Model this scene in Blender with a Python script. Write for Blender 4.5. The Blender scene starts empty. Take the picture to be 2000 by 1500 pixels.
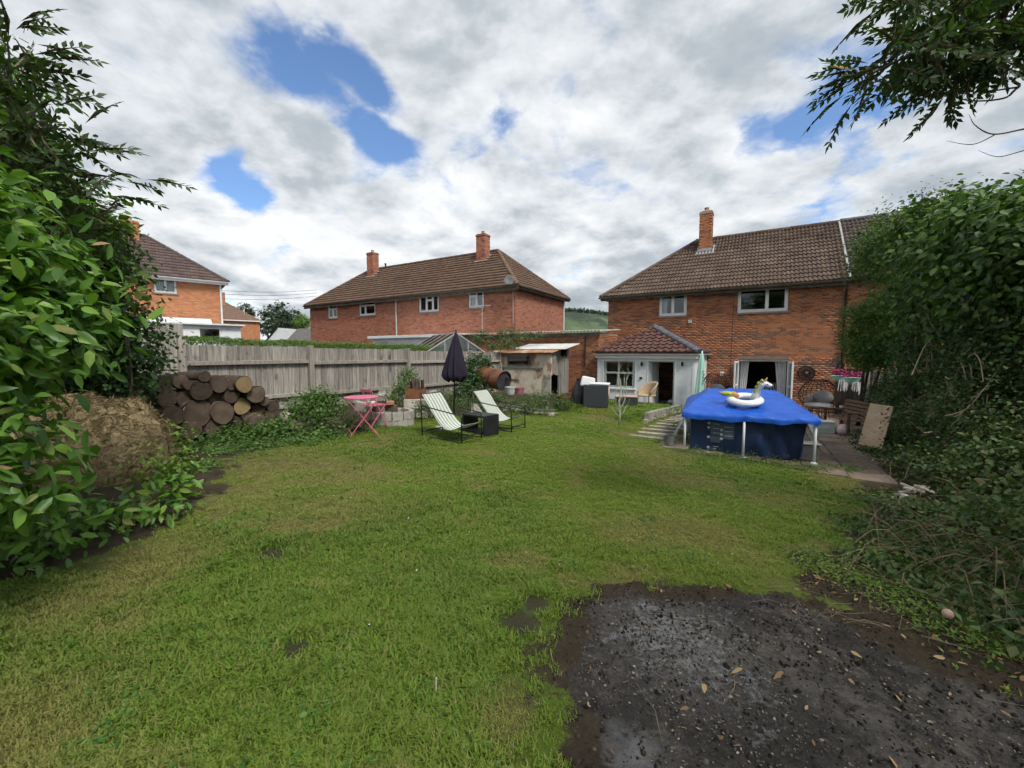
import bpy, math, random
import numpy as np
from mathutils import Vector, Matrix, Euler

random.seed(7)
RNG = np.random.default_rng(11)
SC = bpy.context.scene
COL = SC.collection

# ------------------------------------------------------------------ camera
FPX = 800.0
PIT = math.atan(60 / 800)
EYE = Vector((0, 0, 1.6))
cam = bpy.data.cameras.new('Camera')
cam.sensor_width = 36.0
cam.lens = 36.0 * FPX / 2000.0
cam.clip_end = 5000
cam.clip_start = 0.05
camo = bpy.data.objects.new('Camera', cam)
COL.objects.link(camo)
camo.location = EYE
camo.rotation_euler = (math.pi / 2 - PIT, 0, 0)
SC.camera = camo

# ------------------------------------------------------------------ exposure
SC.view_settings.view_transform = 'Standard'
SC.view_settings.look = 'None'
SC.view_settings.gamma = 1.0
SC.view_settings.use_curve_mapping = False
SC.view_settings.exposure = 0.75
SC.cycles.max_bounces = 5
SC.cycles.diffuse_bounces = 2
SC.cycles.glossy_bounces = 3
SC.cycles.transmission_bounces = 4
SC.cycles.transparent_max_bounces = 12
SC.cycles.use_denoising = True
SC.cycles.use_adaptive_sampling = True
SC.cycles.adaptive_threshold = 0.04
SC.cycles.adaptive_min_samples = 8

SUN_AZ = math.radians(146)      # compass-like: direction the light comes FROM, 0 = +Y, clockwise
SUN_EL = math.radians(52)


def ray(px, py):
    x = (px - 1000) / FPX
    up = -(py - 750) / FPX
    c, s = math.cos(PIT), math.sin(PIT)
    return Vector((x, c + up * s, -s + up * c))


# ------------------------------------------------------------------ node helpers
def nd(nt, typ, inp=None, **props):
    n = nt.nodes.new(typ)
    for k, v in props.items():
        setattr(n, k, v)
    for k, v in (inp or {}).items():
        s = n.inputs[k]
        if isinstance(v, bpy.types.NodeSocket):
            nt.links.new(v, s)
        else:
            s.default_value = v
    return n


def math_(nt, op, a, b=None, c=None, clamp=False):
    n = nt.nodes.new('ShaderNodeMath')
    n.operation = op
    n.use_clamp = clamp
    for i, v in enumerate((a, b, c)):
        if v is None:
            continue
        if isinstance(v, bpy.types.NodeSocket):
            nt.links.new(v, n.inputs[i])
        else:
            n.inputs[i].default_value = v
    return n.outputs[0]


def c4(c):
    return (c[0], c[1], c[2], 1.0)


def ramp(nt, fac, stops, interp='LINEAR'):
    n = nt.nodes.new('ShaderNodeValToRGB')
    n.color_ramp.interpolation = interp
    e = n.color_ramp.elements
    while len(e) > 1:
        e.remove(e[-1])
    e[0].position = stops[0][0]
    e[0].color = c4(stops[0][1])
    for p, c in stops[1:]:
        q = e.new(p)
        q.color = c4(c)
    nt.links.new(fac, n.inputs[0])
    return n.outputs[0]


def mixc(nt, fac, a, b, blend='MIX'):
    n = nt.nodes.new('ShaderNodeMix')
    n.data_type = 'RGBA'
    n.blend_type = blend
    for i, v in ((0, fac), (6, a), (7, b)):
        if isinstance(v, bpy.types.NodeSocket):
            nt.links.new(v, n.inputs[i])
        elif i == 0:
            n.inputs[i].default_value = v
        else:
            n.inputs[i].default_value = c4(v)
    return n.outputs[2]


def mrange(nt, v, a, b, c=0.0, d=1.0, smooth=True):
    n = nt.nodes.new('ShaderNodeMapRange')
    n.interpolation_type = 'SMOOTHSTEP' if smooth else 'LINEAR'
    nt.links.new(v, n.inputs[0])
    for i, x in enumerate((a, b, c, d)):
        n.inputs[i + 1].default_value = x
    return n.outputs[0]


# ------------------------------------------------------------------ sky
W = bpy.data.worlds.new('World')
SC.world = W
W.use_nodes = True
nt = W.node_tree
nt.nodes.clear()
out = nd(nt, 'ShaderNodeOutputWorld')
sky = nd(nt, 'ShaderNodeTexSky', sky_type='NISHITA', sun_disc=False, sun_elevation=SUN_EL,
         sun_rotation=SUN_AZ, air_density=1.0, dust_density=0.3, ozone_density=6.0)
gen = nd(nt, 'ShaderNodeTexCoord').outputs['Generated']
sep = nd(nt, 'ShaderNodeSeparateXYZ', {0: gen})
zz = math_(nt, 'ADD', math_(nt, 'MAXIMUM', sep.outputs[2], 0.0), 0.28)
pxs = math_(nt, 'DIVIDE', sep.outputs[0], zz)
pys = math_(nt, 'DIVIDE', sep.outputs[1], zz)
pvec = nd(nt, 'ShaderNodeCombineXYZ', {0: pxs, 1: pys, 2: 0.0}).outputs[0]
warp = nd(nt, 'ShaderNodeTexNoise', {'Vector': pvec, 'Scale': 1.3, 'Detail': 3.0}).outputs['Color']
wv = nd(nt, 'ShaderNodeVectorMath', {0: warp, 1: (0.5, 0.5, 0.5)}, operation='SUBTRACT').outputs[0]
wv = nd(nt, 'ShaderNodeVectorMath', {0: wv, 'Scale': 0.22}, operation='SCALE').outputs[0]
pw = nd(nt, 'ShaderNodeVectorMath', {0: pvec, 1: wv}, operation='ADD').outputs[0]
pw2 = nd(nt, 'ShaderNodeVectorMath', {0: pw, 1: (3.7, 8.1, 2.0)}, operation='ADD').outputs[0]


wv2 = nd(nt, 'ShaderNodeTexNoise', {'Vector': pvec, 'Scale': 5.0, 'Detail': 5.0, 'Roughness': 0.6}).outputs['Color']
wv2 = nd(nt, 'ShaderNodeVectorMath', {0: wv2, 'Scale': 0.30}, operation='SCALE').outputs[0]


def cloud_base(v):
    return nd(nt, 'ShaderNodeTexNoise', {'Vector': v, 'Scale': 1.6, 'Detail': 7.0, 'Roughness': 0.58}).outputs['Fac']


puff = nd(nt, 'ShaderNodeTexVoronoi', {'Vector': nd(nt, 'ShaderNodeVectorMath', {0: pw2, 1: wv2}, operation='ADD').outputs[0], 'Scale': 3.3, 'Detail': 2.0, 'Roughness': 0.5}, feature='F1').outputs['Distance']
na_ = cloud_base(pw2)
n1 = math_(nt, 'ADD', math_(nt, 'MULTIPLY', na_, 0.75), math_(nt, 'MULTIPLY', puff, -0.40))
pup = nd(nt, 'ShaderNodeVectorMath', {0: nd(nt, 'ShaderNodeVectorMath', {0: pw, 'Scale': 0.94}, operation='SCALE').outputs[0], 1: (3.7, 8.1, 2.0)}, operation='ADD').outputs[0]
nup = cloud_base(pup)


def sky_p(px, py):
    d = ray(px, py).normalized()
    z = max(d.z, 0) + 0.28
    return (d.x / z, d.y / z)


# gaps in the cloud deck: (pixel a, pixel b, width in pixels-as-angle, strength)
GAPS = [((555, 125), (750, 285), 50, 1.0), ((650, 115), (730, 190), 46, 1.0), ((430, 335), (500, 385), 36, .8), ((960, 215), (985, 235), 28, .3),
        ((1480, 255), (1640, 195), 45, .55), ((1760, 320), (1960, 290), 40, .5), ((1560, 90), (1680, 170), 55, .45)]
gapsum = None
for (ax, ay), (bx, by), wd, st in GAPS:
    A = Vector(sky_p(ax, ay)); B = Vector(sky_p(bx, by))
    m = ((ax + bx) / 2, (ay + by) / 2)
    q = Vector(sky_p(*m))
    wpx = (Vector(sky_p(m[0] + wd, m[1])) - q).length
    wpy = (Vector(sky_p(m[0], m[1] + wd)) - q).length
    w = (wpx + wpy) * 0.5
    AB = B - A
    L2 = max(AB.length_squared, 1e-6)
    pa = nd(nt, 'ShaderNodeVectorMath', {0: pw, 1: (A.x, A.y, 0)}, operation='SUBTRACT').outputs[0]
    t = nd(nt, 'ShaderNodeVectorMath', {0: pa, 1: (AB.x / L2, AB.y / L2, 0)}, operation='DOT_PRODUCT').outputs['Value']
    t = math_(nt, 'ADD', t, 0.0, clamp=True)
    proj = nd(nt, 'ShaderNodeVectorMath', {0: (AB.x, AB.y, 0), 'Scale': t}, operation='SCALE').outputs[0]
    df = nd(nt, 'ShaderNodeVectorMath', {0: pa, 1: proj}, operation='SUBTRACT').outputs[0]
    ln = nd(nt, 'ShaderNodeVectorMath', {0: df}, operation='LENGTH').outputs['Value']
    g = mrange(nt, ln, 0.0, w * 2.3, st, 0.0)
    gapsum = g if gapsum is None else math_(nt, 'MAXIMUM', gapsum, g)
dens = math_(nt, 'ADD', n1, 0.50)
dens = math_(nt, 'SUBTRACT', dens, math_(nt, 'MULTIPLY', gapsum, 0.42))
cover = mrange(nt, dens, 0.18, 0.42)
n3 = nd(nt, 'ShaderNodeTexNoise', {'Vector': nd(nt, 'ShaderNodeVectorMath', {0: pw, 1: (9.2, 1.3, 5.0)}, operation='ADD').outputs[0],
                                   'Scale': 0.8, 'Detail': 4.0, 'Roughness': 0.55}).outputs['Fac']
# thick parts are grey, sides that face the zenith are lit
shade = math_(nt, 'ADD', math_(nt, 'MULTIPLY', dens, 0.38), math_(nt, 'MULTIPLY', n3, 0.95))
shade = math_(nt, 'ADD', shade, math_(nt, 'MULTIPLY', math_(nt, 'SUBTRACT', nup, na_), 1.3))
ccol = ramp(nt, shade, [(0.50, (0.90, 0.915, 0.93)), (0.62, (0.71, 0.745, 0.78)), (0.74, (0.475, 0.525, 0.57)), (0.92, (0.34, 0.395, 0.445))])
bg_s = nd(nt, 'ShaderNodeBackground', {0: sky.outputs[0], 1: 0.115})
bg_c = nd(nt, 'ShaderNodeBackground', {0: ccol, 1: 0.655})
ms = nd(nt, 'ShaderNodeMixShader', {0: cover, 1: bg_s.outputs[0], 2: bg_c.outputs[0]})
nt.links.new(ms.outputs[0], out.inputs[0])
W.cycles.sampling_method = 'MANUAL'
W.cycles.sample_map_resolution = 256

# ------------------------------------------------------------------ sun (veiled by cloud)
sl = bpy.data.lights.new('Sun', 'SUN')
sl.energy = 2.1
sl.angle = math.radians(15)
sl.color = (1.0, 0.96, 0.90)
so = bpy.data.objects.new('Sun', sl)
COL.objects.link(so)
sd = Vector((math.sin(SUN_AZ) * math.cos(SUN_EL), math.cos(SUN_AZ) * math.cos(SUN_EL), math.sin(SUN_EL)))
so.rotation_euler = sd.to_track_quat('Z', 'Y').to_euler()
so.location = (0, -5, 30)

# ------------------------------------------------------------------ terrain functions
BX = Vector((0.8518, -0.5239, 0)).normalized()     # along the house fronts, to the right
NX = Vector((-BX.y, BX.x, 0))                      # away from the camera, square to the fronts
ROT = math.atan2(BX.y, BX.x)


def un(u, n, z=0.0):
    return Vector((BX.x * u + NX.x * n, BX.y * u + NX.y * n, z))


def sst(a, b, x):
    t = np.clip((x - a) / (b - a), 0, 1)
    return t * t * (3 - 2 * t)


def gza(x, y):
    x = np.asarray(x, float); y = np.asarray(y, float)
    u = BX.x * x + BX.y * y
    n = NX.x * x + NX.y * y
    uc = np.clip(u, -11, 6); nc = np.clip(n, -6, 20)
    z = -.05 * uc - .038 * nc - .03 * np.maximum(0, nc - 12)
    z = np.where(z < -.55, -.55 - .20 * np.tanh((-.55 - z) / .20), z)
    # terrace in front of the extension, mound by the shed, rise beyond the fence
    z = z + .20 * sst(-2.70, -2.85, u) * sst(10.6, 12.2, n) * sst(-7.5, -5.5, u) * sst(17.6, 17.2, n)
    z = z + .34 * np.exp(-(((u + 7.6) / 1.1) ** 2 + ((n - 12.3) / 1.3) ** 2))
    w = sst(-9.9, -13.5, u)
    z = z * (1 - w) + w * (0.30 + .4 * sst(-20, -30, u))
    r = np.sqrt(x * x + y * y)
    w = sst(45, 120, r)
    return z * (1 - w) - 2.0 * w


def gz(x, y):
    return float(gza(x, y))


def G(px, py, dz=0.0):
    r = ray(px, py)
    t = 0.5
    while t < 90:
        p = EYE + r * t
        if p.z < gz(p.x, p.y) + dz:
            return p
        t += .01
    return EYE + r * 40


def at(px, py, d):
    r = ray(px, py)
    return EYE + r * (d / r.y)


def on_n(px, py, n0):
    """point of the sight line on the vertical plane n = n0"""
    r = ray(px, py)
    return EYE + r * ((n0 - NX.dot(EYE)) / NX.dot(r))


def on_u(px, py, u0):
    r = ray(px, py)
    return EYE + r * ((u0 - BX.dot(EYE)) / BX.dot(r))


def gp(x, y, dz=0.0):
    return Vector((x, y, gz(x, y) + dz))


# ------------------------------------------------------------------ mesh helpers
class MB:
    def __init__(s):
        s.v = []; s.f = []

    def add(s, vs, fs):
        o = len(s.v)
        s.v += [tuple(v) for v in vs]
        s.f += [tuple(i + o for i in f) for f in fs]
        return s

    def box(s, x0, x1, y0, y1, z0, z1):
        return s.add([(x0, y0, z0), (x1, y0, z0), (x1, y1, z0), (x0, y1, z0), (x0, y0, z1), (x1, y0, z1), (x1, y1, z1), (x0, y1, z1)],
                     [(0, 3, 2, 1), (4, 5, 6, 7), (0, 1, 5, 4), (1, 2, 6, 5), (2, 3, 7, 6), (3, 0, 4, 7)])

    def obox(s, c, size, M=None, taper=1.0):
        hx, hy, hz = size[0] / 2, size[1] / 2, size[2] / 2
        M = M or Matrix.Identity(3)
        vs = []
        for z in (-1, 1):
            k = taper if z > 0 else 1.0
            for x, y in ((-1, -1), (1, -1), (1, 1), (-1, 1)):
                vs.append(Vector(c) + M @ Vector((x * hx * k, y * hy * k, z * hz)))
        return s.add(vs, [(0, 3, 2, 1), (4, 5, 6, 7), (0, 1, 5, 4), (1, 2, 6, 5), (2, 3, 7, 6), (3, 0, 4, 7)])

    def bar(s, a, b, w, h=None, up=(0, 0, 1)):
        a = Vector(a); b = Vector(b)
        h = h or w
        d = (b - a).normalized()
        upv = Vector(up)
        if abs(d.dot(upv)) > .97:
            upv = Vector((0, 1, 0))
        sx = d.cross(upv).normalized(); sz = sx.cross(d).normalized()
        vs = []
        for p in (a, b):
            for x, z in ((-1, -1), (1, -1), (1, 1), (-1, 1)):
                vs.append(p + sx * (x * w / 2) + sz * (z * h / 2))
        return s.add(vs, [(0, 1, 2, 3), (7, 6, 5, 4), (0, 4, 5, 1), (1, 5, 6, 2), (2, 6, 7, 3), (3, 7, 4, 0)])

    def tube(s, pts, r, n=6, cap=True):
        pts = [Vector(p) for p in pts]
        m = len(pts)
        rs = r if isinstance(r, (list, tuple)) else [r] * m
        t0 = (pts[1] - pts[0]).normalized()
        ref = Vector((0, 0, 1)) if abs(t0.z) < .9 else Vector((1, 0, 0))
        sx = t0.cross(ref).normalized()
        vs = []; fs = []
        for i, p in enumerate(pts):
            t = (pts[min(i + 1, m - 1)] - pts[max(i - 1, 0)]).normalized()
            sx = (sx - t * sx.dot(t)).normalized()
            sy = t.cross(sx)
            for k in range(n):
                a = 2 * math.pi * k / n
                vs.append(p + (sx * math.cos(a) + sy * math.sin(a)) * rs[i])
        for i in range(m - 1):
            for k in range(n):
                k2 = (k + 1) % n
                fs.append((i * n + k, i * n + k2, (i + 1) * n + k2, (i + 1) * n + k))
        if cap:
            fs.append(tuple(range(n - 1, -1, -1)))
            fs.append(tuple((m - 1) * n + k for k in range(n)))
        return s.add(vs, fs)

    def lathe(s, prof, n=16, c=(0, 0, 0), cap=True):
        vs = []; fs = []
        for r, z in prof:
            for k in range(n):
                a = 2 * math.pi * k / n
                vs.append((c[0] + r * math.cos(a), c[1] + r * math.sin(a), c[2] + z))
        m = len(prof)
        for i in range(m - 1):
            for k in range(n):
                k2 = (k + 1) % n
                fs.append((i * n + k, i * n + k2, (i + 1) * n + k2, (i + 1) * n + k))
        if cap:
            fs.append(tuple(range(n - 1, -1, -1)))
            fs.append(tuple((m - 1) * n + k for k in range(n)))
        return s.add(vs, fs)

    def prism(s, poly, y0, y1):
        """polygon in x,z extruded along y"""
        k = len(poly)
        vs = [(x, y0, z) for x, z in poly] + [(x, y1, z) for x, z in poly]
        fs = [tuple(range(k)), tuple(range(2 * k - 1, k - 1, -1))]
        for i in range(k):
            j = (i + 1) % k
            fs.append((j, i, i + k, j + k))
        return s.add(vs, fs)

    def grid(s, fn, nu, nv):
        vs = [fn(i / nu, j / nv) for j in range(nv + 1) for i in range(nu + 1)]
        fs = [(j * (nu + 1) + i, j * (nu + 1) + i + 1, (j + 1) * (nu + 1) + i + 1, (j + 1) * (nu + 1) + i) for j in range(nv) for i in range(nu)]
        return s.add(vs, fs)

    def sphere(s, c, r, nu=12, nv=8):
        rx, ry, rz = r if isinstance(r, (list, tuple)) else (r, r, r)
        pr = []
        vs = []; fs = []
        for j in range(nv + 1):
            th = math.pi * j / nv
            for i in range(nu):
                a = 2 * math.pi * i / nu
                vs.append((c[0] + rx * math.sin(th) * math.cos(a), c[1] + ry * math.sin(th) * math.sin(a), c[2] - rz * math.cos(th)))
        for j in range(nv):
            for i in range(nu):
                i2 = (i + 1) % nu
                fs.append((j * nu + i, j * nu + i2, (j + 1) * nu + i2, (j + 1) * nu + i))
        return s.add(vs, fs)

    def mesh(s, name, m, smooth=False):
        me = bpy.data.meshes.new(name)
        me.from_pydata(s.v, [], s.f)
        me.validate()
        if m is not None:
            me.materials.append(m)
        if smooth:
            me.polygons.foreach_set('use_smooth', [True] * len(me.polygons))
        me.update()
        return me

    def build(s, name, m, parent=None, smooth=False, bevel=0.0, seg=1, jit=0.0):
        if jit:
            s.v = [(x + random.uniform(-jit, jit), y + random.uniform(-jit, jit), z + random.uniform(-jit, jit)) for x, y, z in s.v]
        o = bpy.data.objects.new(name, s.mesh(name, m, smooth))
        COL.objects.link(o)
        o.parent = parent
        if bevel:
            b = o.modifiers.new('bevel', 'BEVEL')
            b.width = bevel; b.segments = seg; b.limit_method = 'ANGLE'
        return o


def fast_mesh(name, V, F, m, parent=None, attrs=None, smooth=False):
    """V (N,3), F (M,k) all faces with k corners"""
    me = bpy.data.meshes.new(name)
    V = np.ascontiguousarray(V, np.float32); F = np.ascontiguousarray(F, np.int32)
    me.vertices.add(len(V)); me.vertices.foreach_set('co', V.ravel())
    k = F.shape[1]
    me.loops.add(F.size); me.loops.foreach_set('vertex_index', F.ravel())
    me.polygons.add(len(F))
    me.polygons.foreach_set('loop_start', np.arange(0, F.size, k, dtype=np.int32))
    try:
        me.polygons.foreach_set('loop_total', np.full(len(F), k, np.int32))
    except Exception:
        pass
    if smooth:
        me.polygons.foreach_set('use_smooth', np.ones(len(F), bool))
    for nm, a in (attrs or {}).items():
        at_ = me.attributes.new(nm, 'FLOAT', 'POINT')
        at_.data.foreach_set('value', np.ascontiguousarray(a, np.float32))
    me.update(calc_edges=True)
    if m is not None:
        me.materials.append(m)
    o = bpy.data.objects.new(name, me)
    COL.objects.link(o)
    o.parent = parent
    return o


def tag(o, label=None, cat=None, group=None, kind=None):
    if label: o['label'] = label
    if cat: o['category'] = cat
    if group: o['group'] = group
    if kind: o['kind'] = kind
    return o


def thing(name, label, cat, loc=(0, 0, 0), rz=0.0, group=None):
    o = bpy.data.objects.new(name, None)
    COL.objects.link(o)
    o.location = loc
    o.rotation_euler = (0, 0, rz)
    o.empty_display_size = .1
    return tag(o, label, cat, group)


def inst(name, me, parent, M):
    o = bpy.data.objects.new(name, me)
    COL.objects.link(o)
    o.parent = parent
    o.matrix_local = M
    return o


def basis(ex, ey, ez, t):
    M = Matrix.Identity(4)
    for i in range(3):
        M[i][0] = ex[i]; M[i][1] = ey[i]; M[i][2] = ez[i]; M[i][3] = t[i]
    return M


def vnoise(x, y, seed=0):
    x = np.asarray(x, float); y = np.asarray(y, float)
    xi = np.floor(x).astype(np.int64); yi = np.floor(y).astype(np.int64)
    fx = x - xi; fy = y - yi
    fx = fx * fx * (3 - 2 * fx); fy = fy * fy * (3 - 2 * fy)

    def h(a, b):
        q = (a * 374761393 + b * 668265263 + seed * 974711) & 0x7fffffff
        q = ((q ^ (q >> 13)) * 1274126177) & 0x7fffffff
        return ((q ^ (q >> 16)) & 0xffff) / 65535.0
    return (h(xi, yi) * (1 - fx) + h(xi + 1, yi) * fx) * (1 - fy) + (h(xi, yi + 1) * (1 - fx) + h(xi + 1, yi + 1) * fx) * fy


def fbm(x, y, seed=0, o=4):
    s = 0; a = .5; t = 0
    for i in range(o):
        s = s + a * vnoise(x * 2 ** i, y * 2 ** i, seed + i * 17); t += a; a *= .5
    return s / t


def sdf_poly(x, y, poly):
    """signed distance, negative inside"""
    x = np.asarray(x, float); y = np.asarray(y, float)
    d = np.full(x.shape, 1e18); ins = np.zeros(x.shape, bool)
    k = len(poly)
    for i in range(k):
        ax, ay = poly[i]; bx, by = poly[(i + 1) % k]
        ex, ey = bx - ax, by - ay
        t = np.clip(((x - ax) * ex + (y - ay) * ey) / (ex * ex + ey * ey), 0, 1)
        d = np.minimum(d, (x - ax - t * ex) ** 2 + (y - ay - t * ey) ** 2)
        c = ((ay > y) != (by > y)) & (x < (bx - ax) * (y - ay) / (by - ay + 1e-12) + ax)
        ins ^= c
    d = np.sqrt(d)
    return np.where(ins, -d, d)


# ------------------------------------------------------------------ materials
def newmat(name):
    m = bpy.data.materials.new(name)
    m.use_nodes = True
    m.node_tree.nodes.clear()
    return m, m.node_tree, nd(m.node_tree, 'ShaderNodeOutputMaterial')


def pm(name, c1, c2, scale=5.0, rough=.75, bump=.25, bscale=None, stretch=(1, 1, 1), metal=0.0, spec=.3, rnd=.0, c3=None, s3=2.0, t3=.58, bdist=.01,
       detail=6.0, sheen=0.0):
    """two-tone noisy surface, optional third colour in larger stains, optional per-object value change"""
    m, t, o = newmat(name)
    co = nd(t, 'ShaderNodeTexCoord').outputs['Object']
    oi = nd(t, 'ShaderNodeObjectInfo')
    off = nd(t, 'ShaderNodeVectorMath', {0: co, 1: nd(t, 'ShaderNodeVectorMath', {0: (17., 31., 9.), 'Scale': oi.outputs['Random']}, operation='SCALE').outputs[0]}, operation='ADD').outputs[0]
    mp = nd(t, 'ShaderNodeMapping', {'Vector': off, 'Scale': stretch}).outputs[0]
    nz = nd(t, 'ShaderNodeTexNoise', {'Vector': mp, 'Scale': scale, 'Detail': detail, 'Roughness': .6}).outputs['Fac']
    col = ramp(t, nz, [(.32, c1), (.68, c2)])
    if c3 is not None:
        n3_ = nd(t, 'ShaderNodeTexNoise', {'Vector': off, 'Scale': s3, 'Detail': 7.0, 'Roughness': .62}).outputs['Fac']
        col = mixc(t, mrange(t, n3_, t3 - .06, t3 + .08), col, c3)
    if rnd:
        v = mrange(t, oi.outputs['Random'], 0, 1, 1 - rnd, 1 + rnd, smooth=False)
        hs = nd(t, 'ShaderNodeHueSaturation', {'Color': col, 'Value': v})
        col = hs.outputs[0]
    p = nd(t, 'ShaderNodeBsdfPrincipled', {'Base Color': col, 'Roughness': rough, 'Metallic': metal, 'Specular IOR Level': spec})
    if sheen:
        p.inputs['Sheen Weight'].default_value = sheen
    if bump:
        nb = nd(t, 'ShaderNodeTexNoise', {'Vector': mp, 'Scale': bscale or scale * 3, 'Detail': 5.0}).outputs['Fac']
        t.links.new(nd(t, 'ShaderNodeBump', {'Height': nb, 'Strength': bump, 'Distance': bdist}).outputs[0], p.inputs['Normal'])
    t.links.new(p.outputs[0], o.inputs[0])
    return m


BRICK_STOPS = [(0.0, (.25, .108, .066)), (.22, (.42, .165, .082)), (.45, (.52, .215, .10)), (.62, (.45, .172, .085)), (.8, (.58, .27, .13)), (1.0, (.33, .14, .085))]
BURNT = (.16, .115, .09)


def brick_mat(name, joined, warm=1.0, stops=BRICK_STOPS, burnt=.56):
    m, t, o = newmat(name)
    if joined:
        rnd = nd(t, 'ShaderNodeAttribute', attribute_name='rnd').outputs['Fac']
    else:
        rnd = nd(t, 'ShaderNodeObjectInfo').outputs['Random']
    pos = nd(t, 'ShaderNodeNewGeometry').outputs['Position']
    col = ramp(t, rnd, stops)
    mp = nd(t, 'ShaderNodeMapping', {'Vector': pos, 'Scale': (.8, .8, 3.0)}).outputs[0]
    cl = nd(t, 'ShaderNodeTexNoise', {'Vector': mp, 'Scale': .9, 'Detail': 5.0, 'Roughness': .65}).outputs['Fac']
    r2 = math_(t, 'FRACT', math_(t, 'MULTIPLY', rnd, 37.7))
    f = math_(t, 'ADD', cl, math_(t, 'MULTIPLY', math_(t, 'SUBTRACT', r2, .5), .26))
    col = mixc(t, mrange(t, f, burnt - .01, burnt + .07, 0, .8), col, BURNT)
    fi = nd(t, 'ShaderNodeTexNoise', {'Vector': pos, 'Scale': 60.0, 'Detail': 4.0}).outputs['Fac']
    col = mixc(t, mrange(t, fi, .3, .75, 0, .35), col, (.16, .075, .05))
    soft = nd(t, 'ShaderNodeTexNoise', {'Vector': pos, 'Scale': 1.6, 'Detail': 6.0}).outputs['Fac']
    col = mixc(t, mrange(t, soft, .60, .78, 0, .30), col, (.44, .32, .24))
    p = nd(t, 'ShaderNodeBsdfPrincipled', {'Base Color': col, 'Roughness': .88, 'Specular IOR Level': .2})
    t.links.new(nd(t, 'ShaderNodeBump', {'Height': fi, 'Strength': .35, 'Distance': .006}).outputs[0], p.inputs['Normal'])
    t.links.new(p.outputs[0], o.inputs[0])
    return m


def brick_tex_mat(name, c1, c2, mortar, axis='x', dark=.58):
    """far brickwork: courses too small to tell apart"""
    m, t, o = newmat(name)
    co = nd(t, 'ShaderNodeTexCoord').outputs['Object']
    s = nd(t, 'ShaderNodeSeparateXYZ', {0: co})
    uv = nd(t, 'ShaderNodeCombineXYZ', {0: math_(t, 'ADD', s.outputs[0], s.outputs[1]), 1: s.outputs[2], 2: 0.0}).outputs[0]
    b = nd(t, 'ShaderNodeTexBrick', {'Vector': uv, 'Color1': c4(c1), 'Color2': c4(c2), 'Mortar': c4(mortar), 'Scale': 1.0, 'Mortar Size': .008,
                                     'Brick Width': .225, 'Row Height': .075, 'Bias': 0.0, 'Mortar Smooth': .3})
    mp = nd(t, 'ShaderNodeMapping', {'Vector': co, 'Scale': (1.2, 1.2, 5.0)}).outputs[0]
    nz = nd(t, 'ShaderNodeTexNoise', {'Vector': mp, 'Scale': 1.3, 'Detail': 8.0, 'Roughness': .72}).outputs['Fac']
    col = mixc(t, mrange(t, nz, dark - .04, dark + .10, 0, .75), b.outputs['Color'], (.10, .055, .045))
    nz2 = nd(t, 'ShaderNodeTexNoise', {'Vector': mp, 'Scale': 2.9, 'Detail': 6.0, 'Roughness': .7}).outputs['Fac']
    col = mixc(t, mrange(t, nz2, .57, .75, 0, .6), col, (.50, .22, .11))
    p = nd(t, 'ShaderNodeBsdfPrincipled', {'Base Color': col, 'Roughness': .88, 'Specular IOR Level': .2})
    t.links.new(nd(t, 'ShaderNodeBump', {'Height': b.outputs['Fac'], 'Strength': .5, 'Distance': -.008}).outputs[0], p.inputs['Normal'])
    t.links.new(p.outputs[0], o.inputs[0])
    return m


def tile_mat(name, joined, stops, lichen=(.26, .21, .15), lk=.4):
    m, t, o = newmat(name)
    if joined:
        rnd = nd(t, 'ShaderNodeAttribute', attribute_name='rnd').outputs['Fac']
    else:
        rnd = nd(t, 'ShaderNodeObjectInfo').outputs['Random']
    pos = nd(t, 'ShaderNodeNewGeometry').outputs['Position']
    col = ramp(t, rnd, stops)
    n_ = nd(t, 'ShaderNodeTexNoise', {'Vector': pos, 'Scale': 1.1, 'Detail': 7.0, 'Roughness': .7}).outputs['Fac']
    fi = nd(t, 'ShaderNodeTexNoise', {'Vector': pos, 'Scale': 22.0, 'Detail': 5.0, 'Roughness': .7}).outputs['Fac']
    col = mixc(t, math_(t, 'MULTIPLY', mrange(t, n_, .46, .68, 0, lk), mrange(t, fi, .4, .6)), col, lichen)
    col = mixc(t, mrange(t, fi, .52, .75, 0, .6), col, (.05, .04, .035))
    p = nd(t, 'ShaderNodeBsdfPrincipled', {'Base Color': col, 'Roughness': .85, 'Specular IOR Level': .25})
    t.links.new(nd(t, 'ShaderNodeBump', {'Height': fi, 'Strength': .4, 'Distance': .008}).outputs[0], p.inputs['Normal'])
    t.links.new(p.outputs[0], o.inputs[0])
    return m


def leaf_mat(name, stops, trans=.35, rough=.45, spec=.4, obj_random=False):
    m, t, o = newmat(name)
    if obj_random:
        r = nd(t, 'ShaderNodeObjectInfo').outputs['Random']
    else:
        r = nd(t, 'ShaderNodeNewGeometry').outputs['Random Per Island']
    col = ramp(t, r, stops)
    p = nd(t, 'ShaderNodeBsdfPrincipled', {'Base Color': col, 'Roughness': rough, 'Specular IOR Level': spec})
    tr = nd(t, 'ShaderNodeBsdfTranslucent', {'Color': mixc(t, 1.0, col, (1.0, 1.15, .5), 'MULTIPLY')})
    mx = nd(t, 'ShaderNodeMixShader', {0: trans, 1: p.outputs[0], 2: tr.outputs[0]})
    t.links.new(mx.outputs[0], o.inputs[0])
    return m


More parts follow.
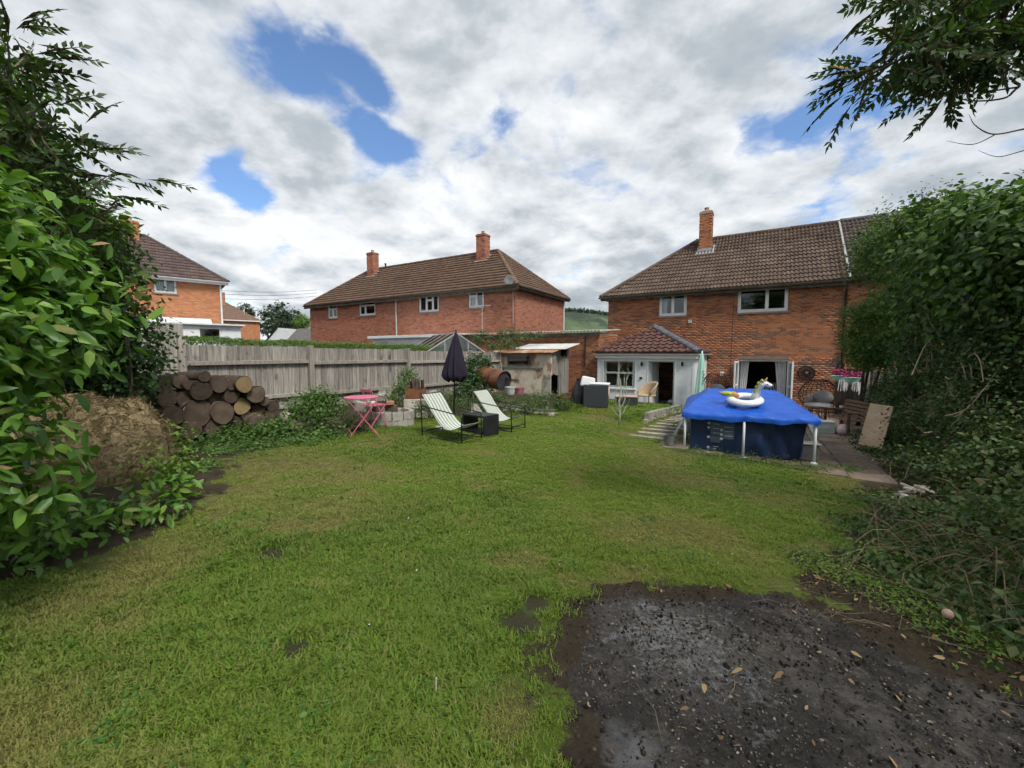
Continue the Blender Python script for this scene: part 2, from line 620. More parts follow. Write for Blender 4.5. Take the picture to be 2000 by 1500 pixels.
def glass_mat(name, tint=(.92, .96, .96), refl=1.0):
    m, t, o = newmat(name)
    fr = nd(t, 'ShaderNodeFresnel', {'IOR': 1.5}).outputs[0]
    gl = nd(t, 'ShaderNodeBsdfGlossy', {'Color': c4((1, 1, 1)), 'Roughness': .01})
    tr = nd(t, 'ShaderNodeBsdfTransparent', {'Color': c4(tint)})
    mx = nd(t, 'ShaderNodeMixShader', {0: math_(t, 'MULTIPLY', fr, 1.5 * refl, clamp=True), 1: tr.outputs[0], 2: gl.outputs[0]})
    t.links.new(mx.outputs[0], o.inputs[0])
    return m


M = {}
M['mortar'] = pm('mortar', (.30, .21, .15), (.40, .29, .21), 30, .95, .3)
M['brick_j'] = brick_mat('brick_joined', True)
M['brick_o'] = brick_mat('brick_single', False)
M['brick_mid'] = brick_tex_mat('brick_far_pink', (.27, .095, .062), (.46, .185, .11), (.34, .21, .15), dark=.55)
M['brick_left'] = brick_tex_mat('brick_far_orange', (.38, .145, .07), (.55, .235, .105), (.38, .22, .14), dark=.62)
TS = [(0, (.082, .056, .044)), (.3, (.120, .082, .062)), (.6, (.098, .066, .051)), (.85, (.150, .106, .080)), (1, (.068, .048, .040))]
M['tile_j'] = tile_mat('roof_tile_joined', True, TS)
M['tile_o'] = tile_mat('roof_tile_single', False, TS)
TM = [(0, (.145, .090, .064)), (.5, (.185, .118, .080)), (1, (.125, .080, .060))]
M['tile_mid'] = tile_mat('roof_tile_mid', True, TM, lk=.3)
TL = [(0, (.115, .080, .075)), (.5, (.150, .105, .095)), (1, (.10, .072, .068))]
M['tile_left'] = tile_mat('roof_tile_left', True, TL, lk=.15)
TP = [(0, (.105, .052, .043)), (.5, (.135, .066, .053)), (1, (.09, .046, .040))]
M['tile_porch'] = tile_mat('roof_tile_porch', False, TP, lk=.15)
M['tile_porch_j'] = tile_mat('roof_tile_porch_joined', True, TP, lk=.15)
M['slate'] = pm('grey_slate', (.07, .078, .095), (.15, .16, .18), 6, .7, .3)
M['lead'] = pm('lead_flashing', (.26, .27, .27), (.40, .41, .40), 4, .6, .25)
M['upvc'] = pm('white_frame', (.72, .73, .73), (.80, .81, .80), 3, .35, .05, spec=.45)
M['white'] = pm('white_painted_wall', (.62, .66, .68), (.74, .77, .78), 2.2, .7, .12, c3=(.52, .55, .53), s3=1.3, t3=.64)
M['glass'] = glass_mat('window_glass')
M['ghglass'] = glass_mat('greenhouse_glass', (.80, .90, .88), 1.6)
m, t, o = newmat('greenhouse_whitish_glass')
fr_ = nd(t, 'ShaderNodeFresnel', {'IOR': 1.5}).outputs[0]
mx1 = nd(t, 'ShaderNodeMixShader', {0: .30, 1: nd(t, 'ShaderNodeBsdfTransparent', {'Color': c4((.86, .93, .92))}).outputs[0], 2: nd(t, 'ShaderNodeBsdfTranslucent', {'Color': c4((.75, .82, .84))}).outputs[0]})  # clear pane mixed with some translucent white
mx2 = nd(t, 'ShaderNodeMixShader', {0: math_(t, 'MULTIPLY', fr_, 1.6, clamp=True), 1: mx1.outputs[0], 2: nd(t, 'ShaderNodeBsdfGlossy', {'Roughness': .03}).outputs[0]})
t.links.new(mx2.outputs[0], o.inputs[0])
M['ghglass'] = m
M['gutter'] = pm('mossy_gutter', (.075, .068, .055), (.16, .145, .11), 5, .8, .3)
M['wgutter'] = pm('white_gutter', (.62, .63, .63), (.74, .75, .75), 3, .5, .05)
M['blackpipe'] = pm('black_pipe', (.018, .018, .02), (.04, .04, .042), 4, .5, .05)
M['greypipe'] = pm('grey_pipe', (.42, .42, .41), (.55, .55, .53), 4, .6, .05)
M['sill'] = pm('stone_sill', (.20, .15, .12), (.28, .22, .18), 6, .85, .3)
M['room_'] = pm('dark_room', (.07, .06, .055), (.10, .09, .08), 2, .9, 0)
M['curtain'] = pm('white_curtain', (.66, .68, .70), (.78, .80, .81), 3, .8, .1)
M['fence'] = pm('weathered_fence_wood', (.19, .172, .148), (.42, .39, .345), 3.0, .9, .6, 9, (9, 9, .6), rnd=.24, c3=(.085, .078, .068), s3=1.5, t3=.62)
M['fencepost'] = pm('weathered_post', (.22, .195, .165), (.40, .365, .315), 3.0, .9, .5, 9, (7, 7, .6), rnd=.15)
M['bark'] = pm('log_bark', (.042, .030, .022), (.125, .090, .062), 5, .95, .9, 12, (1, 1, 3), rnd=.3, bdist=.02, c3=(.28, .23, .18), s3=2.2, t3=.62)


def cut_mat(name, c1, c2, dark, rnd):
    m, t, o = newmat(name)
    co = nd(t, 'ShaderNodeTexCoord').outputs['Object']
    oi = nd(t, 'ShaderNodeObjectInfo').outputs['Random']
    off = nd(t, 'ShaderNodeVectorMath', {0: co, 1: nd(t, 'ShaderNodeVectorMath', {0: (.03, .02, 9.), 'Scale': oi}, operation='SCALE').outputs[0]}, operation='ADD').outputs[0]
    rings = nd(t, 'ShaderNodeTexWave', {'Vector': off, 'Scale': 17.0, 'Distortion': 2.2, 'Detail': 3.0, 'Detail Scale': 1.5}, wave_type='RINGS', rings_direction='Z').outputs['Fac']
    nz = nd(t, 'ShaderNodeTexNoise', {'Vector': off, 'Scale': 7.0, 'Detail': 6.0, 'Roughness': .65}).outputs['Fac']
    ang = nd(t, 'ShaderNodeTexNoise', {'Vector': nd(t, 'ShaderNodeVectorMath', {0: off}, operation='NORMALIZE').outputs[0], 'Scale': 7.0, 'Detail': 2.0}).outputs['Fac']
    col = ramp(t, nz, [(.3, c1), (.7, c2)])
    col = mixc(t, math_(t, 'MULTIPLY', rings, .28), col, dark)
    col = mixc(t, mrange(t, ang, .64, .70, 0, .75), col, dark)
    col = nd(t, 'ShaderNodeHueSaturation', {'Color': col, 'Value': mrange(t, oi, 0, 1, 1 - rnd, 1 + rnd, smooth=False)}).outputs[0]
    p = nd(t, 'ShaderNodeBsdfPrincipled', {'Base Color': col, 'Roughness': .92, 'Specular IOR Level': .2})
    t.links.new(nd(t, 'ShaderNodeBump', {'Height': math_(t, 'ADD', rings, nz), 'Strength': .5, 'Distance': .006}).outputs[0], p.inputs['Normal'])
    t.links.new(p.outputs[0], o.inputs[0])
    return m


M['cut'] = cut_mat('log_cut_end', (.058, .043, .034), (.135, .096, .070), (.045, .034, .027), .42)
M['cutpale'] = cut_mat('log_cut_end_pale', (.24, .165, .085), (.36, .26, .14), (.12, .08, .045), .15)
M['trunk'] = pm('tree_bark', (.05, .042, .032), (.12, .10, .075), 7, .95, .8, 14, (1, 1, .4))
M['twig'] = pm('thin_twigs', (.11, .080, .055), (.27, .21, .14), 6, .9, .3, rnd=.2)
M['concrete'] = pm('old_concrete', (.25, .235, .20), (.42, .40, .35), 4, .9, .5, 20, rnd=.15, c3=(.15, .15, .11), s3=2.5, t3=.58)
M['slab'] = pm('paving_slab', (.14, .105, .084), (.27, .205, .165), 3.5, .9, .5, 25, rnd=.3, c3=(.10, .11, .06), s3=2.0, t3=.60)
M['joint'] = pm('mossy_joint', (.05, .055, .03), (.09, .085, .05), 9, .95, .5)
M['rust'] = pm('rusty_steel', (.115, .048, .026), (.26, .105, .048), 5, .85, .4, 20, c3=(.07, .04, .032), s3=2.4, t3=.58)
M['rustroof'] = pm('rusty_corrugated_iron', (.25, .11, .045), (.44, .26, .13), 4, .8, .3, c3=(.60, .57, .52), s3=1.3, t3=.52)
M['darkmetal'] = pm('blackened_steel', (.02, .022, .028), (.06, .06, .065), 5, .6, .2)
M['asbestos'] = pm('grey_corrugated_sheet', (.22, .22, .20), (.36, .35, .32), 4, .9, .4, c3=(.14, .15, .09), s3=2.0, t3=.58)
M['shedwall'] = pm('stained_shed_panel', (.48, .43, .33), (.64, .58, .46), 3, .9, .35, 18, c3=(.28, .16, .09), s3=2.0, t3=.54)
M['shedwood'] = pm('shed_old_wood', (.13, .12, .105), (.31, .29, .255), 3.5, .9, .6, 9, (9, 9, .7), rnd=.2)
M['black'] = pm('black_paint', (.012, .012, .014), (.025, .025, .028), 5, .45, .05)
M['rattan'] = pm('charcoal_rattan', (.025, .028, .034), (.055, .060, .070), 40, .6, .6, 60, (1, 1, 4))
M['cushion'] = pm('grey_cushion', (.22, .20, .205), (.31, .29, .29), 6, .9, .3, rnd=.1)
M['pinkcush'] = pm('pinkish_cushion', (.42, .27, .21), (.52, .36, .29), 5, .9, .2)
M['whitecloth'] = pm('white_cloth', (.62, .62, .62), (.74, .74, .74), 5, .9, .2)
M['wicker'] = pm('natural_wicker', (.34, .25, .15), (.50, .39, .25), 30, .75, .6, 50)
M['wickerdark'] = pm('dark_wicker', (.035, .024, .020), (.075, .052, .042), 20, .7, .4)
M['pink'] = pm('pink_paint', (.52, .12, .19), (.62, .18, .26), 4, .6, .1, c3=(.34, .12, .12), s3=6, t3=.58)
M['umbrella'] = pm('dark_plum_canvas', (.012, .009, .020), (.022, .018, .034), 6, .85, .2)
M['mint'] = pm('mint_canvas', (.34, .60, .50), (.43, .70, .60), 4, .85, .15)
M['pooltarp'] = pm('blue_tarpaulin', (.007, .072, .42), (.014, .115, .56), 2.5, .40, .8, 5, (1, 2.2, 1), spec=.45, bdist=.03)
M['poolliner'] = pm('navy_pool_liner', (.008, .019, .058), (.013, .030, .085), 1.8, .5, .25, 4, spec=.35, bdist=.02)
M['poolprint'] = pm('pale_print_on_liner', (.055, .075, .10), (.075, .10, .13), 9, .6, 0)
M['poolicon'] = pm('white_icon_on_liner', (.30, .34, .38), (.36, .40, .45), 9, .6, 0)
M['legwhite'] = pm('white_steel_tube', (.60, .62, .64), (.72, .74, .75), 4, .4, .05)
M['vinyl'] = pm('white_vinyl', (.74, .74, .76), (.80, .80, .81), 3, .35, .1, 6, spec=.5)
M['ygreen'] = pm('lime_vinyl', (.32, .45, .05), (.42, .40, .05), 5, .4, .05)
M['orange'] = pm('orange_vinyl', (.60, .24, .08), (.50, .30, .06), 5, .4, .05)
M['gold'] = pm('gold_vinyl', (.60, .38, .08), (.66, .44, .12), 5, .35, .05)
M['purple'] = pm('lilac_vinyl', (.32, .22, .36), (.40, .28, .42), 5, .4, .05)
M['greybox'] = pm('grey_plastic', (.11, .115, .115), (.17, .175, .175), 5, .6, .1)
M['benchwood'] = pm('bench_wood', (.105, .062, .040), (.20, .125, .085), 4, .8, .4, 12, (8, 1, 8), rnd=.15)
M['board'] = pm('chipboard', (.46, .34, .225), (.60, .46, .32), 7, .9, .4, 30)
M['gatewood'] = pm('dark_gate_wood', (.018, .015, .014), (.040, .034, .030), 4, .8, .4, 12, (8, 8, .7), rnd=.2)
M['straw2'] = pm('dry_stalks', (.12, .088, .058), (.28, .21, .14), 3, .9, .2)
M['heap'] = pm('dry_grass_heap', (.15, .115, .060), (.32, .25, .14), 7, .95, 1.0, 24, bdist=.04)
M['terracotta'] = pm('terracotta', (.34, .145, .09), (.44, .21, .14), 5, .85, .2)
M['pinkpot'] = pm('pink_plastic', (.36, .12, .17), (.42, .17, .21), 5, .6, .1)
M['rubble'] = pm('pale_rubble', (.34, .30, .25), (.50, .46, .40), 5, .9, .4, rnd=.3)
M['plank'] = pm('grey_loose_plank', (.22, .19, .15), (.38, .34, .28), 3, .9, .5, 10, (6, 1, 6), rnd=.2)
M['petal'] = pm('magenta_petals', (.30, .02, .10), (.42, .05, .16), 5, .7, 0)
M['redpaint'] = pm('red_paint', (.4, .03, .03), (.5, .05, .05), 5, .6, 0)
M['soilbag'] = pm('black_sheet', (.015, .015, .017), (.035, .035, .038), 5, .5, .3)
M['lampgl'] = pm('lamp_glass', (.45, .45, .43), (.55, .55, .53), 5, .3, 0)
M['hillm'] = pm('hill_pasture', (.055, .085, .050), (.115, .155, .075), .02, .95, 0, c3=(.035, .055, .038), s3=.018, t3=.50)

LF = {}
LF['laurel'] = [(0, (.045, .115, .018)), (.4, (.085, .19, .024)), (.75, (.13, .26, .034)), (.93, (.19, .33, .05)), (1, (.24, .24, .07))]
LF['ivy'] = [(0, (.020, .050, .014)), (.5, (.040, .090, .022)), (.85, (.065, .130, .035)), (1, (.10, .17, .04))]
LF['ash'] = [(0, (.022, .050, .012)), (.5, (.042, .085, .020)), (1, (.07, .125, .03))]
LF['bramble'] = [(0, (.034, .070, .022)), (.45, (.070, .13, .034)), (.75, (.11, .18, .055)), (.9, (.15, .17, .06)), (1, (.20, .14, .07))]
LF['hawthorn'] = [(0, (.030, .068, .020)), (.45, (.065, .135, .030)), (.8, (.11, .20, .045)), (1, (.17, .25, .07))]
LF['priv'] = [(0, (.045, .10, .022)), (.5, (.085, .17, .032)), (1, (.14, .25, .05))]
LF['lime'] = [(0, (.08, .15, .02)), (.5, (.13, .23, .03)), (1, (.20, .28, .05))]
LF['clip'] = [(0, (.07, .13, .02)), (.5, (.10, .18, .03)), (1, (.15, .24, .045))]
LF['seed'] = [(0, (.12, .07, .05)), (1, (.20, .13, .10))]
LF['dead'] = [(0, (.16, .09, .04)), (.5, (.26, .16, .07)), (1, (.36, .26, .12))]
LF['fartree'] = [(0, (.025, .05, .025)), (1, (.05, .085, .04))]
LM = {k: leaf_mat('leaf_' + k, v, .12 if k in ('dead', 'seed') else .33, .42 if k == 'laurel' else .55) for k, v in LF.items()}
LM['laurel_o'] = leaf_mat('leaf_laurel_single', LF['laurel'], .30, .42, .35, True)
LM['dead_o'] = leaf_mat('leaf_dead_single', LF['dead'], .1, .6, .3, True)
#@@SECTION2
# ------------------------------------------------------------------ ground
LAWN = [(-3.5, 2.35), (-2.95, 2.75), (-2.95, 3.5), (-3.2, 4.15), (-3.8, 5.2), (-3.75, 6.3), (-3.05, 7.7), (-2.3, 9.3), (-1.2, 10.6), (.2, 11.6), (1.6, 12.9), (2.2, 14.5), (3.6, 16.4), (6.2, 15.2),
        (5.3, 13.2), (4.6, 11.6), (3.9, 10.2), (3.25, 7.85), (4.2, 7.3), (5.3, 7.05), (6.2, 6.9), (5.6, 6.2), (4.9, 5.4), (4.3, 4.7), (3.5, 4.0), (2.75, 3.35), (2.25, 2.85), (1.46, 2.85), (.75, 2.75), (.40, 2.5), (.25, 2.03),
        (.30, 1.5), (.4, .6), (.4, -1.5), (-6, -1.5), (-6, 1.2)]
ASHP = [(.45, 2.6), (.75, 2.72), (1.46, 2.80), (2.15, 2.72), (2.45, 2.2), (2.75, 1.8), (3.4, 1.0), (3.4, -1), (.5, -1), (.38, .6), (.30, 1.5), (.25, 2.03)]


def lawn_mask(x, y):
    d = sdf_poly(x, y, LAWN) + (fbm(np.asarray(x) * 2.6, np.asarray(y) * 2.6, 3) - .5) * .75 + (vnoise(np.asarray(x) * 11, np.asarray(y) * 11, 9) - .5) * .16
    return sst(.10, -.22, d)


def ash_mask(x, y):
    d = sdf_poly(x, y, ASHP) + (fbm(np.asarray(x) * 2.6, np.asarray(y) * 2.6, 21) - .5) * .60 + (vnoise(np.asarray(x) * 9, np.asarray(y) * 9, 5) - .5) * .16
    return sst(.08, -.14, d)


def lawn_var(x, y):
    x = np.asarray(x, float); y = np.asarray(y, float)
    d = np.clip((fbm(x * .8 + 9, y * .8 + 3, 64, 5) - .54) * 4.5, 0, 1)
    d = np.maximum(d, np.clip((fbm(x * 2.3 + 2, y * 2.3 + 7, 67, 4) - .58) * 6, 0, .9))
    for cx, cy, rx, ry, k in ((-1.9, 3.9, 1.2, .5, .75), (-.6, 6.6, .8, .25, .6), (2.5, 9.3, .5, .5, .6), (-3., 4., .4, .6, .5), (-2.2, 5.2, .8, .35, .4)):
        d = d + k * np.exp(-(((x - cx) / rx) ** 2 + ((y - cy) / ry) ** 2)) * (.5 + fbm(x * 3, y * 3, 81))
    return np.clip(d - .1, 0, 1), np.clip((fbm(x * .55, y * .55 + 20, 65, 4) - .35) * 3, 0, 1)


def axis(lo, hi, step, far):
    a = np.arange(lo, hi + 1e-6, step)
    e = [];  s = step; p = 0
    while p < far:
        s *= 1.22; p += s; e.append(p)
    e = np.array(e)
    return np.concatenate([lo - e[::-1], a, hi + e])


gx = axis(-11.0, 14.0, .09, 1500)
gy = axis(0.0, 21.0, .09, 1500)
GXX, GYY = np.meshgrid(gx, gy)
X = GXX.ravel(); Y = GYY.ravel()
near = (np.abs(X) < 16) & (Y > -3) & (Y < 23)
lm = np.zeros(len(X)); am = np.zeros(len(X))
lm[near] = lawn_mask(X[near], Y[near]); am[near] = ash_mask(X[near], Y[near])
dv_ = np.zeros(len(X)); lv_ = np.full(len(X), .5)
dv_[near], lv_[near] = lawn_var(X[near], Y[near])
Z = gza(X, Y)
rel = np.zeros(len(X))
rel[near] = (fbm(X[near] * 1.4, Y[near] * 1.4, 31) - .5) * .07 + (fbm(X[near] * 6, Y[near] * 6, 37) - .5) * .03
rel = rel + am * ((fbm(X * 9, Y * 9, 41) - .5) * .05) * near
un_u = BX.x * X + BX.y * Y; un_n = NX.x * X + NX.y * Y
patio = ((un_u > -1.6) & (un_u < 3.3) & (un_n > 8.0) & (un_n < 21)) | (un_n > 15.5)
rel = np.where(patio, -.012, rel)
Z = Z + rel
nx_, ny_ = len(gx), len(gy)
ii = np.arange(nx_ * ny_).reshape(ny_, nx_)
F = np.stack([ii[:-1, :-1], ii[:-1, 1:], ii[1:, 1:], ii[1:, :-1]], -1).reshape(-1, 4)

m, t, o = newmat('garden_ground')
pos = nd(t, 'ShaderNodeNewGeometry').outputs['Position']
A_l = nd(t, 'ShaderNodeAttribute', attribute_name='lawn').outputs['Fac']
A_a = nd(t, 'ShaderNodeAttribute', attribute_name='ash').outputs['Fac']


A_d = nd(t, 'ShaderNodeAttribute', attribute_name='dry').outputs['Fac']
A_h = nd(t, 'ShaderNodeAttribute', attribute_name='lush').outputs['Fac']
gcol = ramp(t, A_h, [(0, (.120, .165, .026)), (.5, (.092, .148, .019)), (1, (.058, .108, .014))])
gcol = mixc(t, math_(t, 'MULTIPLY', A_d, .75), gcol, (.165, .130, .065))
fine = nd(t, 'ShaderNodeTexNoise', {'Vector': pos, 'Scale': 34.0, 'Detail': 6.0, 'Roughness': .7}).outputs['Fac']
gcol = mixc(t, mrange(t, fine, .50, .72, 0, .5), gcol, (.055, .045, .022))
A_l = mrange(t, math_(t, 'ADD', A_l, math_(t, 'MULTIPLY', math_(t, 'SUBTRACT', fine, .5), 1.5)), .40, .66)
A_a = mrange(t, math_(t, 'ADD', A_a, math_(t, 'MULTIPLY', math_(t, 'SUBTRACT', fine, .5), 1.2)), .34, .62)
soil = ramp(t, nd(t, 'ShaderNodeTexNoise', {'Vector': pos, 'Scale': 5.0, 'Detail': 8.0, 'Roughness': .7}).outputs['Fac'],
            [(.3, (.030, .023, .015)), (.55, (.062, .047, .031)), (.75, (.045, .052, .022))])
ashn = nd(t, 'ShaderNodeTexNoise', {'Vector': pos, 'Scale': 2.1, 'Detail': 7.0, 'Roughness': .68}).outputs['Fac']
an2 = nd(t, 'ShaderNodeTexNoise', {'Vector': pos, 'Scale': 11.0, 'Detail': 6.0, 'Roughness': .72}).outputs['Fac']
acol = ramp(t, math_(t, 'ADD', math_(t, 'MULTIPLY', ashn, .5), math_(t, 'MULTIPLY', an2, .5)), [(.38, (.022, .021, .020)), (.50, (.055, .051, .047)), (.60, (.12, .11, .10))])
asho = math_(t, 'ADD', math_(t, 'MULTIPLY', ashn, .6), math_(t, 'MULTIPLY', an2, .9))
av = nd(t, 'ShaderNodeVectorMath', {0: pos, 1: (1.0, 2.28, 0)}, operation='DISTANCE').outputs['Value']
av = math_(t, 'ADD', av, math_(t, 'MULTIPLY', math_(t, 'SUBTRACT', asho, .75), 1.7))
acol = mixc(t, math_(t, 'MULTIPLY', mrange(t, av, .05, .55, .8, 0), mrange(t, fine, .36, .60)), acol, (.30, .30, .30))
av2 = nd(t, 'ShaderNodeVectorMath', {0: pos, 1: (.52, 1.55, 0)}, operation='DISTANCE').outputs['Value']
av2 = math_(t, 'ADD', av2, math_(t, 'MULTIPLY', math_(t, 'SUBTRACT', ashn, .5), .7))
acol = mixc(t, mrange(t, av2, .02, .20, .55, 0), acol, (.27, .275, .29))
acol = mixc(t, mrange(t, fine, .62, .70, 0, .6), acol, (.15, .125, .10))
col = mixc(t, A_l, soil, gcol)
col = mixc(t, A_a, col, acol)
# worn bare spots in the turf
for bx_, by_, br in ((-1.83, 2.98, .13), (-1.12, 2.02, .09), (.05, 2.35, .16), (.15, 2.55, .12)):
    dv = nd(t, 'ShaderNodeVectorMath', {0: pos, 1: (bx_, by_, gz(bx_, by_))}, operation='DISTANCE').outputs['Value']
    dv = math_(t, 'ADD', dv, math_(t, 'MULTIPLY', math_(t, 'SUBTRACT', fine, .5), .22))
    col = mixc(t, mrange(t, dv, br * .5, br, .85, 0), col, (.055, .042, .033))
p = nd(t, 'ShaderNodeBsdfPrincipled', {'Base Color': col, 'Roughness': .95, 'Specular IOR Level': .15})
hb = fine
t.links.new(nd(t, 'ShaderNodeBump', {'Height': hb, 'Strength': 1.0, 'Distance': .035}).outputs[0], p.inputs['Normal'])
t.links.new(p.outputs[0], o.inputs[0])
M['ground'] = m
ground = fast_mesh('ground', np.stack([X, Y, Z], 1), F, m, None, {'lawn': lm, 'ash': am, 'dry': dv_, 'lush': lv_}, smooth=True)
tag(ground, 'sloping garden lawn with worn dry patches and a burnt corner', 'ground', kind='structure')


def relz(x, y):
    x = np.asarray(x, float); y = np.asarray(y, float)
    return gza(x, y) + (fbm(x * 1.4, y * 1.4, 31) - .5) * .07 + (fbm(x * 6, y * 6, 37) - .5) * .03


# far hill beyond the houses
def hillf(u, v):
    x = -600 + 1700 * u; y = 560 + 420 * v
    h = 62 * math.exp(-((x - 60) / 210) ** 2) + 34 * math.exp(-((x - 420) / 260) ** 2) + 20 * math.exp(-((x + 350) / 200) ** 2)
    h *= math.sin(math.pi * min(1, v * 1.25 + .02)) if v < .8 else .02
    h += 4.5 * float(fbm(np.array(x / 35), np.array(y / 35), 77)) * (1 if .1 < v < .9 else 0)
    return (x, y, -4 + h * 1.12)


hb_ = MB().grid(hillf, 150, 26)
hill = tag(hb_.build('hill', M['hillm'], None, smooth=True), 'hazy green hill with fields seen between the houses', 'hill', kind='structure')
hw = tag(bpy.data.objects.new('hilltop_wood', None), None)
bpy.data.objects.remove(hw)


# ------------------------------------------------------------------ building helpers
def wall_cells(mb, x0, x1, z0, z1, ops, y0, y1):
    xs = sorted({x0, x1} | {o_[0] for o_ in ops} | {o_[1] for o_ in ops})
    zs = sorted({z0, z1} | {o_[2] for o_ in ops} | {o_[3] for o_ in ops})
    for i in range(len(xs) - 1):
        # merge vertically
        run = None
        for j in range(len(zs) - 1):
            cx, cz = (xs[i] + xs[i + 1]) / 2, (zs[j] + zs[j + 1]) / 2
            solid = not any(o_[0] < cx < o_[1] and o_[2] < cz < o_[3] for o_ in ops)
            if solid and run is None:
                run = zs[j]
            if (not solid) and run is not None:
                mb.box(xs[i], xs[i + 1], y0, y1, run, zs[j]); run = None
        if run is not None:
            mb.box(xs[i], xs[i + 1], y0, y1, run, zs[-1])
    return mb


BRICK_ME = None


def brickwork(parent, x0, x1, z0, z1, ops, Mw, pick, nind, world, mj, mo, proud=.011):
    """courses of real bricks on the plane y=0 (facing -y) of the frame Mw (4x4, in parent's space)"""
    global BRICK_ME
    L, Hh, jx = .215, .065, .010
    if BRICK_ME is None:
        b = MB().box(0, L, -proud, .01, 0, Hh)
        b.f = [f for k, f in enumerate(b.f) if k != 4]
        BRICK_ME = b.mesh('brick', mo)
    full = []; cut = []
    r = 0
    z = z0
    while z + Hh <= z1 + .001:
        xs = x0 - (.1125 if r % 2 else 0)
        while xs < x1:
            a, b_ = max(xs, x0), min(xs + L, x1)
            segs = [(a, b_)]
            for o_ in ops:
                if z < o_[3] and z + Hh > o_[2]:
                    ns = []
                    for s0, s1 in segs:
                        if o_[0] > s0: ns.append((s0, min(s1, o_[0])))
                        if o_[1] < s1: ns.append((max(s0, o_[1]), s1))
                    segs = ns
            for s0, s1 in segs:
                if s1 - s0 > .03:
                    (full if s1 - s0 > L - .002 else cut).append((s0, s1, z))
            xs += L + jx
        z += Hh + .010
        r += 1
    full.sort(key=lambda q: (0 if pick(q[0] + .1, q[2]) else 1, (world @ (Mw @ Vector((q[0], 0, q[2]))) - EYE).length))
    ind = full[:nind]; rest = full[nind:] + cut
    for s0, s1, z in ind:
        off = random.uniform(-.002, .003)
        inst('brick', BRICK_ME, parent, Mw @ Matrix.Translation((s0, off, z)))
    V = []; Fc = []; R = []
    for s0, s1, z in rest:
        o_ = len(V)
        y0 = -proud + random.uniform(-.003, .002)
        for yy in (y0, .01):
            for xx, zz_ in ((s0, z), (s1, z), (s1, z + Hh), (s0, z + Hh)):
                V.append(Mw @ Vector((xx, yy, zz_)))
        R += [random.random()] * 8
        for f in ((0, 1, 2, 3), (0, 4, 5, 1), (1, 5, 6, 2), (2, 6, 7, 3), (3, 7, 4, 0)):
            Fc.append([q + o_ for q in f])
    if V:
        ob = fast_mesh('brickwork', np.array([tuple(v) for v in V]), np.array(Fc), mj, parent, {'rnd': np.array(R)})
        ob['kind'] = 'stuff'


PROF = {'roll': [(0, .0), (.05, .0), (.075, .032), (.105, .042), (.135, .032), (.155, .002), (.20, .002), (.225, .032), (.255, .042), (.285, .032), (.30, .0)],
        'roman': [(0, .045), (.04, .0), (.14, .0), (.18, .02), (.22, .05), (.27, .045)],
        'flat': [(0, .012), (.03, .0), (.14, .0), (.15, .010), (.16, 0.), (.28, .0), (.30, .012)]}


def tile_slope(parent, P0, ex, es, L, S, xl, xr, mj, mo, nind, world, prof='roll', g=.32, tw=.30, pick=None, up=.052):
    ex = Vector(ex).normalized(); es = Vector(es).normalized(); nr = ex.cross(es).normalized()
    pf = PROF[prof]
    rows = int(math.ceil(S / g))
    k = len(pf)
    tiles = []
    for r in range(rows):
        s0 = r * g
        s1 = min(s0 + g + .05, S)
        if s1 - s0 < .04: continue
        for c in range(int(L / tw) + 2):
            x0 = c * tw
            a, b_ = max(xl(s0), 0), min(xr(s0), L)
            if x0 + tw <= a or x0 >= b_: continue
            fullin = x0 >= max(xl(s1), 0) - .001 and x0 + tw <= min(xr(s1), L) + .001 and s1 - s0 > g
            tiles.append((fullin, r, s0, s1, x0))
    cand = [q for q in tiles if q[0] and (pick is None or pick(q[4], q[2]))]
    P0 = Vector(P0)
    cand.sort(key=lambda q: (world @ (P0 + ex * q[4] + es * q[2]) - EYE).length)
    ind = set((q[1], q[4]) for q in cand[:nind])
    if nind:
        b = MB()
        vs = [(x, 0, h + up) for x, h in pf] + [(x, g + .05, h + .006) for x, h in pf] + [(x, .002, -.004) for x, h in pf]
        fs = [(i, i + 1, k + i + 1, k + i) for i in range(k - 1)] + [(2 * k + i, 2 * k + i + 1, i + 1, i) for i in range(k - 1)]
        me = b.add(vs, fs).mesh('roof_tile', mo)
    V = []; Fc = []; R = []
    for fu, r, s0, s1, x0 in tiles:
        if (r, x0) in ind:
            Mt = basis(ex, es, nr, P0 + ex * x0 + es * s0 + nr * random.uniform(0, .006))
            inst('roof_tile', me, parent, Mt)
            continue
        o_ = len(V)
        dz = random.uniform(0, .008)

        def pt(x, s, h):
            xx = min(max(x0 + x, max(xl(s), 0)), max(min(xr(s), L), 0))
            return P0 + ex * xx + es * s + nr * (h + dz)
        V += [pt(x, s0, h + up) for x, h in pf] + [pt(x, s1, h + .006) for x, h in pf] + [pt(x, s0 + .002, -.004) for x, h in pf]
        R += [random.random()] * (3 * k)
        Fc += [[o_ + q for q in (i, i + 1, k + i + 1, k + i)] for i in range(k - 1)] + [[o_ + q for q in (2 * k + i, 2 * k + i + 1, i + 1, i)] for i in range(k - 1)]
    if V:
        ob = fast_mesh('tiling', np.array([tuple(v) for v in V]), np.array(Fc), mj, parent, {'rnd': np.array(R)})
        ob['kind'] = 'stuff'


